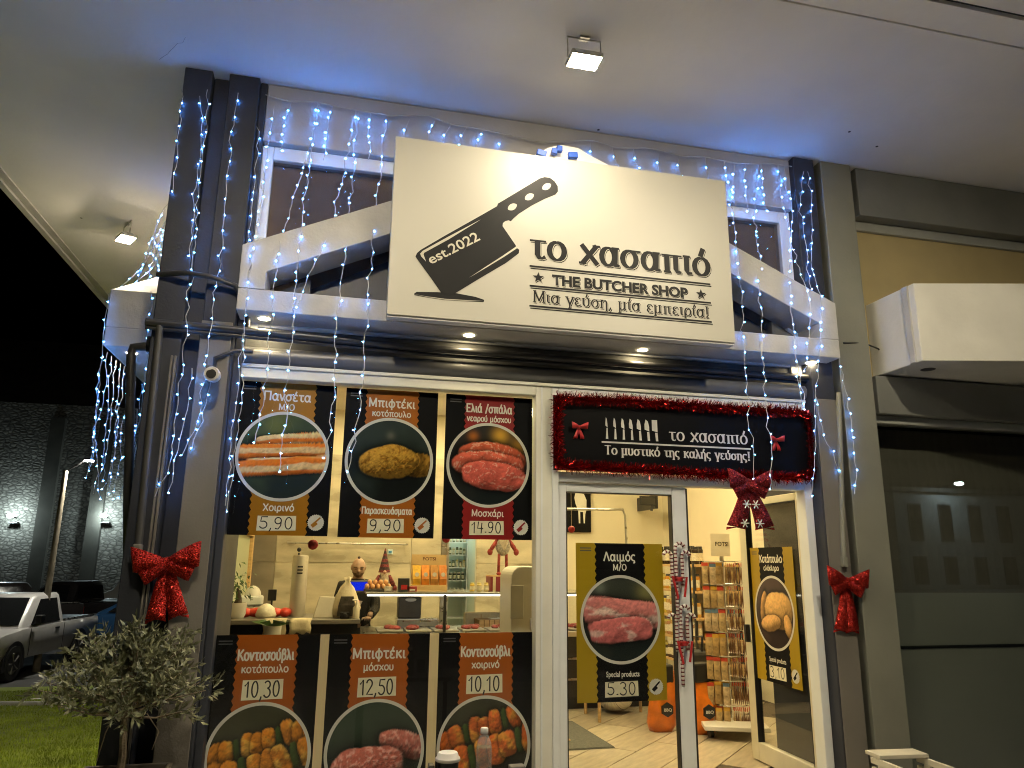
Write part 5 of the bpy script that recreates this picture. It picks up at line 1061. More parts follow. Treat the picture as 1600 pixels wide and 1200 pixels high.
t_ = thing('gift_box', 'burgundy box beneath the striped gnome on the counter', 'box', (p[0], 3.3, DT)); m_ = MB(); m_.box(p[0]-.14, p[0]-.03, 3.2, 3.45, DT, DT+.15); m_.build('carton', mat('burgundy_card', (.20, .02, .03), .45, var=.15), t_, bevel=.003); m_ = MB(); m_.box(p[0]-.115, p[0]-.085, 3.197, 3.1995, DT, DT+.15); m_.build('stripe', M_CLO, t_)
t_ = thing('wooden_crate', 'small wooden crate of dark jars beside the burgundy box', 'crate', (p[0]+.08, 3.3, DT)); m_ = MB(); m_.box(p[0]-.025, p[0]+.2, 3.18, 3.42, DT, DT+.035); m_.build('base', M_WOOD, t_, bevel=.003)
for i in range(6): jar(p[0]-.005+i*.036, 3.24, DT+.036, .016, .11, (.10, .045, .015), (.35, .25, .1), 'slim dark jar in the wooden crate under the striped gnome', 'jars in the wooden crate')
m_ = MB(); m_.box(p[0]-.14, p[0]+.2, 3.2, 3.44, DT+.151, DT+.163); m_.build('lid_board', M_WOOD, t_)
gnome('gnome_doll', 'long legged gnome doll with red and white striped hat', p[0]+.01, 3.3, DT+.164, .27, .078, (M_RFELT, M_GFUR, M_FUR, mat('red_brown_knit', (.30, .05, .04), .9, var=.5, scale=50), M_WFELT), legs=.22)
for i, px in enumerate((737, 748, 759)):
    p = at(px, 926, 3.2); jar(p[0], 3.18, DT, .026, .085, ((.60, .42, .06), (.5, .42, .18), (.55, .45, .22))[i], (.62, .5, .15), ('bright yellow', 'pale straw', 'cream coloured')[i]+' spread jar in the row on the display counter', 'yellow jars on the counter')
# pouch display
p = at(670, 926, 3.35); t_ = thing('pouch_display', 'cardboard counter display with four orange and brown snack pouches', 'display box', (p[0], 3.4, DT))
w_ = .185; m_ = MB(); m_.box(p[0]-w_, p[0]+w_, 3.42, 3.44, DT, DT+.37); bd = m_.build('card', mat('kraft_card', (.58, .40, .18), .7, var=.08), t_)
m_ = MB(); m_.box(p[0]-w_, p[0]+w_, 3.30, 3.42, DT, DT+.06); m_.build('tray', MATS['kraft_card'], t_)
font_text('display_lettering', 'FOTSI', Fr((p[0], 3.42, DT+.31)), -.07, 0, .032, mat('brown_ink', (.12, .04, .01), .6), bd, .0012, .02, width=.14)
for i, c_ in enumerate(((.62, .36, .02), (.62, .22, .02), (.40, .18, .03), (.50, .17, .02))):
    x = p[0]-w_+.05+i*.092; m_ = MB(); m_.add([(x-.042, 3.335, DT+.02), (x+.042, 3.335, DT+.02), (x+.042, 3.37, DT+.26), (x-.042, 3.37, DT+.26), (x-.036, 3.31, DT+.12), (x+.036, 3.31, DT+.12)], [(0, 1, 5, 4), (4, 5, 2, 3), (0, 4, 3), (1, 2, 5)]); o = m_.build('pouch', mat('pouch_%d' % i, c_, .3, var=.25, scale=25), t_)
    m_ = MB(); m_.tube([(x, 3.313, DT+.165), (x, 3.306, DT+.165)], .022, 14); m_.build('round_label', M_PWHT, o)
for px, w_, c_, l_ in ((630, .055, (.02, .018, .018), 'black printed box beside the pouch display'), (606, .04, (.4, .35, .28), 'patterned pale box next to the egg tray'), (643, .05, (.30, .04, .03), 'low red and white box in front of the pouches')):
    p = at(px, 926, 3.2); t_ = thing('small_box', l_, 'box', (p[0], 3.2, DT)); h_ = .13 if c_[0] < .05 else .05; m_ = MB(); m_.box(p[0]-w_, p[0]+w_, 3.15, 3.25, DT, DT+h_); m_.build('carton', mat('boxcol_%s' % px, c_, .5, var=.5, scale=30), t_, bevel=.003)
    m_ = MB(); m_.box(p[0]-w_*.5, p[0]+w_*.6, 3.1475, 3.1495, DT+h_*.15, DT+h_*.5); m_.build('front_label', M_SRED if c_[0] < .05 else M_PWHT, t_)
# till screen
p = at(561, 917, 3.3); t_ = thing('till_screen', 'small till monitor with glowing blue screen in front of the man', 'screen', (p[0], 3.35, DT)); Uc = np.array([1, 0, 0.]); Nn = np.array([0, -.94, .34]); Vv = np.cross(Nn, Uc)*-1; c0 = np.array([p[0], 3.35, p[2]+.0])
m_ = MB(); m_.obox(c0, Uc, Vv, Nn, .125, .062, .014); bd = m_.build('casing', M_BLACK, t_, bevel=.006); m_ = MB(); m_.obox(c0+Nn*.0155, Uc, Vv, Nn, .105, .045, .001); m_.build('screen', emis('blue_screen', (.01, .03, .8), .45), bd); m_ = MB(); m_.box(p[0]-.02, p[0]+.02, 3.35, 3.38, DT, p[2]); m_.build('stand', M_BLACK, t_)
# soap bottle, bowl of meat
p = at(571, 965, 2.72); t_ = thing('pump_bottle', 'clear pump bottle standing at the end of the work counter', 'bottle', (.27, 2.72, CT)); m_ = MB(); m_.lathe([(.03, 0), (.032, .01), (.032, .1), (.012, .125), (.012, .14)], (.27, 2.72, CT), 14); m_.build('body', mat('clear_gel', (.6, .55, .42), .15, var=.05), t_, smooth=True); m_ = MB(); m_.tube([(.27, 2.72, CT+.13), (.27, 2.72, CT+.17), (.23, 2.70, CT+.17)], .008, 8); m_.build('pump', M_PWHT, t_, smooth=True)
p = at(568, 945, 3.2); t_ = thing('meat_bowl', 'glass bowl of minced meat behind the shopping bag', 'bowl', (.2, 3.3, 1.056)); p = (.17, 0, 0); m_ = MB(); m_.lathe([(.07, 0), (.12, .06), (.15, .13), (.145, .13), (.115, .06), (.001, .02)], (p[0]+.03, 3.3, 1.056), 20); m_.build('bowl', mat('pale_bowl', (.55, .5, .42), .2, var=.05), t_, smooth=True); m_ = MB(); m_.ball((p[0]+.03, 3.3, 1.17), .13, .13, .05, 16, 8); m_.build('mince', M_MEAT, t_, smooth=2)
# white kiosk by the mullion
t_ = thing('white_kiosk', 'white rounded machine cabinet standing inside by the window mullion', 'machine', (1.5, 1.15, ZF))
pts = [(1.345, ZF), (1.345, 1.47)]+[(1.345+.085-.085*math.cos(math.radians(a)), 1.475+.085*math.sin(math.radians(a))) for a in (15, 30, 45, 60, 75, 90)]+[(1.62, 1.56), (1.62, ZF)]
m_ = MB(); m_.prism(pts, .95, 1.35); bd = m_.build('cabinet', mat('white_cabinet', (.55, .53, .45), .4, var=.04), t_, bevel=.01, fix=True); m_ = MB(); m_.box(1.338, 1.44, .938, .949, 1.18, 1.42); m_.build('side_panel', mat('grey_cabinet_panel', (.42, .41, .35), .4, var=.04), bd, bevel=.004); m_ = MB(); m_.box(1.49, 1.51, .92, .949, 1.10, 1.18); m_.build('latch', M_FRAMEW, bd, bevel=.004)
# hanging ornaments
M_RB = mat('red_bauble', (.5, .025, .02), .6, var=.3, scale=80, bump=.5, bscale=120)
for px, py, r_, y, l_, top_ in ((489, 851, .032, .25, 'fuzzy red bauble hanging inside below the first window poster', 1.9), (697, 842, .026, .25, 'red bauble half hidden by the beef poster', 1.9), (893, 827, .024, .35, 'red bauble hanging inside behind the closed door leaf', 2.3)):
    p = PY(px, py, y); t_ = thing('bauble', l_, 'bauble', tuple(p), 'red baubles inside the glass'); m_ = MB(); m_.ball(p, r_, nu=16, nv=12); m_.build('ball', M_RB, t_, smooth=2); m_ = MB(); m_.tube([p+[0, 0, r_], p+[-.01, 0, top_-p[2]+.9]], .0015, 4); m_.build('thread', M_CLO, t_)
# ---------------------------------------------------------------- door side
p = PZ(920, 1150, ZF); t_ = thing('door_mat', 'dark rubber door mat with pale mark on the shop floor', 'mat', (1.9, 1.9, ZF))
m_ = MB(); m_.add([(1.45, 1.40, ZF+.002), (2.33, 1.42, ZF+.002), (2.30, 2.44, ZF+.002), (1.45, 2.44, ZF+.002), (1.45, 1.40, ZF+.014), (2.32, 1.43, ZF+.014), (2.29, 2.43, ZF+.014), (1.45, 2.43, ZF+.014)], [(0, 3, 2, 1), (4, 5, 6, 7), (0, 1, 5, 4), (1, 2, 6, 5), (2, 3, 7, 6), (3, 0, 4, 7)]); m_.build('rubber', mat('grey_mat', (.09, .09, .075), .9, var=.3, scale=40, bump=.6, bscale=120), t_)
q = PZ(888, 1158, ZF+.016); m_ = MB(); m_.tube([tuple(q+[-.2, -.05, 0]), tuple(q+[.02, .03, 0]), tuple(q+[-.1, .12, 0])], .012, 4); m_.build('mark', M_WOOD, t_)
p = PZ(962, 1113, ZF); t_ = thing('mirror_bowl', 'shiny silver globe on the floor below the pork neck poster', 'globe', (p[0], p[1], ZF)); m_ = MB(); m_.ball((p[0], p[1], ZF+.19), .19, nu=28, nv=18); m_.build('globe', mat('chrome', (.75, .73, .68), .06, metal=1, var=.05), t_, smooth=2); m_ = MB(); m_.lathe([(.19, -.01), (.196, 0), (.19, .01)], (p[0], p[1], ZF+.19), 28, False); m_.build('rim', M_STEEL, t_, smooth=2)
p = PZ(1027, 1125, ZF); t_ = thing('side_table', 'small wooden table with tapered leg behind the closed door leaf', 'table', (p[0]-.3, p[1]+.2, ZF)); m_ = MB(); m_.box(p[0]-.62, p[0]+.03, p[1]-.03, p[1]+.45, ZF+.62, ZF+.65); m_.build('tabletop', M_WOOD, t_, bevel=.004)
for dx, dy in ((0, 0), (-.58, 0), (0, .4), (-.58, .4)): m_ = MB(); m_.tube([(p[0]+dx, p[1]+dy, ZF), (p[0]+dx, p[1]+dy, ZF+.618)], [.016, .022], 8); m_.build('leg', M_WOOD, t_, smooth=True)
# charcoal bags
M_OR = mat('orange_bag_film', (.62, .16, .01), .3, var=.3, scale=9, bump=.5, bscale=18)
for px, py, l_, s_ in ((1042, 1146, 'orange charcoal bag leaning behind the door stile', 1.0), (1108, 1150, 'orange charcoal bag standing beside the packet spinner', 1.05)):
    p = PZ(px, py, ZF); y = p[1]+.12; t_ = thing('charcoal_bag', l_, 'bag', (p[0], y, ZF), 'orange bags on the shop floor'); v = []
    for k, (hw_, hd, z) in enumerate(((.10, .08, 0), (.135, .10, .06), (.13, .10, .2), (.12, .08, .33), (.12, .05, .42), (.125, .02, .5))): v += [(p[0]+hw_*s_*(1+.07*math.sin(5*a+k*2.3))*math.copysign(abs(math.cos(a))**.7, math.cos(a))+z*.12, y+hd*(1+.08*math.sin(4*a+k*1.7))*math.sin(a), ZF+z*s_) for a in [2*math.pi*i/18 for i in range(18)]]
    m_ = MB(); m_.add(v, [(k*18+i, k*18+(i+1) % 18, (k+1)*18+(i+1) % 18, (k+1)*18+i) for k in range(5) for i in range(18)]+[tuple(range(17, -1, -1)), tuple(range(90, 108))]); bd = m_.build('sack', M_OR, t_, smooth=2)
    c0 = np.array([p[0]+.02, y-.112, ZF+.19]); hx = [(c0[0]+.062*math.cos(math.radians(30+60*i)), c0[2]+.062*math.sin(math.radians(30+60*i))) for i in range(6)]; m_ = MB(); m_.prism(hx, c0[1], c0[1]+.015); m_.build('hexagon_label', M_BLACK, bd, fix=True)
    font_text('label_lettering', 'BBQ', Fr((c0[0], c0[1], c0[2])), -.036, -.012, .024, M_PWHT, bd, .002, .03, width=.072)
    m_ = MB(); m_.box(p[0]-.08, p[0]+.12, y-.06, y+.06, ZF+.40*s_, ZF+.56*s_); m_.build('black_top', M_BLACK, bd, bevel=.02)
t_ = thing('black_bag', 'black shopping trolley bag with handle between the orange bags', 'bag', (3.5, 2.3, ZF)); m_ = MB(); m_.box(3.36, 3.66, 2.25, 2.5, ZF, ZF+.62); m_.build('body', mat('black_fabric', (.02, .02, .02), .7, var=.3), t_, bevel=.03); m_ = MB(); m_.tube([(3.42, 2.3, ZF+.6), (3.42, 2.28, ZF+.76), (3.58, 2.28, ZF+.76), (3.58, 2.3, ZF+.6)], .014, 8); m_.build('handle', M_BLACK, t_, smooth=True)
# packet spinner
sx, sy = 3.56, 1.78; t_ = thing('packet_spinner', 'wheeled spinner rack with tiers of hanging snack packets', 'rack', (sx, sy, ZF))
m_ = MB(); m_.obox((sx-.05, sy-.12, ZF+.10), (.94, -.34, 0), (.34, .94, 0), (0, 0, 1), .27, .27, .018); m_.build('base', M_PWHT, t_, bevel=.006)
for dx, dy in ((-.26, -.10), (.02, -.40), (.2, .12), (-.1, .18)): m_ = MB(); m_.tube([(sx-.02+dx-.018, sy-.06+dy, ZF+.032), (sx-.02+dx+.018, sy-.06+dy, ZF+.032)], .032, 12); m_.box(sx-.03+dx, sx-.01+dx, sy-.07+dy, sy-.05+dy, ZF+.03, ZF+.09); m_.build('caster', M_BLACK, t_, smooth=True)
m_ = MB(); m_.tube([(sx, sy, ZF+.11), (sx, sy, 1.72)], .02, 10); m_.build('post', M_STEEL, t_, smooth=True)
PK = [mat('packet_%d' % i, c_, .3, var=.45, scale=22) for i, c_ in enumerate(((.5, .36, .18), (.42, .28, .12), (.55, .42, .26), (.16, .08, .04)))]
HD = [mat('packet_head_%d' % i, c_, .4, var=.2) for i, c_ in enumerate(((.5, .06, .03), (.55, .32, .04), (.12, .2, .3)))]
PKM = MB(); PKM.add([(-.028, 0, -.185), (.028, 0, -.185), (.028, 0, -.03), (-.028, 0, -.03), (-.022, -.010, -.12), (.022, -.010, -.12), (-.022, .010, -.12), (.022, .010, -.12)], [(0, 1, 5, 4), (4, 5, 2, 3), (0, 4, 3), (1, 2, 5), (1, 0, 6, 7), (7, 6, 3, 2), (0, 3, 6), (1, 7, 2)])
HDM = MB(); HDM.box(-.0285, .0285, -.003, .003, -.03, .0)
pk0 = {}
def packet(loc, rz, i, parent):
    j = i % 4; key = (j, i % 3)
    if key not in pk0:
        a = PKM.build('packet', PK[j]); b = HDM.build('header_card', HD[i % 3]); b.parent = a; pk0[key] = a; o = a
    else: o = copy_tree(pk0[key])
    o.location = loc; o.rotation_euler = (0, 0, rz); o.parent = parent; o.matrix_parent_inverse = Matrix.Translation(-Vector(parent.location)); return o
for tier in range(7):
    z = 1.60-tier*.205
    m_ = MB(); m_.tube([(sx+.17*math.cos(2*math.pi*i/24), sy+.17*math.sin(2*math.pi*i/24), z+.012) for i in range(25)], .005, 5); m_.build('tier_ring', M_STEEL, t_)
    e2 = np.array([.477, .879]); e1 = np.array([.879, -.477]); c2 = np.array([sx, sy])
    for k in range(3):
        for dep in range(3):
            q = c2+e1*(-.15+.062*k+random.uniform(-.006, .006))-e2*(.16-.028*dep); packet((q[0], q[1], z+random.uniform(-.008, .006)), math.atan2(e1[1], e1[0])+random.uniform(-.22, .22), random.randrange(3), t_)
    for k in range(13):
        q = c2+e1*(.035+.0165*k)-e2*(.10-.02*k/9); packet((q[0], q[1], z+random.uniform(-.006, .004)), math.atan2(e2[1], e2[0])+random.uniform(-.12, .12), 3 if k % 3 else random.randrange(4), t_)
m_ = MB(); m_.box(sx-.21, sx-.02, sy-.2, sy-.19, 1.66, 1.86); cd = m_.build('header_sign', mat('pale_card', (.68, .6, .45), .6, var=.06), t_); font_text('sign_lettering', 'FOTSI', Fr((sx-.2, sy-.2, 1.75)), .03, 0, .036, mat('dark_brown_ink', (.05, .03, .01), .6), cd, .002, .02, width=.13)
# wall shelves on the right side
ws = thing('wall_shelves', 'dark framed wall shelves with pale wooden boards on the right side', 'shelf', (4.4, 4.3, ZF))
for y in (3.55, 5.0): m_ = MB(); m_.box(4.15, 4.18, y-.015, y+.015, ZF, 1.6); m_.box(4.72, 4.745, y-.015, y+.015, ZF, 1.6); m_.build('upright', M_BLACK, ws)
for z in (.46, .73, .98, 1.28, 1.58): m_ = MB(); m_.box(4.16, 4.74, 3.5, 5.05, z-.03, z); m_.build('board', M_WOOD, ws, bevel=.004)
rs = random.Random(5)
for i in range(14): jar(4.22+(i % 2)*.1, 3.60+i*.098, 1.58, .045, .17+.05*rs.random(), (.03, .018, .01), (.02, .02, .02), 'dark jar on the top board of the wall shelves', 'jars on the top wall shelf')
for z, c_, l_ in ((1.28, (.55, .34, .04), 'yellow bottle on the upper board of the wall shelves'), (.98, (.5, .33, .08), 'golden jar on the middle board of the wall shelves'), (.73, (.45, .22, .12), 'reddish jar on the lower board of the wall shelves'), (.46, (.10, .06, .04), 'dark jar on the bottom board of the wall shelves')):
    for i in range(14): jar(4.20, 3.58+i*.104, z, .047, .16+.05*rs.random(), tuple(min(1, x*rs.uniform(.7, 1.2)) for x in c_), rs.choice(((.5, .4, .1), (.05, .05, .05), (.55, .5, .4))), l_, l_.split(' on ')[1])
# animal poster, bracket, steel rail above
p = PY(905, 800, 5.4); t_ = thing('animal_poster', 'black poster with white goat silhouette on the back wall', 'poster', (p[0], YB, p[2])); a_ = PY(878, 768, YB); b_ = PY(923, 832, YB)
m_ = MB(); m_.box(a_[0], b_[0], YB-.02, YB+.0, b_[2], a_[2]+.1); sh = m_.build('sheet', M_PBLK, t_); FG = Fr((a_[0], YB-.02, b_[2])); ww = b_[0]-a_[0]; hh_ = a_[2]-b_[2]
m_ = MB(); m_.prism([(ww*x, hh_*z) for x, z in ((.46, .98), (.52, 1.05), (.6, .98), (.76, .95), (.85, .8), (.84, .55), (.8, .45), (.78, .22), (.74, .22), (.72, .5), (.62, .5), (.62, .22), (.57, .22), (.55, .55), (.46, .7), (.42, .85))], .002, .001, FG); m_.build('goat_silhouette', M_PWHT, sh, fix=True)
pts = [PY(872, 795, 4.6), PY(950, 796, 4.6), PY(973, 796, 4.6), PY(977, 805, 4.6), PY(979, 850, 4.6), PY(982, 980, 4.6)]; m_ = MB(); m_.tube(pts, .018, 8); tag(m_.build('steel_rail', M_STEEL, smooth=True), 'bent steel rail rising behind the display counter', 'rail')
p = PY(1013, 788, 5.0); t_ = thing('tv_bracket', 'black tv bracket high on the shop wall', 'bracket', (p[0], 5.0, p[2])); m_ = MB(); m_.box(p[0]-.14, p[0]+.1, 4.96, 4.98, p[2]-.02, p[2]); m_.box(p[0]-.14, p[0]+.1, 4.96, 4.98, p[2]+.09, p[2]+.11); m_.box(p[0]-.14, p[0]-.12, 4.96, 4.98, p[2], p[2]+.09); m_.box(p[0]+.08, p[0]+.12, 4.94, 5.59, p[2]-.06, p[2]+.13); m_.build('frame', M_BLACK, t_, bevel=.004); m_ = MB(); m_.tube([(p[0]+.03, 4.97, p[2]-.09), (p[0]+.05, 4.97, p[2])], .02, 8); m_.build('joint', M_BLACK, t_)
# ================================================================== the man behind the counter
def man(x, y):
    t_ = thing('person', 'bald bearded man in a black top looking down behind the counter', 'person', (x, y, ZF), local=True)
    # body: one skinned figure (pelvis root), standing, leaning to the till
    J = {'pel': (0, .05, .86), 'sp': (0, .03, 1.02), 'ch': (0, -.01, 1.20), 'nk': (0, -.03, 1.335), 'hd0': (0, -.045, 1.39), 'hd1': (0, -.055, 1.43),
         'sl': (-.175, -.01, 1.255), 'el': (-.225, -.04, 1.02), 'wl': (-.14, -.24, .93), 'sr': (.175, -.01, 1.255), 'er': (.225, -.04, 1.02), 'wr': (.14, -.24, .93),
         'hl': (-.10, .06, .82), 'kl': (-.11, .03, .45), 'fl': (-.12, .05, .06), 'tl': (-.12, -.10, .03), 'hr': (.10, .06, .82), 'kr': (.11, .03, .45), 'fr': (.12, .05, .06), 'tr': (.12, -.10, .03)}
    R_ = {'pel': (.16, .12), 'sp': (.15, .11), 'ch': (.17, .115), 'nk': (.062, .062), 'hd0': (.06, .065), 'hd1': (.06, .065), 'sl': (.075, .075), 'el': (.05, .05), 'wl': (.034, .034), 'sr': (.075, .075), 'er': (.05, .05), 'wr': (.034, .034), 'hl': (.09, .09), 'kl': (.06, .06), 'fl': (.045, .045), 'tl': (.04, .035), 'hr': (.09, .09), 'kr': (.06, .06), 'fr': (.045, .045), 'tr': (.04, .035)}
    nm = list(J); E_ = [('pel', 'sp'), ('sp', 'ch'), ('ch', 'nk'), ('nk', 'hd0'), ('hd0', 'hd1'), ('ch', 'sl'), ('sl', 'el'), ('el', 'wl'), ('ch', 'sr'), ('sr', 'er'), ('er', 'wr'), ('pel', 'hl'), ('hl', 'kl'), ('kl', 'fl'), ('fl', 'tl'), ('pel', 'hr'), ('hr', 'kr'), ('kr', 'fr'), ('fr', 'tr')]
    me = bpy.data.meshes.new('body'); me.from_pydata([J[k] for k in nm], [(nm.index(a), nm.index(b)) for a, b in E_], [])
    o = bpy.data.objects.new('body_base', me); COL.objects.link(o); sk = o.modifiers.new('skin', 'SKIN'); ss = o.modifiers.new('sub', 'SUBSURF'); ss.levels = 2; ss.render_levels = 2
    for i, k in enumerate(nm): me.skin_vertices[0].data[i].radius = R_[k]; me.skin_vertices[0].data[i].use_root = (k == 'pel')
    dg = bpy.context.evaluated_depsgraph_get(); dg.update(); bm_ = bpy.data.meshes.new_from_object(o.evaluated_get(dg)); bpy.data.objects.remove(o)
    n = len(bm_.vertices); co = np.zeros(n*3); bm_.vertices.foreach_get('co', co); bv = co.reshape(-1, 3); bf = [tuple(p.vertices) for p in bm_.polygons]
    # head: shaped ball joined to the neck, tipped forward
    hb = MB(); hb.ball((0, 0, 0), 1, nu=40, nv=28); hv = np.array(hb.v); X, Y, Z = hv[:, 0].copy(), hv[:, 1].copy(), hv[:, 2].copy()
    wx = .079*(1-.16*np.clip(-Z, 0, 1)**1.5); fy = np.where(Y < 0, .095, .10); hz = .113
    P = np.stack([X*wx, Y*fy, Z*hz], 1)
    fr_ = np.clip(-Y, 0, 1)
    P[:, 1] += -.012*np.exp(-((Z+.75)/.3)**2)*fr_                                   # chin
    P[:, 1] += -.030*np.exp(-(X/.16)**2-((Z+.12)/.17)**2)*fr_                       # nose
    P[:, 1] += .012*(np.exp(-((X-.38)/.2)**2-((Z-.10)/.10)**2)+np.exp(-((X+.38)/.2)**2-((Z-.10)/.10)**2))*fr_   # eye sockets
    P[:, 1] += -.008*np.exp(-((Z-.27)/.09)**2)*np.exp(-(X/.6)**2)*fr_               # brow
    P[:, 1] += -.006*np.exp(-(X/.3)**2-((Z+.45)/.08)**2)*fr_                        # mouth
    ears = MB()
    tl = math.radians(16); c_, s_ = math.cos(tl), math.sin(tl)
    def place(Q): Q = np.asarray(Q, float); return np.stack([Q[:, 0], Q[:, 1]*c_+Q[:, 2]*-s_*1.0, Q[:, 2]*c_+Q[:, 1]*s_], 1)+[0, -.075, 1.475]
    for sd in (-1, 1): ears.ball((sd*.078, .012, .0), .012, .022, .034, 10, 8)
    hands = MB()
    for sd, w_ in ((-1, J['wl']), (1, J['wr'])):
        hands.ball((w_[0]-sd*.02, w_[1]-.05, w_[2]-.005), .04, .055, .018, 10, 8)
        for k in range(4): hands.tube([(w_[0]-sd*.02+(k-1.5)*.02, w_[1]-.09, w_[2]), (w_[0]-sd*.02+(k-1.5)*.021, w_[1]-.125-.008*(k in (1, 2)), w_[2]-.004), (w_[0]-sd*.02+(k-1.5)*.02, w_[1]-.15-.012*(k in (1, 2)), w_[2]-.025)], [.0095, .009, .007], 8)
        hands.tube([(w_[0]-sd*.05, w_[1]-.03, w_[2]-.005), (w_[0]-sd*.075, w_[1]-.06, w_[2]-.008), (w_[0]-sd*.08, w_[1]-.085, w_[2]-.02)], [.012, .010, .008], 8)
    full = MB(); full.add(bv, bf); full.add(place(P), hb.f); full.add(place(ears.v), ears.f); full.add(hands.v, hands.f)
    b = full.build('body', mat('skin', (.40, .26, .18), .5, var=.1, scale=30), smooth=2); b.parent = t_
    # top: inflated copy of torso and arms
    keep = (bv[:, 2] > .80) & (bv[:, 2] < 1.345) & ~((np.abs(bv[:, 0]) < .18) & (bv[:, 1] < -.20)); nr = np.zeros(n*3); bm_.vertices.foreach_get('normal', nr); nr = nr.reshape(-1, 3)
    sv = bv+nr*.012; sf = [f for f in bf if all(keep[i] for i in f)]; m_ = MB(); m_.add(sv, sf); s = m_.build('sweater', mat('black_knit', (.010, .009, .009), .9, var=.3, scale=12, bump=.4, bscale=40), smooth=2); s.parent = t_; so = s.modifiers.new('t', 'SOLIDIFY'); so.thickness = .006
    keep = bv[:, 2] < .83; m_ = MB(); m_.add(bv+nr*.012, [f for f in bf if all(keep[i] for i in f)]); s = m_.build('trousers', mat('dark_trousers', (.03, .03, .035), .8), smooth=2); s.parent = t_
    # collar, beard, brows, hair
    m_ = MB(); m_.lathe([(.078, 0), (.074, .035), (.068, .036)], (0, -.028, 1.315), 18, False); s = m_.build('collar', MATS['black_knit'], smooth=2); s.parent = t_
    sel = (Y < .05) & (Z < -.28) & ~((np.abs(X) < .22) & (np.abs(Z+.45) < .05)); bd = MB(); bd.add(place(P*1.03+[0, -.003, 0]), [f for f in hb.f if all(sel[i] for i in f)]); s = bd.build('beard', mat('short_beard', (.16, .09, .05), .9, var=.3, scale=90), smooth=2); s.parent = t_
    eb = MB()
    for sd in (-1, 1): eb.tube([(sd*.016, -.098, .028), (sd*.036, -.094, .034), (sd*.056, -.080, .026)], [.0025, .003, .002], 6)
    eb.v = [tuple(q) for q in place(eb.v)]; s = eb.build('eyebrows', mat('dark_hair', (.04, .025, .015), .8)); s.parent = t_
    ey = MB()
    for sd in (-1, 1): ey.tube([(sd*.02, -.088, .008), (sd*.034, -.090, .005), (sd*.048, -.082, .009)], .0018, 6)
    ey.v = [tuple(q) for q in place(ey.v)]; s = ey.build('eyelashes', MATS['dark_hair']); s.parent = t_
    hb2 = MB(); hb2.ball((0, .01, .118), .016, .03, .014, 12, 8); hb2.v = [tuple(q) for q in place(hb2.v)]; s = hb2.build('hair_tuft', MATS['dark_hair'], smooth=2); s.parent = t_
    return t_
p = PY(560, 890, 4.1); man(p[0], 4.15)
mm_ = bpy.data.objects['person']; mm_.location.z = PY(560, 887, 4.1)[2]-1.475*.96; mm_.scale = (.96, .96, .96)
# keep his feet on a duckboard so that he stands at the height the photo shows
dz = mm_.location.z-ZF
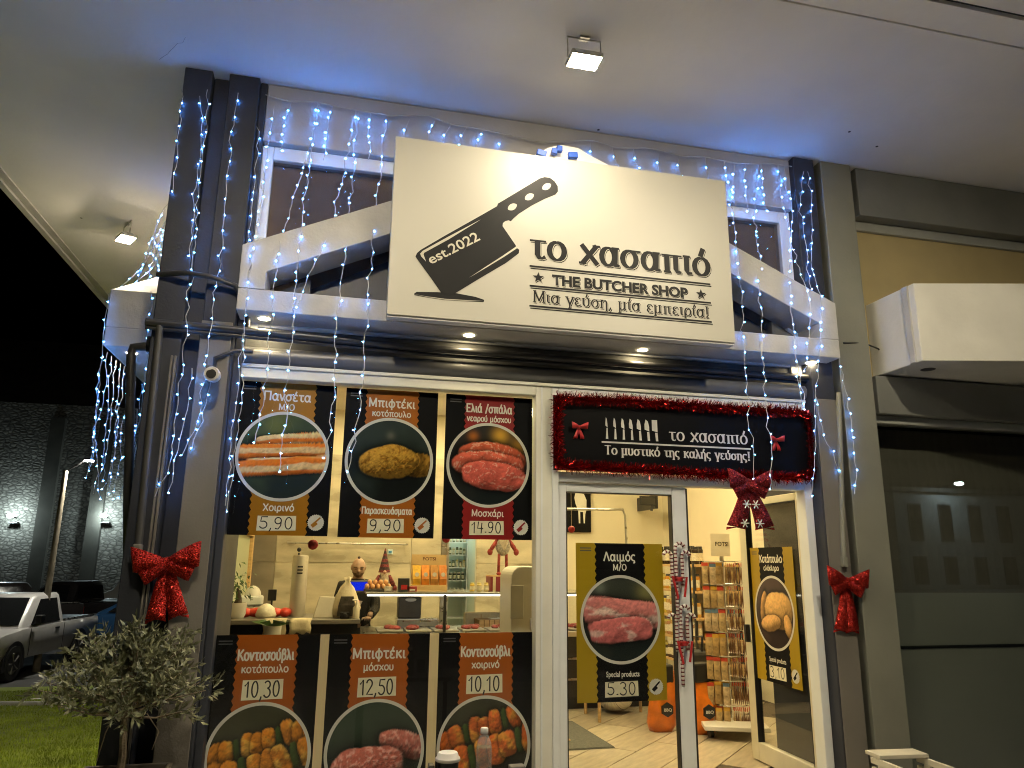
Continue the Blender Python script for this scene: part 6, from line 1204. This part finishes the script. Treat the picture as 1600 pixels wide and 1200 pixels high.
# ================================================================== olive tree in pot
def olive(cx, cy):
    t_ = thing('olive_tree', 'potted olive tree with round silvery crown before the left pillar', 'tree', (cx, cy, 0), local=True); r_ = np.random.RandomState(21)
    m_ = MB(); pts = [(-.15, .0), (-.19, .50), (-.21, .50), (-.21, .56), (.21, .56), (.21, .50), (.19, .50), (.15, .0)]
    v = []; 
    for h_, z in ((.15, 0), (.19, .52), (.205, .52), (.205, .58), (.185, .58), (.18, .54)): v += [(-h_, -h_, z), (h_, -h_, z), (h_, h_, z), (-h_, h_, z)]
    f = [(k*4+i, k*4+(i+1) % 4, k*4+4+(i+1) % 4, k*4+4+i) for k in range(5) for i in range(4)]+[(3, 2, 1, 0)]
    m_.add(v, f); o = m_.build('pot', mat('brown_pot', (.10, .085, .07), .7, var=.2), bevel=.006); o.parent = t_; t_['pot'] = 1; del t_['pot']
    m_ = MB(); m_.box(-.181, .181, -.181, .181, .50, .545); o = m_.build('soil', mat('soil', (.05, .035, .02), .95, var=.5, scale=40, bump=1, bscale=60)); o.parent = t_
    m_ = MB(); m_.tube([(0, 0, .53), (.008, .0, .66), (-.006, .01, .80), (.0, .0, .93)], [.022, .018, .016, .014], 8)
    tips = []
    for i in range(60):
        a = r_.rand()*6.28; e = r_.rand()*1.9-.35; d = np.array([math.cos(a)*math.cos(e), math.sin(a)*math.cos(e), math.sin(e)]); ln = .20+.17*r_.rand()
        b0 = np.array([0, 0, .84+.1*r_.rand()]); mid = b0+d*ln*.5+[0, 0, .03]; tip = b0+d*ln*[1.08, .9, .80]+[0, 0, .09]
        m_.tube([b0, mid, tip], [.008, .005, .0025], 5); tips.append((b0, mid, tip))
    for (a, b, c_) in (((-.03, -.02, .9), (-.07, -.05, .78), (-.09, -.06, .66)), ((.1, -.03, .86), (.17, -.06, .78), (.15, -.07, .70))): m_.tube([a, b, c_], .003, 4)
    o = m_.build('trunk', mat('olive_bark', (.20, .16, .11), .9, var=.3, scale=30, bump=.6, bscale=60), smooth=True); o.parent = t_
    V_, F_ = [], []
    for (b0, mid, tip) in tips:
        for k in range(7):
            s0 = mid+(tip-mid)*(k/6)*1.05+r_.randn(3)*.014; dv = (tip-mid)/np.linalg.norm(tip-mid)+r_.randn(3)*.75+[0, 0, .25]; dv /= np.linalg.norm(dv); L = .05+.06*r_.rand()
            for q in range(9):
                b_ = s0+dv*L*q/9; l = .036+.03*r_.rand(); ax = r_.randn(3); d = dv*.75+ax/np.linalg.norm(ax)*.75; d /= np.linalg.norm(d); w_ = np.cross(d, r_.randn(3)); w_ = w_/np.linalg.norm(w_)*(.006+.003*r_.rand())
                up = np.cross(d, w_); up = up/np.linalg.norm(up)*.004; o_ = len(V_); V_ += [b_, b_+d*l*.45+w_+up, b_+d*l*.45-w_+up, b_+d*l]; F_ += [(o_, o_+1, o_+2), (o_+1, o_+3, o_+2)]
    m_ = MB(); m_.add(V_, F_)
    o = stuff(m_.build('crown', mat('olive_leaf', (.17, .18, .10), .5, var=.5, scale=28))); o.parent = t_
    return t_
pc = PY(206, 1040, -.45); ot = olive(pc[0], -.45)
ot.location.z = -.004
# ================================================================== foreground table with bottle and cup
tb = thing('cafe_table', 'dark square cafe table standing in front of the shop window', 'table', (.6, -1.62, 0))
TZ = .722
m_ = MB(); m_.box(.25, .98, -1.95, -1.34, TZ-.028, TZ); m_.build('tabletop', mat('dark_tabletop', (.05, .045, .04), .4, var=.15), tb, bevel=.006)
for x in (.30, .93):
    for y in (-1.90, -1.39): m_ = MB(); m_.tube([(x, y, .005), (x, y, TZ-.03)], .017, 10); m_.build('leg', M_BLACK, tb, smooth=True)
d_ = _ray((757, 1137)); sc_ = 3.05; bt = CAM+d_*sc_; bx, by, bh = bt[0], bt[1], bt[2]-TZ
t_ = thing('water_bottle', 'clear plastic water bottle with white cap on the cafe table', 'bottle', (bx, by, TZ))
r0 = .0325; m_ = MB(); m_.lathe([(.001, .004), (r0*.8, .001), (r0, .012), (r0*.96, .04), (r0, .05), (r0*.96, .075), (r0, .085), (r0, bh*.62), (r0*.95, bh*.70), (r0*.72, bh*.80), (r0*.42, bh*.88), (r0*.40, bh*.905)], (bx, by, TZ), 24, False); bd = m_.build('body', clear_plastic('bottle_plastic', .26), t_, smooth=True)
m_ = MB(); m_.lathe([(.001, .006), (r0*.9, .006), (r0*.9, bh*.66), (.001, bh*.66)], (bx, by, TZ), 20, False); m_.build('water', glass('water_fill', (.88, .90, .89), .9, .04), bd, smooth=True)
m_ = MB(); m_.lathe([(r0*.47, bh*.9), (r0*.49, bh*.905), (r0*.49, bh*.985), (r0*.42, bh)], (bx, by, TZ), 20); m_.build('cap', mat('white_cap', (.62, .62, .6), .4, var=.04), bd, smooth=True)
d_ = _ray((700, 1175)); ct = CAM+d_*2.75; cx, cy, ch = ct[0], ct[1], ct[2]-TZ
t_ = thing('coffee_cup', 'black takeaway coffee cup with white lid on the cafe table', 'cup', (cx, cy, TZ)); m_ = MB(); m_.lathe([(.028, 0), (.030, .004), (.0415, ch*.86), (.042, ch*.88)], (cx, cy, TZ), 24); m_.build('cup', mat('black_paper_cup', (.015, .013, .014), .4, var=.3, scale=30), t_, smooth=True)
m_ = MB(); m_.lathe([(.0455, ch*.845), (.047, ch*.86), (.0455, ch*.90), (.041, ch*.915), (.037, ch*.98), (.034, ch), (.001, ch*.985)], (cx, cy, TZ), 28); m_.build('lid', mat('white_lid', (.66, .63, .6), .4, var=.04), t_, smooth=True)
m_ = MB(); m_.tube([(cx+.030, cy-.026, TZ+ch*.3), (cx+.033, cy-.030, TZ+ch*.55), (cx+.024, cy-.038, TZ+ch*.75)], .002, 4); m_.build('scrawl', M_PWHT, t_)
d_ = _ray((808, 1196)); q = CAM+d_*2.9; t_ = thing('small_grey_box', 'small grey card box lying on the cafe table by the bottle', 'box', (q[0], q[1], TZ)); m_ = MB(); m_.box(q[0]-.03, q[0]+.03, q[1]-.02, q[1]+.03, TZ, q[2]); m_.build('carton', mat('grey_box', (.09, .085, .075), .5, var=.1), t_, bevel=.004); m_ = MB(); m_.box(q[0]-.02, q[0]+.02, q[1]-.0222, q[1]-.0202, TZ+.01, TZ+.03); m_.build('label_patch', M_BLACK, t_)
d_ = _ray((676, 1199)); q = CAM+d_*2.7; t_ = thing('dark_wallet', 'small black wallet upright beside the coffee cup', 'wallet', (q[0], q[1], TZ)); m_ = MB(); m_.box(q[0]-.012, q[0]+.008, q[1], q[1]+.05, TZ, q[2]+.005); m_.build('cover', M_BLACK, t_, bevel=.004); m_ = MB(); m_.box(q[0]-.009, q[0]+.005, q[1]-.001, q[1]+.049, TZ+.002, q[2]+.001); m_.build('cards', M_DARK, t_)
# ================================================================== white slatted bench
bz = .50; BL, TLc, TR, BRc = [PZ(*p, bz) for p in ((1376, 1184), (1362, 1175), (1425, 1173), (1441, 1180))]
t_ = thing('slatted_bench', 'white slatted wooden bench in front of the dark neighbouring window', 'bench', (3.5, -.9, 0))
M_BWD = mat('white_bench_wood', (.52, .49, .40), .55, var=.12, scale=8, stretch=(1, 1, 5))
U = TR-TLc; U = U/np.linalg.norm(U); Vd = np.array([-U[1], U[0], 0])*-1; Zv = np.array([0, 0, 1.]); c0 = (BL+TLc+TR+BRc)/4
wU = .16
m_ = MB(); m_.obox(c0, U, Vd, Zv, wU, .07, .011); m_.build('end_board', M_BWD, t_, bevel=.003)
dirL = PZ(1418, 1200, bz)-BL; dirL[2] = 0; dirL /= np.linalg.norm(dirL)
for sgn, st in ((-1, c0-U*(wU-.01)), (1, c0+U*(wU-.01))):
    for k in range(7):
        z = bz-.02-.055*k; a = st+dirL*.5; m_ = MB(); m_.obox((a[0], a[1], z-.012), dirL, np.cross(Zv, dirL), Zv, .52, .011, .018); m_.build('slat', M_BWD, t_, bevel=.003)
    for e in (.06, .95): a = st+dirL*e; m_ = MB(); m_.obox((a[0], a[1], (bz-.03)/2), dirL, np.cross(Zv, dirL), Zv, .022, .009, (bz-.05)/2); m_.build('leg', M_BWD, t_, bevel=.003)
for k in range(6): a = c0+dirL*(.22+.13*k); m_ = MB(); m_.obox((a[0], a[1], .30), U, np.cross(Zv, U), Zv, wU-.02, .045, .010); m_.build('seat_slat', M_BWD, t_, bevel=.003)
# ================================================================== street on the side
ROAD = -.90
def wheel(x, y, r, w_, t_, inv=1):
    m_ = MB(); prof = [(r*.62, -w_/2), (r*.93, -w_/2), (r, -w_*.3), (r, w_*.3), (r*.93, w_/2), (r*.62, w_/2)]; n = 22
    v = [(x+p[0]*math.cos(2*math.pi*k/n), y+p[1], r+p[0]*math.sin(2*math.pi*k/n)) for p in prof for k in range(n)]
    m_.add(v, [(i*n+k, (i+1)*n+k, (i+1)*n+(k+1) % n, i*n+(k+1) % n) for i in range(len(prof)-1) for k in range(n)]); ty_ = m_.build('wheel', mat('tyre', (.018, .018, .018), .8, var=.2), smooth=True); ty_.parent = t_
    m_ = MB(); v = [(x, y-inv*w_*.30, r)]+[(x+r*.62*math.cos(2*math.pi*k/n), y-inv*w_*.46, r+r*.62*math.sin(2*math.pi*k/n)) for k in range(n)]; m_.add(v, [(0, 1+k, 1+(k+1) % n) for k in range(n)]); o = m_.build('rim', mat('wheel_rim', (.25, .24, .22), .4, metal=.6, var=.2)); o.parent = ty_
    for k in range(5): a = 2*math.pi*k/5; m_ = MB(); m_.tube([(x+.05*math.cos(a), y-inv*w_*.40, r+.05*math.sin(a)), (x+r*.58*math.cos(a), y-inv*w_*.47, r+r*.58*math.sin(a))], .025, 4); o2 = m_.build('spoke', MATS['wheel_rim']); o2.parent = ty_
def loft(secs):
    """sections [(x, [(y,z)...])] joined along x"""
    n = len(secs[0][1]); v = [(x, y, z) for x, s in secs for y, z in s]; m_ = MB()
    m_.add(v, [(i*n+k, i*n+(k+1) % n, (i+1)*n+(k+1) % n, (i+1)*n+k) for i in range(len(secs)-1) for k in range(n)]+[tuple(range(n)), tuple(range(len(v)-1, len(v)-n-1, -1))]); return m_
def sec(hw, z0, z1, tuck=.06): return [(-hw+tuck, z0), (hw-tuck, z0), (hw, z0+.18), (hw, z1-.12), (hw-.03, z1-.02), (hw-.10, z1), (-hw+.10, z1), (-hw+.03, z1-.02), (-hw, z1-.12), (-hw, z0+.18)]
def cabsec(hw0, hw1, z0, z1): return [(-hw0, z0), (hw0, z0), (hw1, z1-.06), (hw1-.07, z1), (-hw1+.07, z1), (-hw1, z1-.06)]
def vehicle(name, label, cat, loc, rz, paint, body, cab, wheels, wr=.35, bed=None, extra=None, panes=(), group='vehicles parked behind the turf'):
    """+x forward"""
    t_ = thing(name, label, cat, loc, group, local=True); t_.rotation_euler = (0, 0, rz)
    o = loft(body).build('body', paint, smooth=True, fix=True); o.parent = t_; bdy = o
    o = loft(cab).build('cabin', paint, smooth=True, fix=True); o.parent = t_; cbn = o
    WG = mat('vehicle_glass', (.012, .013, .014), .08, var=.1)
    for nm, pts in panes: m_ = MB(); m_.poly(pts); o = m_.build(nm, WG); o.parent = cbn
    hw = max(abs(q[0]) for q in body[1][1])
    for x in wheels:
        for s in (-1, 1):
            m_ = MB(); n = 20; v = [(x+(wr+.07)*math.cos(math.pi*k/n), s*(hw+.004), wr+.0+(wr+.07)*math.sin(math.pi*k/n)) for k in range(n+1)]+[(x-wr-.07, s*(hw+.004), .22), (x+wr+.07, s*(hw+.004), .22)]; m_.poly(v[:n+1]+[v[n+1], v[n+2]]); o = m_.build('wheel_arch', M_BLACK); o.parent = bdy
            wheel(x, s*(hw-.10), wr, .22, t_, -s)
    if bed:
        x0, x1, z0, z1 = bed; m_ = MB(); m_.box(x0, x1, -hw+.09, hw-.09, z1-.004, z1+.006); o = m_.build('bed_cover', M_BLACK); o.parent = bdy
        for s in (-1, 1): m_ = MB(); m_.tube([(x0, s*(hw-.06), z1+.015), (x1, s*(hw-.06), z1+.015)], .022, 8); o = m_.build('bed_rail', M_STEEL); o.parent = bdy
    return t_, bdy, cbn, hw
def pickup(label, loc, rz, paint, k=1.0, crew=False):
    hw = .86; bx1 = 2.5
    body = [(-2.5, sec(hw-.05, .5, 1.02)), (-2.42, sec(hw, .42, 1.04)), (-.2, sec(hw, .40, 1.04)), (.2, sec(hw, .40, 1.02)), (1.15, sec(hw, .40, 1.02)), (1.9, sec(hw-.03, .40, .95)), (2.35, sec(hw-.08, .42, .86)), (2.5, sec(hw-.2, .46, .78))]
    x0 = -1.0 if crew else -.55
    cab = [(x0, cabsec(hw-.04, hw-.2, 1.0, 1.55)), (x0+.12, cabsec(hw-.03, hw-.17, 1.0, 1.68)), (.35, cabsec(hw-.03, hw-.17, 1.0, 1.68)), (.62, cabsec(hw-.03, hw-.19, 1.0, 1.62)), (1.22, cabsec(hw-.06, hw-.10, .98, 1.03))]
    e = .012; panes = []
    for s in (-1, 1):
        y0, y1 = s*(hw-.035+e), s*(hw-.165+e)
        panes.append(('side_window', [(x0+.2, y0-s*.012, 1.06), (.98, y0-s*.01, 1.06), (.46, y1, 1.57), (x0+.24, y1, 1.57)][::s]))
    panes.append(('windscreen', [(1.20, -.68, 1.07), (1.20, .68, 1.07), (.665, .58, 1.61), (.665, -.58, 1.61)]))
    panes.append(('rear_window', [(x0-.012, .66, 1.10), (x0-.012, -.66, 1.10), (x0-.005, -.58, 1.5), (x0-.005, .58, 1.5)]))
    t_, b, c_, hw = vehicle('pickup_truck', label, 'pickup truck', loc, rz, paint, body, cab, (1.55, -1.45), .36, (-2.38, x0-.04, .6, 1.045), panes=panes)
    for s in (-1, 1):
        m_ = MB(); m_.box(.78, .95, s*(hw+.02)-.01 if s > 0 else s*(hw+.15), s*(hw+.15) if s > 0 else s*(hw+.02)+.01, 1.08, 1.26); o = m_.build('side_mirror', M_BLACK, bevel=.02); o.parent = c_
        m_ = MB(); m_.box(-.28, -.10, s*(hw+.004)-.012, s*(hw+.004)+.012, .90, .94); o = m_.build('door_handle', M_BLACK, bevel=.005); o.parent = b
        m_ = MB(); m_.box(2.28, 2.44, s*.62-.14, s*.62+.14, .66, .80); o = m_.build('headlight', mat('headlight_lens', (.5, .5, .48), .15, var=.05), bevel=.03); o.parent = b
        m_ = MB(); m_.box(-2.515, -2.48, s*.74-.06, s*.74+.06, .62, .92); o = m_.build('tail_light', M_SRED, bevel=.01); o.parent = b
        for x in (x0+.02, 1.0): m_ = MB(); m_.box(x-.006, x+.006, s*(hw+.002)-.003, s*(hw+.002)+.003, .45, 1.0); o = m_.build('door_gap', M_BLACK); o.parent = b
    m_ = MB(); m_.box(2.38, 2.52, -.72, .72, .40, .58); o = m_.build('bumper', M_BLACK, bevel=.03); o.parent = b
    return t_
SILV = mat('silver_paint', (.45, .44, .43), .35, metal=.1, var=.08, coat=.4); BLKP = mat('dark_car_paint', (.05, .045, .045), .3, var=.15, coat=.5); BLUP = mat('blue_car_paint', (.02, .07, .17), .3, metal=.2, var=.1, coat=.5); WHTP = mat('white_van_paint', (.5, .5, .46), .35, var=.06, coat=.3)
def ground_hit(px, py): return PZ(px, py, ROAD)
fw = CAM+_ray((16, 1040))*15.2; rw = CAM+_ray((116, 1004))*18.0
hd = math.atan2(fw[1]-rw[1], fw[0]-rw[0]); mid = (fw+rw)/2
ca_, sa_ = math.cos(hd), math.sin(hd); off = .78
side = np.array([-sa_, ca_]); side = side if (side@(CAM[:2]-mid[:2])) > 0 else -side
cpos = mid[:2]-side*off
pickup('silver single cab pickup truck parked beside the turf', (cpos[0]-.05*ca_, cpos[1]-.05*sa_, ROAD), hd, SILV)
q = CAM+_ray((35, 905))*23; pickup('dark crew cab pickup truck parked behind the silver one', (q[0]-1.0, q[1]+.5, ROAD), math.radians(-155), BLKP, crew=True)
q = CAM+_ray((105, 905))*24.5; pickup('black open bed pickup truck with red seats beside the dark crew cab', (q[0], q[1]+1.0, ROAD), math.radians(160), mat('black_truck_paint', (.02, .018, .018), .3, var=.15, coat=.5))
def hatch(label, loc, rz, paint):
    hw = .86; body = [(-2.05, sec(hw-.12, .42, .85)), (-1.9, sec(hw-.03, .32, .95)), (-.5, sec(hw, .30, .98)), (.8, sec(hw, .30, .96)), (1.5, sec(hw-.03, .32, .88)), (1.95, sec(hw-.10, .34, .76)), (2.1, sec(hw-.22, .40, .64))]
    cab = [(-1.85, cabsec(hw-.08, hw-.16, .92, 1.05)), (-1.45, cabsec(hw-.05, hw-.22, .92, 1.42)), (-.6, cabsec(hw-.04, hw-.2, .92, 1.5)), (.15, cabsec(hw-.04, hw-.2, .92, 1.45)), (1.1, cabsec(hw-.06, hw-.10, .90, .97))]
    panes = [('windscreen', [(1.06, -.66, 1.0), (1.06, .66, 1.0), (.23, .54, 1.43), (.23, -.54, 1.43)])]
    for s in (-1, 1): panes += [('side_window', [(-.42, s*(hw-.028), .98), (.80, s*(hw-.03), .98), (.2, s*(hw-.175), 1.39), (-.42, s*(hw-.178), 1.42)][::s]), ('side_window', [(-1.4, s*(hw-.03), .98), (-.5, s*(hw-.028), .98), (-.5, s*(hw-.178), 1.42), (-1.3, s*(hw-.19), 1.36)][::s])]
    t_, b, c_, hw = vehicle('hatchback_car', label, 'car', loc, rz, paint, body, cab, (1.3, -1.3), .31, panes=panes)
    for s in (-1, 1): m_ = MB(); m_.box(1.82, 1.98, s*.62-.12, s*.62+.12, .60, .74); o = m_.build('headlight', MATS['headlight_lens'], bevel=.03); o.parent = b; m_ = MB(); m_.box(-.1, .06, s*(hw+.003)-.01, s*(hw+.003)+.01, .84, .87); o = m_.build('door_handle', M_STEEL); o.parent = b; m_ = MB(); m_.box(-1.8, 1.4, s*(hw+.002)-.006, s*(hw+.002)+.006, .55, .59); o = m_.build('side_trim', M_STEEL); o.parent = b
q = CAM+_ray((185, 950))*21.5; hatch('blue hatchback car half hidden by the corner pillar', (q[0]+.8, q[1], ROAD), math.radians(172), BLUP)
q = CAM+_ray((200, 905))*29; hw = .95
body = [(-2.6, sec(hw-.04, .4, 2.2)), (-2.5, sec(hw, .36, 2.25)), (1.0, sec(hw, .36, 2.25)), (1.35, sec(hw, .36, 2.1)), (1.9, sec(hw-.02, .36, 1.25)), (2.5, sec(hw-.1, .4, 1.0)), (2.6, sec(hw-.25, .45, .85))]
cabv = [(-2.4, cabsec(hw-.1, hw-.16, 2.1, 2.3)), (.9, cabsec(hw-.1, hw-.16, 2.1, 2.3))]
vehicle('white_van', 'white panel van mostly hidden behind the corner pillar', 'van', (q[0]+1.2, q[1]+1.5, ROAD), math.radians(185), WHTP, body, cabv, (1.6, -1.6), .34, panes=[('windscreen', [(1.9, -.75, 1.32), (1.9, .75, 1.32), (1.42, .72, 2.02), (1.42, -.72, 2.02)]), ('side_window', [(.75, -hw-.006, 1.3), (1.6, -hw-.006, 1.3), (1.3, -hw-.006, 1.9), (.75, -hw-.006, 1.9)]), ('side_window', [(1.6, hw+.006, 1.3), (.75, hw+.006, 1.3), (.75, hw+.006, 1.9), (1.3, hw+.006, 1.9)])])
# old stone building with wall lamps -------------------------------------------
def stone_mat(name, col, sc):
    m = bpy.data.materials.new(name); m.use_nodes = True; t = m.node_tree; b = t.nodes['Principled BSDF']; b.inputs['Roughness'].default_value = .9
    tc = t.nodes.new('ShaderNodeTexCoord'); mp = t.nodes.new('ShaderNodeMapping'); mp.inputs['Scale'].default_value = (sc, sc, sc*1.9); t.links.new(tc.outputs['Object'], mp.inputs[0])
    vo = t.nodes.new('ShaderNodeTexVoronoi'); vo.feature = 'DISTANCE_TO_EDGE'; vo.inputs['Scale'].default_value = 1.0; t.links.new(mp.outputs[0], vo.inputs['Vector']); vc = t.nodes.new('ShaderNodeTexVoronoi'); vc.inputs['Scale'].default_value = 1.0; t.links.new(mp.outputs[0], vc.inputs['Vector'])
    r = t.nodes.new('ShaderNodeValToRGB'); r.color_ramp.elements[0].position = .0; r.color_ramp.elements[1].position = .2; r.color_ramp.elements[0].color = (col[0]*.35, col[1]*.35, col[2]*.35, 1); r.color_ramp.elements[1].color = tuple(col)+(1,); t.links.new(vo.outputs[0], r.inputs[0])
    hs = t.nodes.new('ShaderNodeMix'); hs.data_type = 'RGBA'; hs.blend_type = 'MULTIPLY'; hs.inputs[0].default_value = .55; t.links.new(r.outputs[0], hs.inputs[6]); bw_ = t.nodes.new('ShaderNodeRGBToBW'); t.links.new(vc.outputs['Color'], bw_.inputs[0]); t.links.new(bw_.outputs[0], hs.inputs[7]); t.links.new(hs.outputs[2], b.inputs['Base Color'])
    bp = t.nodes.new('ShaderNodeBump'); bp.inputs['Strength'].default_value = 1; bp.inputs['Distance'].default_value = .035; t.links.new(vo.outputs[0], bp.inputs['Height']); t.links.new(bp.outputs[0], b.inputs['Normal']); MATS[name] = m; return m
M_STONE = stone_mat('rubble_stone', (.36, .34, .29), 4.2)
SBY = 31.0
sb = thing('stone_building', 'old rubble stone building with lit wall lamps across the road', 'building', (-18, SBY, ROAD))
zt_ = PY(90, 632, SBY)[2]; zr_ = PY(90, 535, SBY+4)[2]; xr_ = PY(330, 800, SBY)[0]
m_ = MB(); m_.box(-42, xr_, SBY, SBY+8, ROAD, zt_); m_.build('wall', M_STONE, sb)
m_ = MB(); m_.add([(-42.3, SBY-.4, zt_-.05), (xr_+.3, SBY-.4, zt_-.05), (xr_+.3, SBY+4, zr_), (-42.3, SBY+4, zr_), (xr_+.3, SBY+8.4, zt_), (-42.3, SBY+8.4, zt_)], [(0, 1, 2, 3), (3, 2, 4, 5), (0, 3, 5), (1, 4, 2)]); m_.build('roof', mat('old_tile_roof', (.09, .075, .06), .9, var=.3, scale=1.5, bump=.6, bscale=6), sb)
for px in (70, 150):
    a = PY(px-10, 880, SBY); m_ = MB(); m_.box(a[0]-.28, a[0]+.28, SBY-.25, SBY+.01, ROAD, zt_-.6); m_.build('buttress', mat('buttress_render', (.08, .075, .06), .9, var=.2, scale=1.5, bump=.4, bscale=10), sb)
M_WL = emis('wall_lamp_glow', (.75, .95, 1.0), 130)
for px, py in ((18, 806), (163, 806)):
    a = PY(px, py, SBY-.5); t_ = thing('wall_lamp', 'cold white lamp lighting the stone wall '+('at the far corner' if px < 50 else 'above the parked pickups'), 'lamp', (a[0], SBY, a[2]), 'wall lamps on the stone building')
    m_ = MB(); m_.box(a[0]-.16, a[0]+.16, SBY-.30, SBY-.0, a[2]-.30, a[2]-.24); m_.build('plate', M_DARK, t_, bevel=.01); m_ = MB(); m_.tube([(a[0], SBY, a[2]-.05), (a[0], SBY-.58, a[2]-.02)], .03, 8); m_.build('arm', M_BLACK, t_)
    m_ = MB(); m_.ball((a[0], SBY-.62, a[2]), .13, .13, .09, 14, 8); m_.build('bulb', M_WL, t_, smooth=2)
a = PY(10, 740, SBY-4)
# street lamp
b0 = CAM+_ray((88, 900))*17.0; tp = PY(103, 735, b0[1]); hp = PY(138, 722, b0[1]); t_ = thing('street_lamp', 'slim street lamp post with short arm and lit head beside parked trucks', 'street lamp', (tp[0], b0[1], ROAD))
m_ = MB(); m_.tube([(tp[0], b0[1], ROAD), (tp[0], b0[1], tp[2])], [.08, .055], 12); m_.build('post', mat('weathered_post', (.22, .19, .14), .7, var=.2), t_, smooth=True); m_ = MB(); m_.tube([(tp[0], b0[1], tp[2]-.03), (hp[0]-.05, b0[1], hp[2]+.05)], .022, 8); m_.build('arm', M_BLACK, t_, smooth=True)
m_ = MB(); m_.box(hp[0]-.10, hp[0]+.12, b0[1]-.06, b0[1]+.06, hp[2]+.04, hp[2]+.09); m_.build('lamp_head', M_DARK, t_, bevel=.01); m_ = MB(); m_.box(hp[0]-.08, hp[0]+.10, b0[1]-.05, b0[1]+.05, hp[2]+.015, hp[2]+.038); m_.build('lens', emis('street_lens', (1, .95, .8), 1300), t_)
# building across the plaza, seen only as a reflection in the neighbour's glass
rb = thing('pale_building', 'pale two storey building across the square with tall dark windows', 'building', (46, -40, 0))
M_PALE = mat('pale_render', (.55, .58, .58), .8, var=.08)
m_ = MB(); m_.box(38, 66, -48, -40, -.3, 6.6); m_.build('wall', M_PALE, rb); m_ = MB(); m_.box(37.6, 66.4, -48.4, -39.6, 6.601, 6.9); m_.build('roof_edge', M_DARK, rb)
for i in range(7):
    for z0, z1 in ((.3, 2.2), (3.2, 5.8)):
        x = 39.6+i*2.5; m_ = MB(); m_.box(x-.55, x+.55, -39.99, -39.93, z0, z1); o = m_.build('window', M_DARK, rb); m_ = MB(); m_.box(x-.45, x+.45, -39.925, -39.91, z0+.1, z1-.1); m_.build('glass', MATS['vehicle_glass'], o)
t_ = thing('facade_lamp', 'cold white lamp on the pale building across the square', 'lamp', (42, -38.6, 7.2)); m_ = MB(); m_.tube([(42, -40, 7.0), (42, -38.4, 7.2)], .04, 8); m_.build('arm', M_BLACK, t_); m_ = MB(); m_.ball((42, -38.3, 7.1), .3, .25, .12, 14, 8); m_.build('bulb', emis('facade_lamp_glow', (.75, .95, 1.0), 110), t_, smooth=2)
